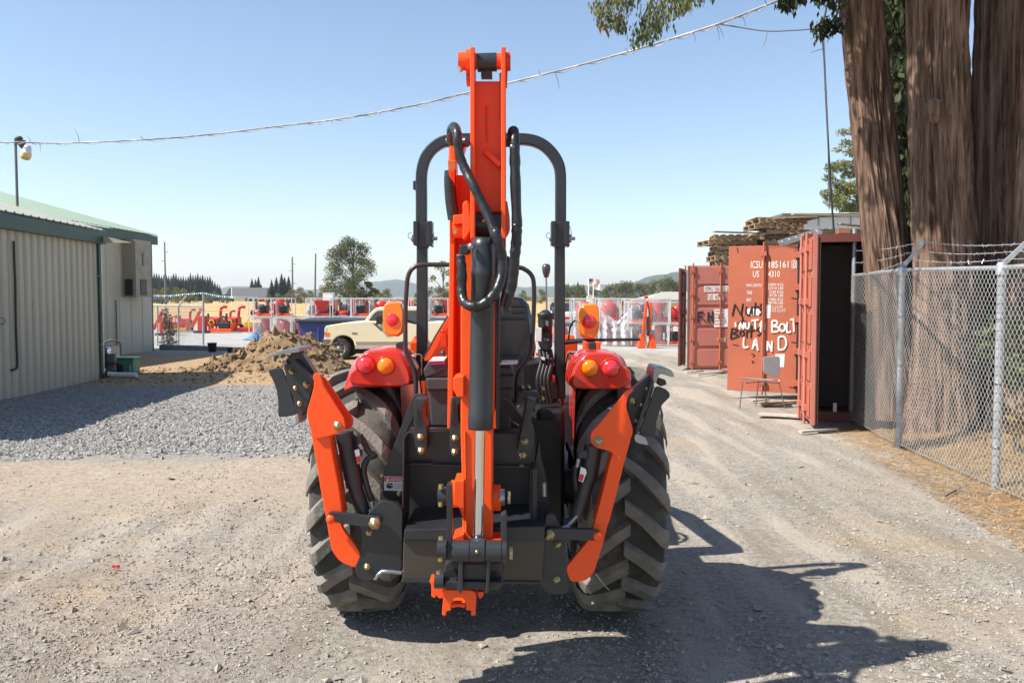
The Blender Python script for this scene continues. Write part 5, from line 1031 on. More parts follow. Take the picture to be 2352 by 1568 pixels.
strokes('white_graffiti', WPAINT, [[(530, 800), (532, 830)], [(560, 850), (562, 800), (585, 850), (587, 800)], [(600, 800), (601, 838), (622, 842), (628, 800)], [(668, 782), (670, 852)], [(642, 790), (692, 783)], [(706, 868), (708, 795), (728, 862), (730, 800)],
    [(786, 870), (786, 792)], [(786, 792), (815, 792), (822, 812), (790, 828)], [(790, 828), (830, 838), (828, 864), (786, 870)], ring(858, 838, 20, 26), [(893, 800), (890, 868), (918, 868)], [(937, 778), (940, 866)], [(914, 784), (958, 777)],
    [(590, 905), (588, 975), (620, 972)], [(650, 988), (670, 916), (688, 996)], [(656, 962), (684, 956)], [(754, 998), (755, 932)], [(755, 932), (785, 1004)], [(785, 1004), (786, 932)], [(832, 905), (832, 992)], [(832, 905), (868, 902), (888, 945), (870, 988), (832, 994)]], .0185, .002, d)
strokes('black_graffiti', INK, [[(506, 752), (524, 672)], [(524, 672), (566, 748)], [(566, 748), (580, 668)], [(604, 690), (602, 738), (626, 746), (642, 692), (644, 745)], [(668, 662), (662, 748)], [(640, 694), (694, 688)], [(708, 668), (703, 690)], [(716, 696), (698, 710), (718, 728), (694, 746)],
    [(572, 748), (578, 788), (548, 802), (562, 814), (602, 790)], [(502, 842), (494, 915)], [(502, 842), (545, 852), (505, 876)], [(505, 876), (552, 892), (494, 915)], ring(574, 876, 15, 16), [(608, 835), (606, 905)], [(642, 820), (636, 908)], [(612, 862), (668, 850)], [(704, 832), (676, 850), (708, 872), (680, 892)]], .0135, .006, d)
strokes('rust_mark', mat('rust_stain', (.10, .03, .015, 1), .9), [[(640, 1018), (662, 1030), (650, 1042)], [(642, 1068), (656, 1075), (645, 1084)], [(540, 275), (545, 310)], [(510, 955), (550, 962)], [(945, 300), (985, 330)], [(920, 628), (985, 640)], [(920, 936), (985, 948)], [(905, 1250), (975, 1268)]], .010, .001, d)
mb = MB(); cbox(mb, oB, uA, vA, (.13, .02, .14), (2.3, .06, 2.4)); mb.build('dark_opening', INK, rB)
d2, h2, dd2, nn2 = leaf(rB, (oB + uA * 1.25).to_2d(), uA, 1.1, .02, 2.3, RUSTR, nA, True)
# C: farther back, pink red leaf open to the yard, second leaf edge on
oC = Vector((5.32, 21.2, -.25)); uC = Vector((.12, 2.43, 0)).normalized(); vC = Vector((2.43, -.12, 0)).normalized()
rC = container('farthest faded red container with pallets stacked on its roof and door open', oC, uC, vC, 6.06, PINKR)
zC0, zC1 = W(1600, 846, 21.0).z, W(1600, 610, 21.0).z
dC, hC, ddC, nnC = leaf(rC, (5.34, 21.02), (-1, .02, 0), 1.09, zC0, zC1, PINKR, (-.02, -1, 0), True, 'open_door')
rod(dC, hC, ddC, nnC, .98, zC0, zC1, RUSTR, 5); rod(dC, hC, ddC, nnC, .32, zC0, zC1, RUSTR, 5)
mb = MB(); cbox(mb, hC, ddC, nnC, (1.075, -.055, zC0), (1.10, .01, zC1)); mb.build('door_gasket', mat('grey_gasket', (.16, .13, .12, 1), .8), dC)
hD = Vector((4.40, 23.65, 0)); leafD, h3, d3, n3 = leaf(rC, (4.60, 23.0), (-.36, -1.0, 0), 1.0, zC0 - .03, zC1 - .03, SHADED_RED, (1, -.36, 0), False, 'second_door')
rod(leafD, h3, d3, n3, .52, zC0, zC1, RUSTR, 5)
def onC(x, y, off): 
    p = zc(x, y); a = W(p[0], p[1], 10.) - Vector((0, 0, H)); o = Vector((0, 0, H)); q = hC + nnC * off; t = (q - o).dot(nnC) / a.dot(nnC); return o + a * t
def patchC(name, m, pts, off=.028):
    mb = MB(); mb.add([onC(x, y, off) for x, y in pts], [tuple(range(len(pts)))]); return mb.build(name, m, dC)
patchC('number_plate', WPAINT, ((308, 546), (482, 544), (482, 585), (308, 588))); patchC('number_plate', WPAINT, ((335, 602), (446, 600), (446, 642), (335, 645))); patchC('data_plate', WPAINT, ((378, 708), (476, 706), (476, 832), (378, 834))); patchC('faded_patch', mat('buff_paint', (.48, .36, .24, 1), .8), ((400, 905), (462, 905), (458, 940), (405, 936)))
GREYT = mat('faded_print', (.42, .24, .21, 1), .7)
for s, xa, xb, ya, yb in (('ITPU', 314, 372, 552, 582), ('501122', 382, 478, 551, 581), ('US', 340, 372, 607, 638), ('4310', 382, 442, 606, 637)):
    a_, b_ = onC(xa, yb, .032), onC(xb, ya, .032); text(s, PINKR, dC, (a_ + b_) / 2, 1, (math.pi / 2, 0, 0), 1, extrude=.001, fit=((b_ - a_).to_2d().length, b_.z - a_.z))
for k in range(5): patchC('print_line', GREYT, ((385, 718 + k * 23), (440 + 8 * (k % 3), 717 + k * 23), (440 + 8 * (k % 3), 724 + k * 23), (385, 725 + k * 23)), .030)
mb = MB()
for st in ([(268, 730), (266, 800)], [(268, 730), (302, 728)], [(267, 762), (296, 760)], [(312, 786), (314, 790)], [(338, 728), (336, 796)], [(368, 722), (366, 796)], [(338, 762), (367, 758)], [(372, 790), (374, 794)]): mb.tube([onC(x, y, .026) for x, y in st], .022, 5)
mb.build('black_lettering', INK, dC)
# pallets on container C
WOOD = mat('weathered_pallet_wood', (.20, .135, .078, 1), .85, col2=(.42, .30, .18, 1), scale=3, stretch=(1, 6, 6), contrast=.4)
WOODG = mat('grey_old_board', (.30, .26, .21, 1), .85, col2=(.50, .45, .38, 1), scale=3, stretch=(1, 8, 8))
def pallet_proto():
    t = thing('wooden_pallet', '', 'pallet', (0, 0, 0), 'pallets stacked on the container roof')
    def bd(nm, c, s):
        mb = MB(); mb.box(c, s); return mb.build(nm, WOOD, t)
    for y in (-.45, 0, .45): bd('stringer', (0, y, .06), (1.2, .04, .09))
    for i in range(7): bd('deck_board', (-.55 + i * 1.1 / 6, 0, .115), (.10, 1.0, .018))
    for i in range(3): bd('base_board', (-.55 + i * .55, 0, .008), (.10, 1.0, .016))
    return t
pp0 = pallet_proto(); zt0 = oC.z + 2.59; cnt = 0
lv = ['lowest', 'second', 'third', 'fourth', 'fifth', 'sixth', 'seventh', 'eighth', 'topmost']
for si, (x, y, nP, nm) in enumerate(((5.55, 21.7, 6, 'left'), (6.75, 21.75, 9, 'middle'), (7.95, 21.6, 7, 'right'))):
    for k in range(nP):
        p = pp0 if cnt == 0 else copy_tree(pp0); cnt += 1
        p.location = (x + rng.uniform(-.16, .16) - (.16 if k > nP - 3 else 0), y + rng.uniform(-.14, .08), zt0 + .002 + k * .127); p.rotation_euler = (0, rng.uniform(-.004, .004), rng.uniform(-.13, .13))
        p['label'] = f'{"topmost" if k == nP - 1 else lv[k]} wooden pallet in the {nm} stack on the farthest container roof'
lb = thing('loose_board', 'wide warped plywood sheet lying across the top of the pallet stacks', 'board', (7.0, 21.6, zt0 + 1.15))
mb = MB(); mb.hexa([(5.9, 21.2, zt0 + 1.16), (7.4, 21.1, zt0 + 1.145), (7.4, 22.1, zt0 + 1.145), (5.9, 22.1, zt0 + 1.15), (5.9, 21.2, zt0 + 1.18), (7.4, 21.1, zt0 + 1.17), (7.4, 22.1, zt0 + 1.17), (5.9, 22.1, zt0 + 1.17)]); mb.build('sheet', WOOD, lb)
for k_, (x, y, L_, ry_, rz_) in enumerate(((5.7, 21.2, 1.7, .02, .15), (7.3, 21.15, 2.2, -.03, -.1), (8.6, 21.1, 1.6, .08, .2), (6.4, 21.3, 1.5, -.12, .3), (7.9, 21.0, 2.4, .02, .05))):
    lb2 = thing('loose_board', ['long warped board poking left from the pallet pile', 'long brown board across the middle of the pallet pile', 'short board at the right end of the pallet pile', 'tilted board sloping down over the left pallet stack', 'longest grey board lying over the right pallets'][k_], 'board', (x, y, zt0 + 1.0 - .1 * (k_ % 3)))
    mb = MB(); mb.box((x, y, zt0 + (.80, 1.18, .93, .80, 1.20)[k_]), (L_, .16, .03), M3=Matrix.Rotation(rz_, 3, 'Z') @ Matrix.Rotation(ry_, 3, 'Y')); mb.build('plank', WOODG if k_ == 4 else WOOD, lb2)
# ladder lying across container B
ld = thing('ladder', 'grey ladder lying aslant on the roof of the graffiti container', 'ladder', W(1840, 545, 15))
a0, a1, b0, b1 = W(1788, 556, 15.3), W(1884, 527, 15.3), W(1792, 562, 15.0), W(1888, 533, 15.0)
for p, q in ((a0, a1), (b0, b1)):
    mb = MB(); mb.beam(p, q, .03, .06); mb.build('rail', GALV, ld)
for k in range(6):
    t_ = (k + .5) / 6; mb = MB(); mb.cyl(a0.lerp(a1, t_), b0.lerp(b1, t_), .016, n=6); mb.build('rung', GALV, ld)
wc = thing('wooden_crate', 'orange brown wooden crate on the near container roof beside the trunk', 'crate', (5.0, 13.3, 2.47))
c_ = W(1933, 545, 13.3); mb = MB(); mb.box(c_, (.16, .2, .26)); mb.build('crate_core', mat('crate_wood_dark', (.20, .09, .04, 1), .8), wc)
for dz in (-.09, 0, .09):
    mb = MB(); mb.box(c_ + Vector((0, -.11, dz)), (.18, .015, .07)); mb.build('slat', mat('crate_wood', (.42, .20, .09, 1), .8, var=.3), wc)
# white portable building and green roof behind
wbx0, wbx1 = tx(1798, 30), tx(2020, 30); zb1 = W(1800, 496, 30).z
wb_ = thing('site_cabin', 'white flat roofed cabin showing above the containers behind the pallets', 'building', (wbx0, 30, gz(0, 30)))
mb = MB(); mb.b2((wbx0, 30, gz(0, 30)), (wbx1, 34, zb1)); mb.build('wall', mat('white_cladding', (.68, .68, .64, 1), .5, var=.05), wb_)
mb = MB(); mb.b2((wbx0 - .1, 29.88, zb1 + .002), (wbx1 + .1, 34.1, zb1 + .08)); mb.build('roof', mat('dark_grey_roof', (.12, .13, .13, 1), .6), wb_)
for k in range(3):
    mb = MB(); mb.b2((wbx0 + .05 + k * 1.1, 29.97, zb1 - 2.4), (wbx0 + .09 + k * 1.1, 29.999, zb1 - .02)); mb.build('panel_joint', mat('grey_joint', (.3, .3, .29, 1), .6), wb_)
mb = MB(); mb.b2((tx(1945, 36), 36, -.45), (tx(2060, 36), 40, W(1950, 493, 36).z)); gr_ = thing('green_shed', 'pale green shed roof edge peeping out behind the white cabin', 'shed', (tx(1990, 36), 36, -.45)); mb.build('wall', mat('pale_green_wall', (.30, .42, .36, 1), .6), gr_)
mb = MB(); mb.hexa([(tx(1943, 36), 35.9, W(0, 493, 36).z), (tx(2062, 36), 35.9, W(0, 493, 36).z), (tx(2062, 36), 40, W(0, 493, 36).z), (tx(1943, 36), 40, W(0, 493, 36).z), (tx(1943, 36), 35.9, W(0, 488, 36).z), (tx(2062, 36), 35.9, W(0, 488, 36).z), (tx(2062, 36), 40, W(0, 470, 36).z), (tx(1955, 36), 40, W(0, 470, 36).z)]); mb.build('roof', ROOFM, gr_)

# ================================================================== chain-link fence
PF = [Vector((4.70, 12.0)), Vector((4.36, 9.75)), Vector((4.15, 7.4)), Vector((3.93, 4.95))]
fn = thing('chain_link_fence', 'galvanised chain link fence with barbed wire arms along the cedar trunks', 'fence', (4.36, 9.75, gz(0, 9.75)))
tops = [W(1967, 633, 12.0).z, W(2073, 620, 9.75).z, W(2298, 615, 7.4).z, W(2298, 615, 7.4).z]
bot = [gz(0, p.y) - .0 for p in PF]
for i, p in enumerate(PF):
    hgt = tops[i] if i else W(1953, 525, 12).z; mb = MB(); mb.cyl((p.x, p.y, bot[i] - .1), (p.x, p.y, hgt), .033 if i else .030, n=14); mb.build('post', GALV, fn)
for i in range(3):
    mb = MB(); mb.cyl((PF[i].x, PF[i].y, tops[i]), (PF[i + 1].x, PF[i + 1].y, tops[i + 1]), .021, n=10); mb.build('top_rail', GALV, fn)
    mb = MB(); mb.cyl((PF[i].x - .03, PF[i].y, bot[i] + .04), (PF[i + 1].x - .03, PF[i + 1].y, bot[i + 1] + .04), .003, n=5); mb.build('tension_wire', GALV, fn)
arms = []
for i, (px, py) in ((1, (2122, 553)), (2, (2356, 558)), (3, (0, 0))):
    p = Vector((PF[i].x, PF[i].y, tops[i])); e = W(px, py, PF[i].y - .02) if i < 3 else p + Vector((.20, -.02, .22))
    mb = MB(); mb.beam(p + Vector((-.01, 0, .01)), e, .028, .036); mb.build('barb_arm', GALV, fn); mb = MB(); mb.lathe(p, (0, 0, 1), [(.045, -.06), (.045, .02), (.03, .05), (0, .05)], 14); mb.build('post_cap', GALV, fn); arms.append((p, e))
    for zb_ in (.35, .9, 1.45):
        mb = MB(); mb.lathe((p.x, p.y, bot[i] + zb_), (0, 0, 1), [(.036, 0), (.038, .002), (.038, .02), (.036, .022)], 12); mb.build('tie_band', STEEL, fn)
arm0 = [(Vector((PF[0].x, PF[0].y, W(1953, y, 12).z))) for y in (632, 604, 576)]
for k in range(3):
    pts = [arm0[k]]
    for (p, e) in arms: pts.append(p.lerp(e, (.35, .66, .97)[k]))
    out = []
    for a, b in zip(pts[:-1], pts[1:]):
        for j in range(8): t_ = j / 8; out.append(a.lerp(b, t_) - U3 * (.03 * math.sin(t_ * math.pi)))
    out.append(pts[-1]); mb = MB(); mb.tube(out, .0042, 5)
    for j in range(70):
        t_ = (j + .5) / 70 * (len(out) - 1); q = out[int(t_)].lerp(out[min(int(t_) + 1, len(out) - 1)], t_ % 1); dv = Vector(rng.normal(0, 1, 3)).normalized() * .022; mb.tube([q - dv, q + dv], .0025, 3)
    mb.build('barbed_wire', GALV, fn)
# mesh: zigzag wires hooked into their neighbours
mv = []; mf = []; pitch = .036; rw = .0026
seg = [(PF[i], PF[i + 1]) for i in range(3)]; Ls = [(b - a).length for a, b in seg]; tot = sum(Ls)
def fpos(s):
    for i, (a, b) in enumerate(seg):
        if s <= Ls[i] or i == 2: t_ = min(1, s / Ls[i]); q = a.lerp(b, t_); return q.x, q.y, bot[i] + (bot[i + 1] - bot[i]) * t_ + .03, tops[i] + (tops[i + 1] - tops[i]) * t_
        s -= Ls[i]
nw = int(tot / (pitch / 1.0))
for w_ in range(nw):
    x, y, zb_, zt_ = fpos(w_ * pitch + pitch / 2); nz_ = int((zt_ - zb_) / (pitch * 1.05)); prev = None
    for j in range(nz_ + 1):
        sgn = 1 if (j + w_) % 2 else -1; xx, yy, _, _ = fpos(min(max(w_ * pitch + pitch / 2 + sgn * pitch * .52, 0), tot)); z_ = zb_ + (zt_ - zb_) * j / nz_; off = .004 * sgn
        b0_ = len(mv)
        for k in range(3): a = 2.094 * k; mv.append((xx - .036 + off + rw * math.cos(a), yy + rw * .6 * math.cos(a), z_ + rw * math.sin(a)))
        if prev is not None:
            for k in range(3): mf.append((prev + k, prev + (k + 1) % 3, b0_ + (k + 1) % 3, b0_ + k))
        prev = b0_
o_ = np_mesh('chain_mesh', mv, mf, mat('mesh_wire', (.48, .49, .48, 1), .45, .3, var=.15), fn); tag(o_, kind='stuff')

# ================================================================== big cedars
CEDAR = mat('cedar_bark', (.058, .032, .022, 1), .95, col2=(.285, .19, .135, 1), scale=4.5, stretch=(3.4, 3.4, .2), bump=1.0, bscale=8, contrast=.32, spec=.15, patch=((.05, .027, .02, 1), 4.6, .53))
CEDL = leafmat('cedar_spray', (.028, .042, .018), (.09, .105, .035), .8)
CEDL2 = leafmat('hanging_spray', (.075, .10, .042), (.20, .215, .085), 1.5)
CEDB = leafmat('browning_spray', (.18, .09, .035), (.26, .15, .06), 1.)
def cedar(label, path, r0, r1, flare=1.5, nth=230, nz=260, ph=0, ridge=.055):
    # path: (pixel column, pixel row, depth) of the axis from the foot upward
    ctr = smooth_path([W(*p) for p in path], 12); m = len(ctr); t = thing('cedar_tree', label, 'tree', ctr[0])
    zs = np.linspace(0, m - 1, nz); th = np.linspace(0, 2 * np.pi, nth, endpoint=False); vs = np.zeros((nz, nth, 3))
    for i, q in enumerate(zs):
        a = ctr[int(q)].lerp(ctr[min(int(q) + 1, m - 1)], q % 1); f = q / (m - 1); hh3 = a.z - ctr[0].z
        r = r0 + (r1 - r0) * f + r0 * (flare - 1) * math.exp(-max(hh3, 0) / .55)
        w = th + .10 * hh3
        but = 1 + .10 * math.exp(-hh3 / 1.5) * np.cos(5 * w + ph) + .05 * np.cos(3 * w + ph * 2)
        P = np.stack([np.cos(w) * 7 + ph * 9, np.sin(w) * 7, np.full(nth, hh3 * .55)], -1); rd = np.abs(fbm(P, 3) - .5) * 2
        P2 = np.stack([np.cos(w) * 19 + ph, np.sin(w) * 19, np.full(nth, hh3 * .9 + 5)], -1); rd2 = np.abs(fbm(P2, 2) - .5) * 2
        P3_ = np.stack([np.cos(w) * r * 34 + ph, np.sin(w) * r * 34, np.full(nth, hh3 * 1.3)], -1); rd3 = np.minimum(np.abs(vnoise(P3_) - .5) * 4, 1)
        rr = r * but + ridge * (rd - .45) + ridge * .7 * (rd2 - .45) + .012 * (rd3 - .7)
        vs[i, :, 0] = a.x + rr * np.cos(th); vs[i, :, 1] = a.y + rr * np.sin(th); vs[i, :, 2] = a.z
    ii = np.arange(nz * nth).reshape(nz, nth); q4 = np.stack([ii[:-1], np.roll(ii, -1, 1)[:-1], np.roll(ii, -1, 1)[1:], ii[1:]], -1).reshape(-1, 4)
    np_mesh('trunk', vs.reshape(-1, 3), q4, CEDAR, t, True); return t, ctr
def px_r(w, Y): return w / 2 / F * Y
Y1_ = 11.25
t1, c1 = cedar('slimmer cedar trunk leaning left, left of the other cedars', [(2068, 960, Y1_), (2050, 780, Y1_), (2036, 600, Y1_), (2012, 380, Y1_), (1996, 200, Y1_), (1976, 0, Y1_), (1950, -260, Y1_)], px_r(108, Y1_), px_r(96, Y1_), 1.25, ph=.4, ridge=.05)
Y2_ = 10.65
t2, c2 = cedar('thickest reddish cedar trunk with knotty scar, behind the first fence post', [(2178, 1010, Y2_), (2176, 800, Y2_), (2172, 600, Y2_), (2163, 400, Y2_), (2158, 200, Y2_), (2156, 0, Y2_), (2150, -280, Y2_)], px_r(152, Y2_), px_r(126, Y2_), 1.5, ph=1.7, ridge=.075)
Y3_ = 10.95
t3, c3 = cedar('dark shaded cedar trunk right of the thickest cedar', [(2290, 990, Y3_), (2284, 700, Y3_), (2282, 500, Y3_), (2290, 250, Y3_), (2298, 0, Y3_), (2312, -250, Y3_)], px_r(112, Y3_), px_r(116, Y3_), 1.3, 170, 200, ph=2.9)
Y4_ = 10.0
t4, c4 = cedar('rightmost cedar trunk leaning right at the frame edge', [(2350, 1000, Y4_), (2372, 700, Y4_), (2394, 420, Y4_), (2410, 150, Y4_), (2450, -150, Y4_)], px_r(130, Y4_), px_r(90, Y4_), 1.3, 170, 200, ph=4.1)
# burl on the thickest trunk
p = W(2145, 255, Y2_ - .40); vs = MB(); vs.ball(p, .13, 18, (.8, .55, 1.1)); bl = vs.build('burl', CEDAR, t2)
dm = bl.modifiers.new('relief', 'DISPLACE'); tx_ = bpy.data.textures.new('relief', 'CLOUDS'); tx_.noise_scale = .06; dm.texture = tx_; dm.strength = .09
# branches with hanging sprays
def sprays(name, pts, n, ln, m, parent, droop=1.0, spread=.10):
    # fans of small scale-like twigs hanging from points
    N = len(pts); k = rng.integers(0, N, n); p = np.array([tuple(q) for q in pts])[k] + rng.normal(0, spread, (n, 3)) * np.array([1, 1, .9])
    d = rng.normal(0, .42, (n, 3)); d[:, 2] -= droop; d /= np.linalg.norm(d, axis=1)[:, None]; s = rng.normal(0, 1, (n, 3)); s = np.cross(d, s); s /= np.linalg.norm(s, axis=1)[:, None]
    L_ = ln * rng.uniform(.5, 1.5, n)[:, None]; w_ = L_ * .2
    V = np.stack([p, p + d * L_ * .5 + s * w_, p + d * L_, p + d * L_ * .5 - s * w_], 1).reshape(-1, 3)
    return np_mesh(name, V, np.arange(4 * n).reshape(-1, 4), m, parent)
def branch(parent, pts, r, nm='branch'):
    mb = MB(); mb.tube(pts, r, 7, 5, r * .25); mb.build(nm, BARK0, parent)
Yb_ = 8.6
branch(t1, [c1[-2], W(1800, -180, 10), W(1650, -120, 9), W(1500, -70, Yb_), W(1420, -30, Yb_), W(1380, 30, Yb_)], .05)
branch(t1, [W(1650, -120, 9), W(1580, -50, 8.7), W(1500, 0, Yb_), W(1470, 60, Yb_)], .022)
branch(t1, [W(1800, -180, 10), W(1700, -80, 9.2), W(1560, -30, 8.8), W(1520, 10, 8.7)], .022)
hang = [(1372, 12), (1385, 25), (1395, 45), (1380, 35), (1400, 60), (1398, 20), (1410, 10), (1420, 55), (1425, 70), (1445, 8), (1452, 16), (1440, 0), (1420, 5), (1500, 20), (1505, 35), (1490, 50), (1515, 25), (1525, 50), (1535, 10), (1498, 60), (1508, 62), (1478, 70), (1480, 85), (1470, 95), (1490, 85), (1465, 100), (1545, 0), (1560, 15), (1570, 25), (1555, 5), (1580, 0), (1575, 15), (1600, -5), (1620, -8), (1540, 30), (1500, 75)]
hp = [W(x, y - 8, Yb_ + rng.uniform(-.25, .25)) for x, y in hang]
sprays('foliage', hp, 1700, .05, CEDL2, t1, 1.7, .05)
sprays('brown_foliage', [W(1385, 50, Yb_), W(1424, 40, Yb_), W(1421, 55, Yb_), W(1478, 52, Yb_)], 110, .06, CEDB, t1, 1.8, .03)
mb = MB()
for i in range(0, len(hp), 1): 
    j = max(0, i - 1); q = hp[i]; mb.tube([q + Vector((.05, 0, .22)), q + Vector((.02, 0, .08)), q - Vector((0, 0, .02))], .004, 4, 2)
mb.build('branchlet', BARK0, t1); 
for (x, y, Y) in ((1880, 62, 10.9), (1893, 50, 10.9), (1905, 52, 11)): pass
branch(t1, [W(1965, 40, 11.2), W(1925, 42, 11), W(1890, 62, 10.9)], .016)
sprays('foliage', [W(x, y, 10.95) for x, y in ((1885, 58), (1892, 66), (1880, 68), (1898, 58), (1910, 50), (1920, 48), (1905, 60), (1925, 58))], 240, .09, CEDL, t1, .9, .05)
branch(t1, [c1[-8], W(1900, -40, 10.9), W(1840, -30, 10.7), W(1800, 0, 10.6)], .02)
sprays('foliage', [W(x, y, 10.6) for x, y in ((1800, -6), (1812, -2), (1806, 2), (1822, -8), (1835, -12), (1905, -6), (1918, -2), (1930, 0), (1890, -12), (1880, -18))], 300, .09, CEDL, t1, 1.3, .06)
# crowns high over the trunks (they shade the bark from above)
for t, c, nC, za, zb2 in ((t1, c1, 12, 4.9, 6.8), (t2, c2, 17, 2.4, 6.6), (t4, c4, 40, .3, 6.0)):
    mine = []
    while len(mine) < nC:
        z_ = rng.uniform(za, zb2); k_ = min(range(len(c)), key=lambda q: abs(c[q].z - z_)); d_ = rng.uniform(3.2, 8.5)
        q = c[k_] + SDIR * d_ + Vector(rng.normal(0, .28, 3)) - Vector((0, .12, 0)); q.z += z_ - c[k_].z if k_ < len(c) - 1 else 0
        if q.z > H + .345 * q.y + .75 and q.y > 6: mine.append(q)
    for q in mine[::4]: branch(t, [c[-2], c[-1].lerp(q, .5) + U3 * .3, q], .03)
    sprays('crown', mine, nC * 90, .24, CEDL, t, .7, .26)
# foliage of trees beyond, seen between the trunks
bt = thing('cedar_tree', 'green cedar foliage seen in the gap between the two left trunks', 'tree', (tx(2070, 19), 19, gz(0, 19)))
mb = MB(); mb.cyl((tx(2085, 19), 19, -.3), (tx(2085, 19), 19, 9), .2, .1, 10); mb.build('trunk', CEDAR, bt)
sprays('crown', [W(rng.uniform(2030, 2110) + (y - 300) * .04, y, 19 + rng.uniform(-.8, .8)) for y in rng.uniform(-80, 590, 150)], 9000, .22, CEDL, bt, .9, .18)
pt_ = thing('pine_tree', 'sunlit pine with open clumped branches behind the white cabin', 'tree', (tx(1985, 42), 42, gz(0, 42)))
mb = MB(); mb.tube([(tx(1985, 42), 42, -.4), (tx(1982, 42), 42, 6), (tx(1975, 42), 42, 10)], .25, 8, 3, .06); mb.build('trunk', BARK0, pt_)
PINEL = leafmat('pine_needles', (.12, .135, .045), (.27, .265, .09), .5)
cs = []
for (x, y, r) in ((1935, 305, .35), (1945, 330, .4), (1925, 345, .3), (1915, 385, .5), (1935, 380, .5), (1950, 400, .5), (1905, 408, .35), (1925, 425, .5), (1945, 440, .6), (1908, 445, .5), (1920, 462, .6), (1945, 475, .6), (1900, 455, .3), (1960, 350, .5), (1965, 430, .6), (1970, 300, .5), (1955, 490, .6), (1980, 380, .7), (1990, 460, .7)):
    q = W(x, y, 42 + rng.uniform(-1, 1)); cs.append((*q, r, r, r * .55))
    mb = MB(); mb.tube([(tx(1983, 42), 42, q.z - .4), q], .05, 5, 1, .02); mb.build('branch', BARK0, pt_)
leafcloud('crown', cs, 8500, .08, PINEL, pt_, .3, kind=None)
# leafy weeds behind the fence
for i, (px, py, Y, s) in enumerate(((2268, 790, 9.2, .28), (2335, 750, 9.0, .3), (2345, 850, 8.8, .22), (2330, 960, 8.6, .2))):
    q = W(px, py, Y); t = thing('young_shrub', ['pale green leafy shrub behind the second fence post', 'pale green shrub at the frame edge behind the fence', 'small leafy shrub low by the rightmost trunk', 'reddish dry weed on the straw bank by the rightmost trunk'][i], 'shrub', (q.x, q.y, gz(0, Y)))
    mb = MB(); mb.tube([(q.x, q.y, gz(0, Y)), (q.x + .03, q.y, q.z - .1), q], .008, 5, 3); mb.build('stem', BARK0, t)
    leafcloud('leaves', [(*q, s, s, s * .8)], 90, .045, YELM if i == 3 else POPM, t, .55, kind=None)
# ================================================================== chair and boards by the containers
gyx = W(1750, 930, 13.6); cz = gz(0, 13.6) - .0
ch = thing('school_chair', 'grey moulded chair with thin steel legs before the graffiti door', 'chair', (gyx.x, 13.6, cz))
GPL = mat('grey_chair_plastic', (.30, .30, .30, 1), .5, var=.08)
mb = MB(); q = pl(zc, (730, 1040), (830, 1036), (842, 1050), (840, 1150), (830, 1178), (800, 1180), (735, 1160), (724, 1145), (722, 1055)); mb.plate(q, 13.55, 13.57); mb.build('backrest', GPL, ch, .006)
mb = MB(); s0 = [zc(570, 1192), zc(600, 1188), zc(740, 1198), zc(800, 1212), zc(780, 1218), zc(600, 1222), zc(575, 1212)]; 
A_ = W(*zc(572, 1195), 13.45); B_ = W(*zc(572, 1200), 13.85); C_ = W(*zc(790, 1206), 13.95); D_ = W(*zc(800, 1214), 13.5)
mb.hexa([A_, D_, C_, B_, A_ + U3 * .02, D_ + U3 * .015, C_ + U3 * .02, B_ + U3 * .02]); mb.build('seat', GPL, ch, .008)
def cp_(x, y, Y): return W(*zc(x, y), Y)
for a, b, Y in (((578, 1215), (558, 1395), 13.42), ((690, 1210), (670, 1390), 13.8), ((728, 1215), (750, 1372), 13.85), ((832, 1218), (875, 1400), 13.45)):
    mb = MB(); e = cp_(b[0], b[1], Y); e.z = gz(0, Y); mb.cyl(cp_(*a, Y), e, .009, n=7); mb.build('leg', STEEL, ch)
mb = MB(); mb.tube([cp_(600, 1225, 13.5), cp_(700, 1218, 13.5), cp_(838, 1222, 13.48), cp_(800, 1180, 13.56), cp_(798, 1160, 13.57)], .009, 7, 3); mb.build('frame', STEEL, ch)
for (x0, y0, x1, y1, w, m_, lab) in ((700, 1392, 960, 1362, .13, WOOD, 'short raw board on the ground beneath the open graffiti door'), (640, 1366, 760, 1352, .05, WOODG, 'dark thin stick lying left under the open graffiti door'), (690, 1458, 1050, 1476, .22, WOODG, 'wide grey plank flat on the gravel before the near container'), (1310, 1462, 1420, 1458, .08, WOODG, 'short grey offcut on the needles by the fence end'), (180, 1160, 300, 1150, .06, WOODG, 'thin stick lying on gravel before the farthest container'), (260, 1178, 470, 1150, .06, WOODG, 'dark branch lying below the farthest container door')):
    a, b = G(*zc(x0, y0)), G(*zc(x1, y1)); t = thing('board', lab, 'board', a); mb = MB(); mb.beam(a + U3 * .035, b + U3 * .035, w, .025); mb.build('plank', m_, t, .004)
a, b = G(1838, 995), G(1920, 988); t = thing('board', 'weathered plank half sunk in needles before the fence end', 'board', a); mb = MB(); mb.beam(a + U3 * .02, b + U3 * .02, .07, .025); mb.build('plank', WOODG, t)
a, b = G(2170, 1143), G(2196, 1130); t = thing('dead_twig', 'short dark twig on the needles before the fence', 'twig', a); mb = MB(); mb.tube([a + U3 * .015, b + U3 * .02], .009, 5); mb.build('stick', TWIG, t)
a = G(266, 1304); t = thing('red_scrap', 'tiny red plastic scrap lying on the gravel left of the tractor', 'litter', a); mb = MB(); mb.hexa([a + Vector(v) for v in ((-.02, -.01, .004), (.018, -.012, .006), (.02, .014, .004), (-.014, .012, .006), (-.014, -.01, .02), (.012, -.008, .014), (.016, .010, .018), (-.010, .010, .012))]); mb.build('scrap', REDPR, t)
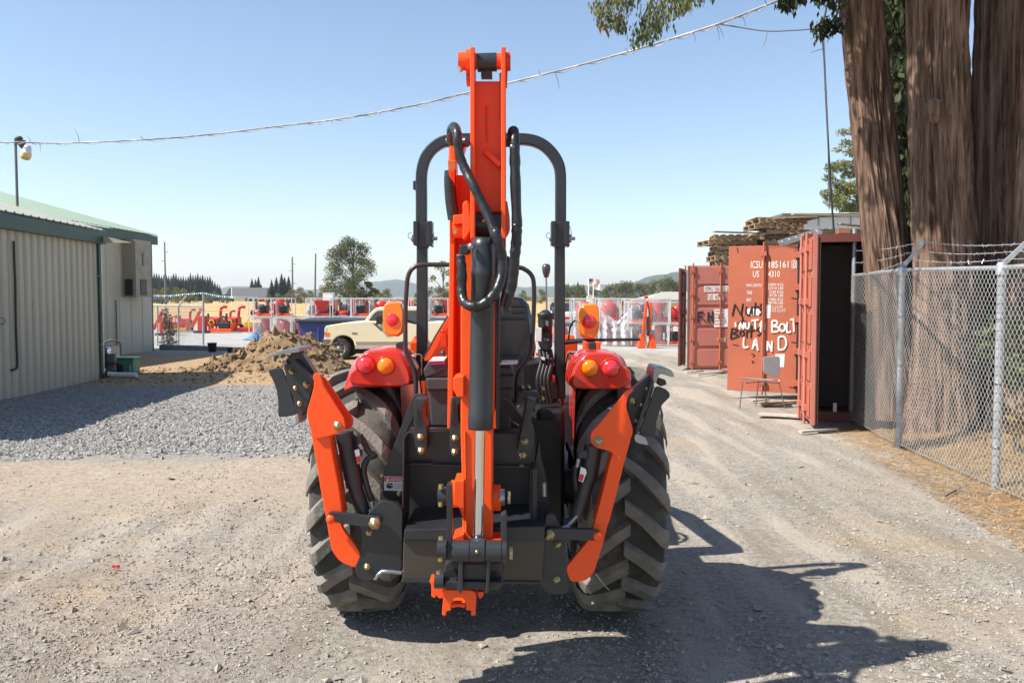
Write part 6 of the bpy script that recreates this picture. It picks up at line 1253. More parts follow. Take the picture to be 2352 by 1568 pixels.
# ================================================================== equipment yard
CRATEW = mat('white_crate_steel', (.62, .62, .60, 1), .5, .2, var=.1)
MRED = mat('red_machine_paint', (.55, .025, .018, 1), .4, var=.15)
ENG = mat('engine_grey', (.10, .10, .10, 1), .5, .3, var=.5, scale=6)
FILM = mat('plastic_film', (.75, .76, .77, 1), .22, var=.1, alpha=.2, bump=.6, bscale=7)
CW, CD, CH = .92, .95, .98
def crate_frame(t, w=CW, d=CD, h=CH):
    r = .032
    for x in (-w / 2, w / 2):
        for y in (-d / 2, d / 2):
            mb = MB(); mb.box((x, y, h / 2), (r * 1.3, r * 1.3, h)); mb.build('crate_post', CRATEW, t)
    for z in (.04, h - .03):
        for y in (-d / 2, d / 2):
            mb = MB(); mb.box((0, y, z), (w - r * 1.4, r * 1.1, r * 1.3)); mb.build('crate_rail', CRATEW, t)
        for x in (-w / 2, w / 2):
            mb = MB(); mb.box((x, 0, z), (r * 1.1, d - r * 1.4, r * 1.3)); mb.build('crate_rail', CRATEW, t)
def mower(t, kind):
    if kind in (0, 2, 3, 4):
        mb = MB(); mb.box((.02, 0, .12), (.72, .74, .12)); mb.build('base_pan', MRED if kind != 3 else ORANGE, t, .02)
    if kind == 0:    # domed blower
        mb = MB(); mb.lathe((0, -.18, .50), (0, -1, 0), [(.33, -.25), (.36, -.1), (.34, .02), (.22, .08), (.10, .10), (0, .10)], 16); mb.build('fan_housing', MRED, t)
        mb = MB(); mb.box((.0, .15, .42), (.6, .4, .55)); mb.build('engine', ENG, t, .05)
    elif kind == 1:  # mower deck with engine
        mb = MB(); mb.lathe((0, 0, .10), (0, 0, 1), [(.42, 0), (.44, .12), (.38, .22), (.2, .26), (0, .26)], 16); mb.build('deck', MRED, t)
        mb = MB(); mb.box((0, 0, .50), (.4, .38, .28)); mb.cyl((-.12, -.1, .62), (-.12, -.1, .76), .1, n=10); mb.build('engine', ENG, t, .04)
        for x in (-.3, .3):
            mb = MB(); mb.lathe((x, -.36, .2), (1, 0, 0), [(.04, -.04), (.13, -.05), (.15, -.03), (.15, .03), (.13, .05), (.04, .04)], 12); mb.build('wheel', BLACK2, t)
    elif kind == 2:  # red hopper
        mb = MB(); mb.hexa([(-.18, -.2, .3), (.18, -.2, .3), (.18, .2, .3), (-.18, .2, .3), (-.38, -.36, .85), (.38, -.36, .85), (.38, .36, .85), (-.38, .36, .85)]); mb.build('hopper', MRED, t, .02)
        mb = MB(); mb.box((0, .05, .2), (.5, .4, .24)); mb.build('engine', ENG, t, .03)
    elif kind == 3:  # bare engine
        mb = MB(); mb.box((-.05, 0, .36), (.5, .46, .5)); mb.cyl((.2, -.15, .5), (.2, -.15, .85), .09, n=10); mb.build('engine', ENG, t, .05)
        mb = MB(); mb.lathe((-.05, -.24, .42), (0, -1, 0), [(.2, 0), (.2, .06), (.12, .1), (0, .1)], 14); mb.build('starter_cover', BLACK2, t)
        mb = MB(); mb.tube([(-.34, -.3, .8), (-.1, -.34, .9), (.25, -.3, .7), (.35, -.2, .3)], .03, 6, 3); mb.build('handle', MRED, t)
    else:            # tall red frame
        mb = MB(); mb.box((.05, 0, .5), (.26, .5, .8)); mb.build('body', MRED, t, .06); mb = MB(); mb.box((-.22, -.1, .36), (.24, .4, .45)); mb.build('engine', ENG, t, .04)
        mb = MB(); mb.lathe((-.25, -.38, .2), (0, -1, 0), [(.16, -.04), (.17, 0), (.1, .04), (0, .04)], 12); mb.build('wheel', BLACK2, t)
KL = ['red blower', 'red mower', 'red hopper', 'grey engine', 'red machine']
def film(t, w=CW, d=CD, h=CH):
    nx_, vs, fs = 7, [], []
    loop = [(-w / 2 - .02, -d / 2 - .03), (0, -d / 2 - .05), (w / 2 + .02, -d / 2 - .03), (w / 2 + .03, 0), (w / 2 + .02, d / 2 + .03), (0, d / 2 + .04), (-w / 2 - .02, d / 2 + .03), (-w / 2 - .03, 0)]
    for j in range(6):
        for (x, y) in loop: k = 1 + rng.uniform(-.06, .05); vs.append((x * k, y * k, h * j / 5 + rng.uniform(-.02, .02)))
    for j in range(5):
        for i in range(8): fs.append((j * 8 + i, j * 8 + (i + 1) % 8, j * 8 + 8 + (i + 1) % 8, j * 8 + 8 + i))
    mb = MB(); mb.add(vs, fs, True); mb.add(vs[40:48], [tuple(range(8))]); mb.build('plastic_wrap', FILM, t)
CP = {}
for k in range(5):
    for wr in (0, 1):
        t = thing('machine_crate', '', 'crate', (0, 0, 0)); crate_frame(t); mower(t, k)
        if wr: film(t)
        CP[(k, wr)] = [t, False]
ORD = ['first', 'second', 'third', 'fourth', 'fifth', 'sixth', 'seventh', 'eighth', 'ninth', 'tenth', 'eleventh', 'twelfth', 'thirteenth']
def put_crate(k, wr, x, y, z, label, group, s=1.0):
    rec = CP[(k, wr)]; c = copy_tree(rec[0]) if rec[1] else rec[0]; rec[1] = True
    c.location = (x, y, z); c.rotation_euler = (0, 0, rng.uniform(-.05, .05)); c.scale = (s, s, s); c['label'] = label; c['group'] = group
def crate_row(x0, n, Y, lev, rname, group, seed, wrapp, sp=1.0, s=1.0, where='from the left'):
    rg = np.random.default_rng(seed)
    for l in range(lev):
        for i in range(n):
            k = int(rg.integers(0, 5)); wr = int(rg.uniform() < wrapp); x = x0 + i * sp * s + rg.uniform(-.04, .04)
            if l == lev - 1 and rg.uniform() < .12 and n > 5: continue
            nm = ['bottom', 'upper', 'top'][l] if lev != 2 else ['bottom', 'top'][l]
            put_crate(k, wr, x, Y + rg.uniform(-.06, .06), gz(0, Y) + .01 + l * CH * s, f'crate of {KL[k]}, {nm} tier, {ORD[i]} {where}, {rname}', group, s)
crate_row(tx(608, 44.6), 10, 44.6, 2, 'row behind dumpster', 'crates in the row behind the dumpster', 3, .25)
crate_row(tx(600, 47), 11, 46.8, 2, 'second row past dumpster', 'crates in the second row past the dumpster', 5, .5)
crate_row(tx(1285, 37.5), 4, 37.5, 2, 'wrapped row by roll bar', 'wrapped crates beyond the right fender', 11, .6)
crate_row(tx(1400, 37), 3, 37.0, 2, 'film draped row', 'film draped crates behind the hooked bar', 12, .7)
crate_row(tx(1462, 36.4), 4, 36.4, 2, 'row by orange attachment', 'crates behind the orange attachment', 17, .3, .93, .93)
# white carton on the crates
q = tx(756, 44.6); t = thing('carton', 'plain white carton sitting on top of the crate row', 'carton', (q, 44.6, W(756, 691, 44.6).z)); mb = MB(); mb.box((q, 44.6, W(756, 682, 44.6).z), (.52, .5, .40)); mb.build('box', WHITE, t, .01)
mb = MB(); mb.box((q, 44.6, W(756, 682, 44.6).z + .205), (.54, .52, .03)); mb.build('lid', WHITE, t)
# draped sheet of film over the wrapped crates
sh_ = thing('plastic_sheet', 'crumpled translucent sheet draped over the wrapped crates right of the tractor', 'plastic sheet', (tx(1412, 36.3), 36.3, gz(0, 36)))
U_, V_ = 26, 18; vs = []
for j in range(V_):
    for i in range(U_):
        px = 1378 + 74 * i / (U_ - 1); top = np.interp(px, [1378, 1400, 1418, 1440, 1452], [712, 726, 740, 716, 700]); py = top + (792 - top) * j / (V_ - 1)
        q = W(px, py, 36.2 + .22 * math.sin(i * .9) * (j / V_) - .5 * j / V_ + rng.uniform(-.06, .06)); vs.append(q)
fs = [(j * U_ + i, j * U_ + i + 1, j * U_ + U_ + i + 1, j * U_ + U_ + i) for j in range(V_ - 1) for i in range(U_ - 1)]
FILM2 = mat('cloudy_film', (.62, .60, .60, 1), .3, var=.25, scale=1.5, alpha=.55, bump=.8, bscale=6); np_mesh('sheet', vs, fs, FILM2, sh_, True)
# orange backhoe attachment standing on the lot
bq = tx(1485, 34.6); z0 = gz(0, 34.6); ba_ = thing('backhoe_attachment', 'loose orange backhoe attachment standing upright beside the crates', 'backhoe', (bq, 34.6, z0))
def P_(x, y, Y=34.6): p = (x * .16405 + 1267.8, y * .16405 + 569.6); return W(p[0], p[1], Y)
for a, b, w in (((1330, 740), (1275, 1180), .1), ((1385, 760), (1370, 1180), .1)):
    mb = MB(); mb.beam(P_(*a), P_(*b), w, .14); mb.build('arm', ORANGE, ba_, .01)
mb = MB(); mb.beam(P_(1300, 980), P_(1260, 1300), .08, .12); mb.beam(P_(1375, 960), P_(1380, 1300), .08, .12); mb.build('boom', ORANGE, ba_, .01)
for x0, x1 in ((1195, 1300), (1345, 1455)):
    mb = MB(); a, b = P_(x0, 1360), P_(x1, 1200); mb.hexa([(a.x, 34.4, z0), (b.x, 34.4, z0), (b.x, 34.9, z0), (a.x, 34.9, z0), (a.x + .12, 34.45, b.z), (b.x - .08, 34.45, b.z), (b.x - .08, 34.85, b.z), (a.x + .12, 34.85, b.z)]); mb.build('base', ORANGE, ba_, .02)
mb = MB(); mb.cyl(P_(1340, 960, 34.5), P_(1345, 1220, 34.5), .05, n=8); mb.build('cylinder', BLACK, ba_)
mb = MB(); mb.cyl(P_(1318, 1000, 34.45), P_(1318, 1330, 34.45), .018, n=6); mb.build('rod', CHROME, ba_)
mb = MB(); mb.tube([P_(1340, 760, 34.4), P_(1362, 900, 34.35), P_(1350, 1100, 34.4), P_(1335, 1200, 34.4)], .03, 6, 3); mb.build('hose', BLACK2, ba_)
for xx_ in (1290, 1400):
    mb = MB(); mb.cyl(P_(xx_ - 30, 1190, 34.4), P_(xx_ + 30, 1190, 34.4), .05, n=10); mb.build('pivot', STEEL, ba_)
mb = MB(); mb.beam(P_(1285, 1210, 34.6), P_(1400, 1210, 34.6), .2, .14); mb.build('crossbar', ORANGE, ba_)
mb = MB(); mb.beam(P_(1295, 690), P_(1345, 690), .08, .10); mb.build('head', MRED, ba_)
# cream pickup truck, nose to the left
TY = 27.6; TZ = gz(0, TY); x_ = lambda px: tx(px, TY); zz2 = lambda py: W(0, py, TY).z
CREAM = mat('cream_car_paint', (.78, .71, .50, 1), .3, var=.03, coat=.4); GLASS = mat('dark_car_glass', (.05, .065, .08, 1), .06, var=.1, spec=.8)
pk = thing('pickup_truck', 'cream pickup truck parked behind the dirt heap, nose to the left', 'pickup', (x_(900), TY, TZ))
def zq(x, y): return (x * .1992 + 588, y * .1992 + 514.5)
WD = 1.9
body = [zq(800, 1180), (750, 748), (790, 741), (832, 738), (842, 737), (1108, 742), (1108, 800), (1085, 802), (1080, 790), (1070, 780), (1055, 776), (1040, 780), (1030, 790), (1026, 802), zq(1140, 1415), zq(1125, 1350), zq(1090, 1310), zq(1040, 1288), zq(990, 1282), zq(930, 1300), zq(890, 1340), zq(870, 1400), zq(790, 1390), zq(785, 1280)]
def plateY(mb, poly, Y0, wd): mb.plate(poly, Y0, Y0 + wd)
mb = MB(); plateY(mb, body, TY - .95, WD); mb.build('body', CREAM, pk, .03)
cabp = [zq(1245, 1125), zq(1330, 1010), zq(1385, 965), zq(1440, 955), (905, 705), (962, 705), (972, 712), (978, 742), (838, 742)]
mb = MB(); mb.plate(cabp, TY - .85, TY + .85); mb.build('cab', CREAM, pk, .04)
mb = MB(); mb.plate([zq(1280, 1140), zq(1355, 1035), zq(1400, 1000), zq(1455, 997), (900, 713), (900, 741)], TY - .862, TY - .84); mb.build('side_window', GLASS, pk)
mb = MB(); mb.plate([(906, 713), (958, 713), (966, 740), (906, 741)], TY - .862, TY - .84); mb.build('rear_side_window', GLASS, pk)
mb = MB(); mb.plate([zq(1385, 1060), zq(1450, 1060), zq(1455, 1150), zq(1385, 1160)], TY - 1.06, TY - .98); mb.build('door_mirror', INK, pk, .01)
mb = MB(); mb.plate([zq(1345, 1145), zq(1390, 1145), zq(1460, 1225), zq(1440, 1232)], TY - .956, TY - .948); mb.build('mirror_shadow_trim', mat('dark_trim', (.12, .11, .09, 1), .5), pk)  # dark patch painting the mirror's cast shadow on the door
mb = MB(); mb.plate([zq(1100, 1250), zq(1165, 1250), zq(1165, 1268), zq(1110, 1268)], TY - .958, TY - .948); mb.build('fender_badge', mat('badge_metal', (.25, .24, .2, 1), .4, .5), pk)
for a, b, m_, nm in (((1150, 1355), (2600, 1385), mat('side_moulding', (.30, .27, .2, 1), .5), 'side_moulding'), ((1140, 1408), (2600, 1438), mat('rocker_grey', (.42, .41, .38, 1), .5), 'rocker_panel')):
    mb = MB(); p0, p1 = zq(*a), zq(*b); mb.plate([(p0[0], p0[1]), (1026, p0[1]), (1026, p1[1]), (p0[0], p1[1])], TY - .965, TY - .94); mb.build(nm, m_, pk)
mb = MB(); mb.plate([zq(768, 1320), zq(868, 1325), zq(850, 1400), zq(775, 1400)], TY - .98, TY + .98); mb.build('bumper', CHROME, pk, .03)
mb = MB(); mb.plate([zq(792, 1248), zq(848, 1250), zq(845, 1290), zq(790, 1290)], TY - .96, TY - .90); mb.build('side_marker', AMBER, pk)
mb = MB(); mb.plate([zq(790, 1195), zq(812, 1195), zq(812, 1245), zq(788, 1245)], TY - .958, TY - .6); mb.build('headlight', mat('lamp_glass', (.7, .7, .68, 1), .1), pk)
for xw in (790, 1056):
    c = Vector((x_(xw), TY - .80, TZ + .355)); mb = MB(); mb.lathe(c, (0, -1, 0), [(.2, -.12), (.30, -.12), (.355, -.08), (.365, 0), (.355, .1), (.30, .13), (.21, .11)], 24); wh = mb.build('wheel', TYRE, pk)
    mb = MB(); mb.lathe(c, (0, -1, 0), [(.215, .10), (.20, .08), (.13, .03), (.12, .06), (.07, .08), (.05, .12), (0, .12)], 20); mb.build('rim', mat('steel_wheel', (.33, .32, .30, 1), .5, .3, var=.2), wh)
    for k in range(8):
        a = k * math.pi / 4; mb = MB(); mb.cyl(c + Vector((.155 * math.cos(a), -.06, .155 * math.sin(a))), c + Vector((.155 * math.cos(a), -.075, .155 * math.sin(a))), .028, n=8); mb.build('rim_hole', INK, wh)
    c2_ = c + Vector((0, 1.6, 0)); mb = MB(); mb.lathe(c2_, (0, -1, 0), [(.0, -.1), (.30, -.12), (.365, -.06), (.365, .06), (.30, .12), (0, .1)], 20); mb.build('wheel', TYRE, pk)
mb = MB(); mb.plate([(757, 800), (1100, 800), (1100, 812), (820, 812)], TY - .6, TY + .6); mb.build('underbody', INK, pk)
# blue dumpster
DY = 34.2; dzg = gz(0, DY); BLUE = mat('blue_dumpster_paint', (.035, .055, .20, 1), .5, var=.15, scale=2, patch=((.06, .07, .14, 1), 3, .62))
du = thing('dumpster', 'large dark blue steel dumpster behind the cream pickup', 'dumpster', (tx(850, DY), DY, dzg))
x0, x1 = tx(690, DY), tx(1036, DY); z1_ = W(0, 741, DY).z
mb = MB(); mb.hexa([(x0, DY, dzg), (x1, DY, dzg), (x1, DY + 2.2, dzg), (x0, DY + 2.2, dzg), (x0 - .06, DY - .06, z1_), (x1 + .06, DY - .06, z1_), (x1 + .06, DY + 2.2, z1_), (x0 - .06, DY + 2.2, z1_)]); mb.build('body', BLUE, du, .02)
for k in range(8):
    xx = x0 + .7 + k * .75; mb = MB(); mb.box((xx, DY - .045, (dzg + z1_) / 2), (.08, .10, z1_ - dzg - .15)); mb.build('rib', BLUE, du)
mb = MB(); mb.hexa([(x0 - .12, DY - .14, z1_ + .002), (x1 + .1, DY - .14, z1_ + .002), (x1 + .1, DY + 2.2, z1_ + .002), (x0 - .12, DY + 2.2, z1_ + .002), (x0 - .12, DY - .14, z1_ + .09), (x1 + .1, DY - .14, z1_ + .09), (x1 + .1, DY + 2.2, z1_ + .14), (x0 - .12, DY + 2.2, z1_ + .14)]); mb.build('lid', mat('black_lid', (.018, .02, .024, 1), .5), du)
# chippers and implements behind the fence gap
YEL = mat('yellow_implement_paint', (.62, .33, .02, 1), .45, var=.1)
def chipper():
    t = thing('wood_chipper', '', 'wood chipper', (0, 0, 0))
    mb = MB(); mb.box((0, 0, .55), (.6, .6, .5)); mb.build('rotor_housing', MRED, t, .06)
    mb = MB(); mb.hexa([(-.2, -.3, .35), (.2, -.3, .35), (.2, -.3, .75), (-.2, -.3, .75), (-.28, -.75, .3), (.28, -.75, .3), (.28, -.75, .72), (-.28, -.75, .72)]); mb.build('feed_hopper', MRED, t)
    mb = MB(); mb.tube([(.22, 0, .75), (.24, 0, 1.05), (.28, 0, 1.28), (.42, 0, 1.38), (.60, 0, 1.34)], .085, 10, 4); mb.build('chute', MRED, t)
    mb = MB(); mb.lathe((0, -.76, .5), (0, -1, 0), [(.10, -.02), (.10, .02), (.17, .03), (.18, .0)], 14); mb.build('guard_ring', YEL, t)
    mb = MB(); mb.box((-.38, .05, .62), (.3, .4, .4)); mb.cyl((-.42, -.1, .8), (-.42, -.1, 1.0), .07, n=8); mb.build('engine', ENG, t, .04)
    mb = MB(); mb.box((0, -.755, .5), (.42, .01, .30)); mb.build('feed_opening', INK, t)
    for sx in (-1, 1):
        mb = MB(); mb.lathe((sx * .36, .1, .2), (1, 0, 0), [(.05, -.06), (.17, -.08), (.2, -.05), (.2, .05), (.17, .08), (.05, .06)], 14); mb.build('wheel', BLACK2, t)
    mb = MB(); mb.box((.0, -.1, .12), (.6, .8, .08)); mb.build('skid', MRED, t)
    return t
CHP = chipper(); fst = True
for px, Y, s, rot, lab in ((497, 51, 1.05, 0, 'red wood chipper with hooked chute just right of the gate post'), (521, 53, .85, .3, 'smaller red chipper between the two taller chippers'), (539, 51, 1.05, -.05, 'red wood chipper with chute curving right, nearest the crates'), (428, 52, .9, .5, 'red chipper seen through the left gate mesh')):
    c = CHP if fst else copy_tree(CHP); fst = False; c.location = (tx(px, Y), Y, gz(0, Y)); c.scale = (s, s, s); c.rotation_euler = (0, 0, rot); c['label'] = lab; c['group'] = 'red wood chippers in the rear lot'
def tiller(px, Y, m1, m2, lab, w=1.9):
    x = tx(px, Y); z = gz(0, Y); t = thing('tractor_implement', lab, 'implement', (x, Y, z))
    mb = MB(); mb.box((x, Y, z + .14), (w, .5, .2)); mb.build('deck', m1, t, .03)
    mb = MB(); mb.box((x + .15, Y, z + .42), (w * .55, .4, .35)); mb.build('gearbox', m2, t, .05)
    mb = MB(); mb.tube([(x - .35, Y, z + .25), (x - .1, Y, z + .85), (x + .2, Y, z + .85), (x + .45, Y, z + .25)], .05, 6, 2); mb.build('hitch_frame', m2, t)
    for sx in (-1, 1):
        mb = MB(); mb.box((x + sx * w * .48, Y, z + .3), (.06, .5, .5)); mb.build('side_plate', m1, t, .02)
tiller(577, 50.5, MRED, YEL, 'yellow and red tiller left of the white crates'); tiller(510, 49, ORANGE, BLACK2, 'orange mower implement in front of the chippers', 1.2); tiller(400, 50, YEL, MRED, 'yellow implement low behind the leafy gate mesh', 1.6)
def digger(px, Y, s, lab):
    x = tx(px, Y); z = gz(0, Y); t = thing('backhoe_attachment', lab, 'backhoe', (x, Y, z))
    mb = MB(); mb.beam((x, Y, z + .3 * s), (x + .55 * s, Y, z + 1.35 * s), .12, .16); mb.build('boom', MRED, t, .02); mb = MB(); mb.beam((x, Y, z + .3 * s), (x - .9 * s, Y, z + .95 * s), .1, .14); mb.build('dipper', MRED, t, .02)
    mb = MB(); mb.box((x + .6 * s, Y, z + .5 * s), (.4 * s, .5, .9 * s)); mb.build('mast', MRED, t, .04); mb = MB(); mb.box((x + .6 * s, Y, z + .06), (.8 * s, .7, .1)); mb.build('foot', BLACK2, t)
digger(440, 49, 1.0, 'red backhoe attachment seen through the gate left of the post'); digger(352, 46, 1.0, 'red backhoe attachment at the barn corner edge')
# blue tarp
a = G(583, 780); tb_ = thing('tarp', 'small bright blue tarp crumpled on the lot behind the dirt heap', 'tarp', a); vs = []
for j in range(7):
    for i in range(11): vs.append((a.x + (i - 5) * .10, a.y + (j - 3) * .12, a.z + .02 + .30 * math.exp(-((i - 5.5) / 3.2) ** 2 - ((j - 3) / 2.2) ** 2) * rng.uniform(.6, 1.1)))
np_mesh('sheet', vs, [(j * 11 + i, j * 11 + i + 1, j * 11 + 12 + i, j * 11 + 11 + i) for j in range(6) for i in range(10)], mat('blue_tarp', (.05, .20, .60, 1), .4, var=.3), tb_)
# gate fence on the left
GY = 36.2; gz0 = gz(0, GY); gf = thing('gate_fence', 'grey tubular gate fence standing between the barn and the dirt heap', 'fence', (tx(467, GY), GY, gz0))
def gp_(px, py): return W(px, py, GY)
for px, top, r in ((466.8, 672, .045), (410, 704, .035), (362, 702, .03)):
    mb = MB(); b = gp_(px, 792); mb.cyl((b.x, GY, gz0 - .1), gp_(px, top), r, n=8); mb.build('post', GALV, gf)
mb = MB(); mb.cyl(gp_(349, 702), gp_(467, 703), .03, n=8); mb.build('rail', GALV, gf)
mb = MB(); mb.cyl(gp_(410, 703), gp_(428, 680), .03, n=8); mb.build('brace', GALV, gf)
mb = MB(); mb.cyl(gp_(349, 716), gp_(467, 714), .012, n=6); mb.cyl(gp_(467, 713), gp_(597, 712), .012, n=6); mb.build('wire', GALV, gf)
mb = MB()
for i in range(46):
    for sg in (-1, 1):
        xa = 349 + i * 2.6; xb = xa + sg * 46; ya, yb = 704, 792
        t0 = 0; t1_ = 1
        if xb > 467: t1_ = (467 - xa) / (xb - xa)
        if xb < 349: t1_ = (349 - xa) / (xb - xa)
        if t1_ > .02: mb.tube([gp_(xa, ya), gp_(xa + (xb - xa) * t1_, ya + (yb - ya) * t1_)], .0035, 3)
gmh = mb.build('chain_mesh', GALV, gf, recalc=False); gmh['kind'] = 'stuff'
iv = thing('leafy_vine', 'sparse brown leaved vine growing on the gate mesh beside the barn', 'vine', gp_(385, 792))
mb = MB()
for k in range(9): mb.tube([gp_(372 + k * 4, 793), gp_(368 + k * 4 + rng.uniform(-6, 6), 760), gp_(374 + k * 3 + rng.uniform(-5, 5), 728)], .012, 4, 3)
mb.build('stems', TWIG, iv)
leafcloud('leaves', [(*gp_(380, 725), .25, .08, .35), (*gp_(388, 760), .35, .08, .45), (*gp_(386, 785), .4, .08, .25)], 420, .06, mat('dry_vine_leaf', (.10, .075, .05, 1), .8, col2=(.40, .36, .32, 1), scale=6), iv, .6, kind=None)
# pennant string
PY = 45; ps = thing('pennant_string', 'string of small white and blue pennants strung before the far field', 'pennants', W(400, 676, PY))
def pen(px): return np.interp(px, [345, 395, 430, 449, 466, 500, 530, 600], [678, 678, 674, 673.5, 671.5, 679, 681, 683])
mb = MB(); mb.tube([W(px, pen(px), PY) for px in range(345, 600, 8)], .008, 4); mb.build('cord', WHITE, ps)
PB, PT = mat('blue_pennant', (.05, .25, .55, 1), .6), mat('teal_pennant', (.10, .45, .50, 1), .6)
for i, px in enumerate(np.arange(350, 540, 4.6)):
    y = pen(px); mb = MB(); s = 1.7; mb.prism([W(px - s, y, PY), W(px + s, y, PY), W(px + rng.uniform(-1, 1), y + 4.2, PY - .05)], (0, .006, 0)); mb.build('pennant', (WHITE, PB, PT, WHITE, REDPR)[i % 5] if i % 9 == 4 else (WHITE, PB, PT)[i % 3], ps)
for px in (428, 466.8):
    pass
# highway traffic
def wheels(t, xs_, Y, z, r, m=BLACK2):
    for x in xs_:
        for dy in (-1.05, 1.05):
            mb = MB(); mb.lathe((x, Y + dy, z + r), (0, 1, 0), [(0, -.14), (r * .6, -.15), (r, -.12), (r, .12), (r * .6, .15), (0, .14)], 12); mb.build('wheel', m, t)
SY = 268; sz = gz(0, SY); sm = thing('semi_truck', 'dark semi truck with long grey white trailer on the far highway', 'semi truck', (tx(570, SY), SY, sz))
mb = MB(); mb.b2((tx(536, SY), SY - 1.3, sz + 1.2), (tx(617, SY), SY + 1.3, W(0, 661, SY).z)); mb.build('trailer', mat('shade_grey_trailer', (.20, .215, .25, 1), .5, var=.05), sm, .05)  # grey tone has the shade on the trailer side painted in
mb = MB(); mb.b2((tx(535, SY), SY - 1.32, sz + 1.2), (tx(537, SY), SY + 1.32, W(0, 660.5, SY).z)); mb.build('trailer_nose', WHITE, sm)
mb = MB(); mb.plate([(518, 676), (522, 668), (526, 662), (534, 661), (534, 690), (506, 692), (506, 681), (510, 677)], SY - 1.2, SY + 1.2); mb.build('cab', mat('dark_teal_truck', (.03, .06, .08, 1), .3, coat=.4), sm, .1)
mb = MB(); mb.plate([(520, 675), (524, 667), (528, 667), (528, 675)], SY - 1.22, SY - 1.19); mb.build('window', GLASS, sm)
wheels(sm, [tx(p, SY) for p in (510, 526, 532, 600, 607)], SY, sz, .55)
def car(px, Y, lab, m, s=1.0):
    x = tx(px, Y); z = gz(0, Y); t = thing('car', lab, 'car', (x, Y, z))
    mb = MB(); mb.prism([(x - 2.2 * s, Y - .9, z + .35), (x - 2.2 * s, Y - .9, z + .85), (x - 1.2 * s, Y - .9, z + .98), (x + 2.2 * s, Y - .9, z + 1.0), (x + 2.25 * s, Y - .9, z + .4)], (0, 1.8, 0)); mb.build('body', m, t, .08)
    mb = MB(); mb.prism([(x - 1.2 * s, Y - .8, z + .98), (x - .5 * s, Y - .8, z + 1.6), (x + 1.3 * s, Y - .8, z + 1.62), (x + 2.1 * s, Y - .8, z + .99)], (0, 1.6, 0)); mb.build('cabin', GLASS, t, .08)
    wheels(t, [x - 1.4 * s, x + 1.4 * s], Y, z, .34)
car(497, 235, 'dark car on the highway ahead of the semi truck', mat('dark_car_paint', (.02, .03, .04, 1), .25, coat=.5), 1.1); car(360, 200, 'dark vehicle partly behind the barn corner on the highway', mat('dark_blue_car_paint', (.015, .02, .035, 1), .3, coat=.4), 1.2)
SILV = mat('silver_car_paint', (.5, .5, .5, 1), .3, .4)
for px, Y, lab in ((1286, 60, 'pale car parked beyond the control lever, left of the roll bar post'), (1310, 62, 'white parked car in the lot right of the roll bar post'), (1272, 66, 'silver car parked farthest back left of the roll bar post')): car(px, Y, lab, SILV if '' == lab or 'silver' in lab else WHITE, .42)
# roadside delineator posts
for i, px in enumerate((390, 415, 441, 453, 492, 508, 519, 532, 546, 561)):
    x = tx(px, 170); z = gz(0, 170); t = thing('field_post', 'small white marker post standing along the edge of the tan field', 'post', (x, 170, z), 'white posts along the field edge'); mb = MB(); mb.box((x, 170, z + .45), (.09, .09, .95)); mb.build('post_body', WHITE, t)
# flags
fs_ = [(1351.5, 639, 688, 95, 'starred blue and red flag flying on the left white flag pole', 0), (1362.5, 651, 688, 95, 'pale flag flying on the right white flag pole', 1)]
for px, top, bo, Y, lab, k in fs_:
    x = tx(px, Y); z0 = gz(0, Y); zt_ = W(0, top, Y).z; t = thing('flag_pole', lab, 'flag', (x, Y, z0)); mb = MB(); mb.cyl((x, Y, z0), (x, Y, zt_), .06, .045, 8); mb.build('pole', WHITE, t)
    Lf, Hf = (.95, .62) if k else (1.15, .6); n_ = 8
    def strip(a, b, u0, u1, m, nm):
        mb = MB(); vs = []
        for i in range(n_ + 1):
            u = u0 + (u1 - u0) * i / n_; yy = Y + .12 * math.sin(u * 7); dz = -.10 * u + .04 * math.sin(u * 5)
            vs += [(x + .05 + u * Lf, yy, zt_ - .05 - a * Hf + dz), (x + .05 + u * Lf, yy, zt_ - .05 - b * Hf + dz)]
        mb.add(vs, [(2 * i, 2 * i + 1, 2 * i + 3, 2 * i + 2) for i in range(n_)], True); mb.build(nm, m, t)
    if k == 0:
        strip(0, .55, 0, .42, mat('flag_blue', (.08, .09, .2, 1), .7), 'canton'); 
        for q in range(7): strip(q / 7, (q + 1) / 7, .42 if q < 4 else 0, 1, (mat('flag_red', (.5, .06, .08, 1), .7), WHITE)[q % 2], 'stripe')
    else: strip(0, 1, 0, 1, WHITE, 'cloth')
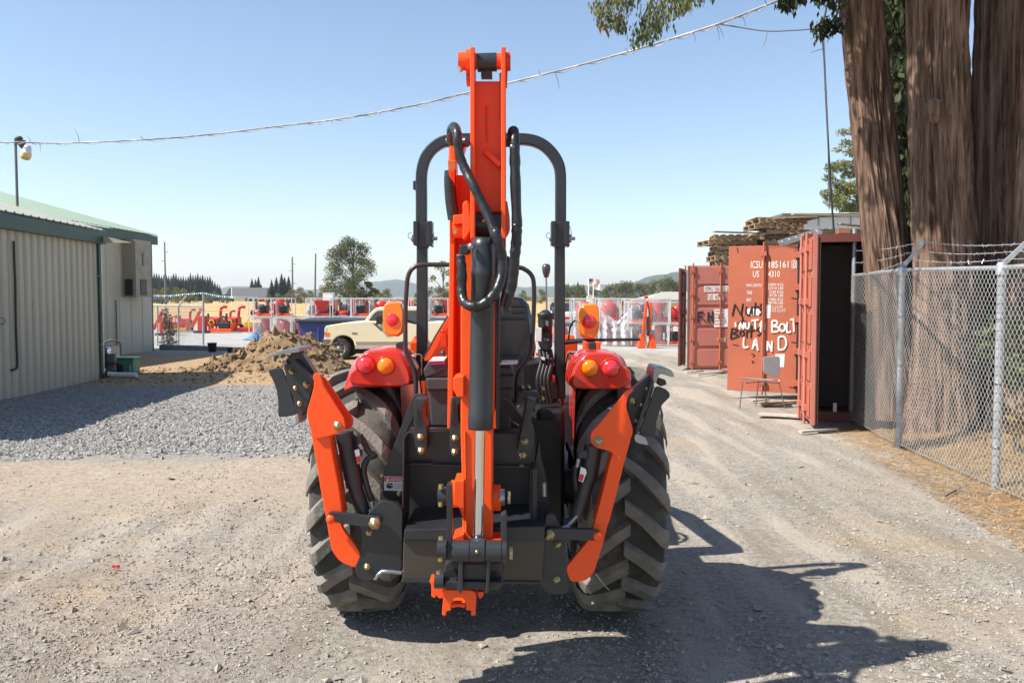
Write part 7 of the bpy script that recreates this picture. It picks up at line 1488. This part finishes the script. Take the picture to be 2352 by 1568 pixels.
hx_ = tx(1355, 94); t = thing('white_hut', 'tiny white kiosk at the foot of the flag poles', 'kiosk', (hx_, 94, gz(0, 94))); mb = MB(); mb.hexa([(hx_ - .42, 94, gz(0, 94)), (hx_ + .42, 94, gz(0, 94)), (hx_ + .42, 94.8, gz(0, 94)), (hx_ - .42, 94.8, gz(0, 94)), (hx_ - .28, 94, W(0, 680, 94).z), (hx_ + .28, 94, W(0, 680, 94).z), (hx_ + .28, 94.8, W(0, 680, 94).z), (hx_ - .28, 94.8, W(0, 680, 94).z)]); mb.build('wall', WHITE, t)
mb = MB(); mb.b2((hx_ - .32, 93.95, W(0, 680, 94).z), (hx_ + .32, 94.85, W(0, 679, 94).z)); mb.build('roof', WHITE, t)
# pale tent-roofed building on the right
BY = 62; x0, x1 = tx(1493, BY), tx(1640, BY); z0 = gz(0, BY); ze = W(0, 690, BY).z; zr = W(0, 671, BY).z
t = thing('storage_barn', 'long low pale building with beige roof behind the crates', 'building', (x0, BY, z0)); mb = MB(); mb.b2((x0, BY, z0), (x1, BY + 10, ze)); mb.build('wall', mat('pale_grey_wall', (.5, .49, .46, 1), .7), t)
mb = MB(); mb.prism([(x0 - .2, BY - .2, ze), (x0 + 1.6, BY + 5, zr), (x1, BY + 5, zr), (x1, BY - .2, ze)], (0, 0, .06)); mb.add([(x0 - .2, BY - .2, ze), (x0 + 1.6, BY + 5, zr), (x0 - .2, BY + 10, ze)], [(0, 1, 2)]); mb.build('roof', mat('beige_roof', (.36, .33, .27, 1), .6, var=.05), t)
# lumber / yellow posts by the far container
for i, px in enumerate((1549, 1553, 1557)):
    p = W(px, 780, 38); t = thing('steel_rack', ['yellow upright rack bar left of the dark container door', 'middle yellow rack bar beside the dark container door', 'right yellow rack bar touching the dark container door'][i], 'rack', (p.x - .25, 38, gz(0, 38))); mb = MB(); mb.box((p.x - .25, 38, gz(0, 38) + .85), (.05, .05, 1.7)); mb.build('upright', YEL, t); mb = MB(); mb.box((p.x - .25, 38.1, gz(0, 38) + .03), (.14, .4, .06)); mb.build('base', YEL, t)
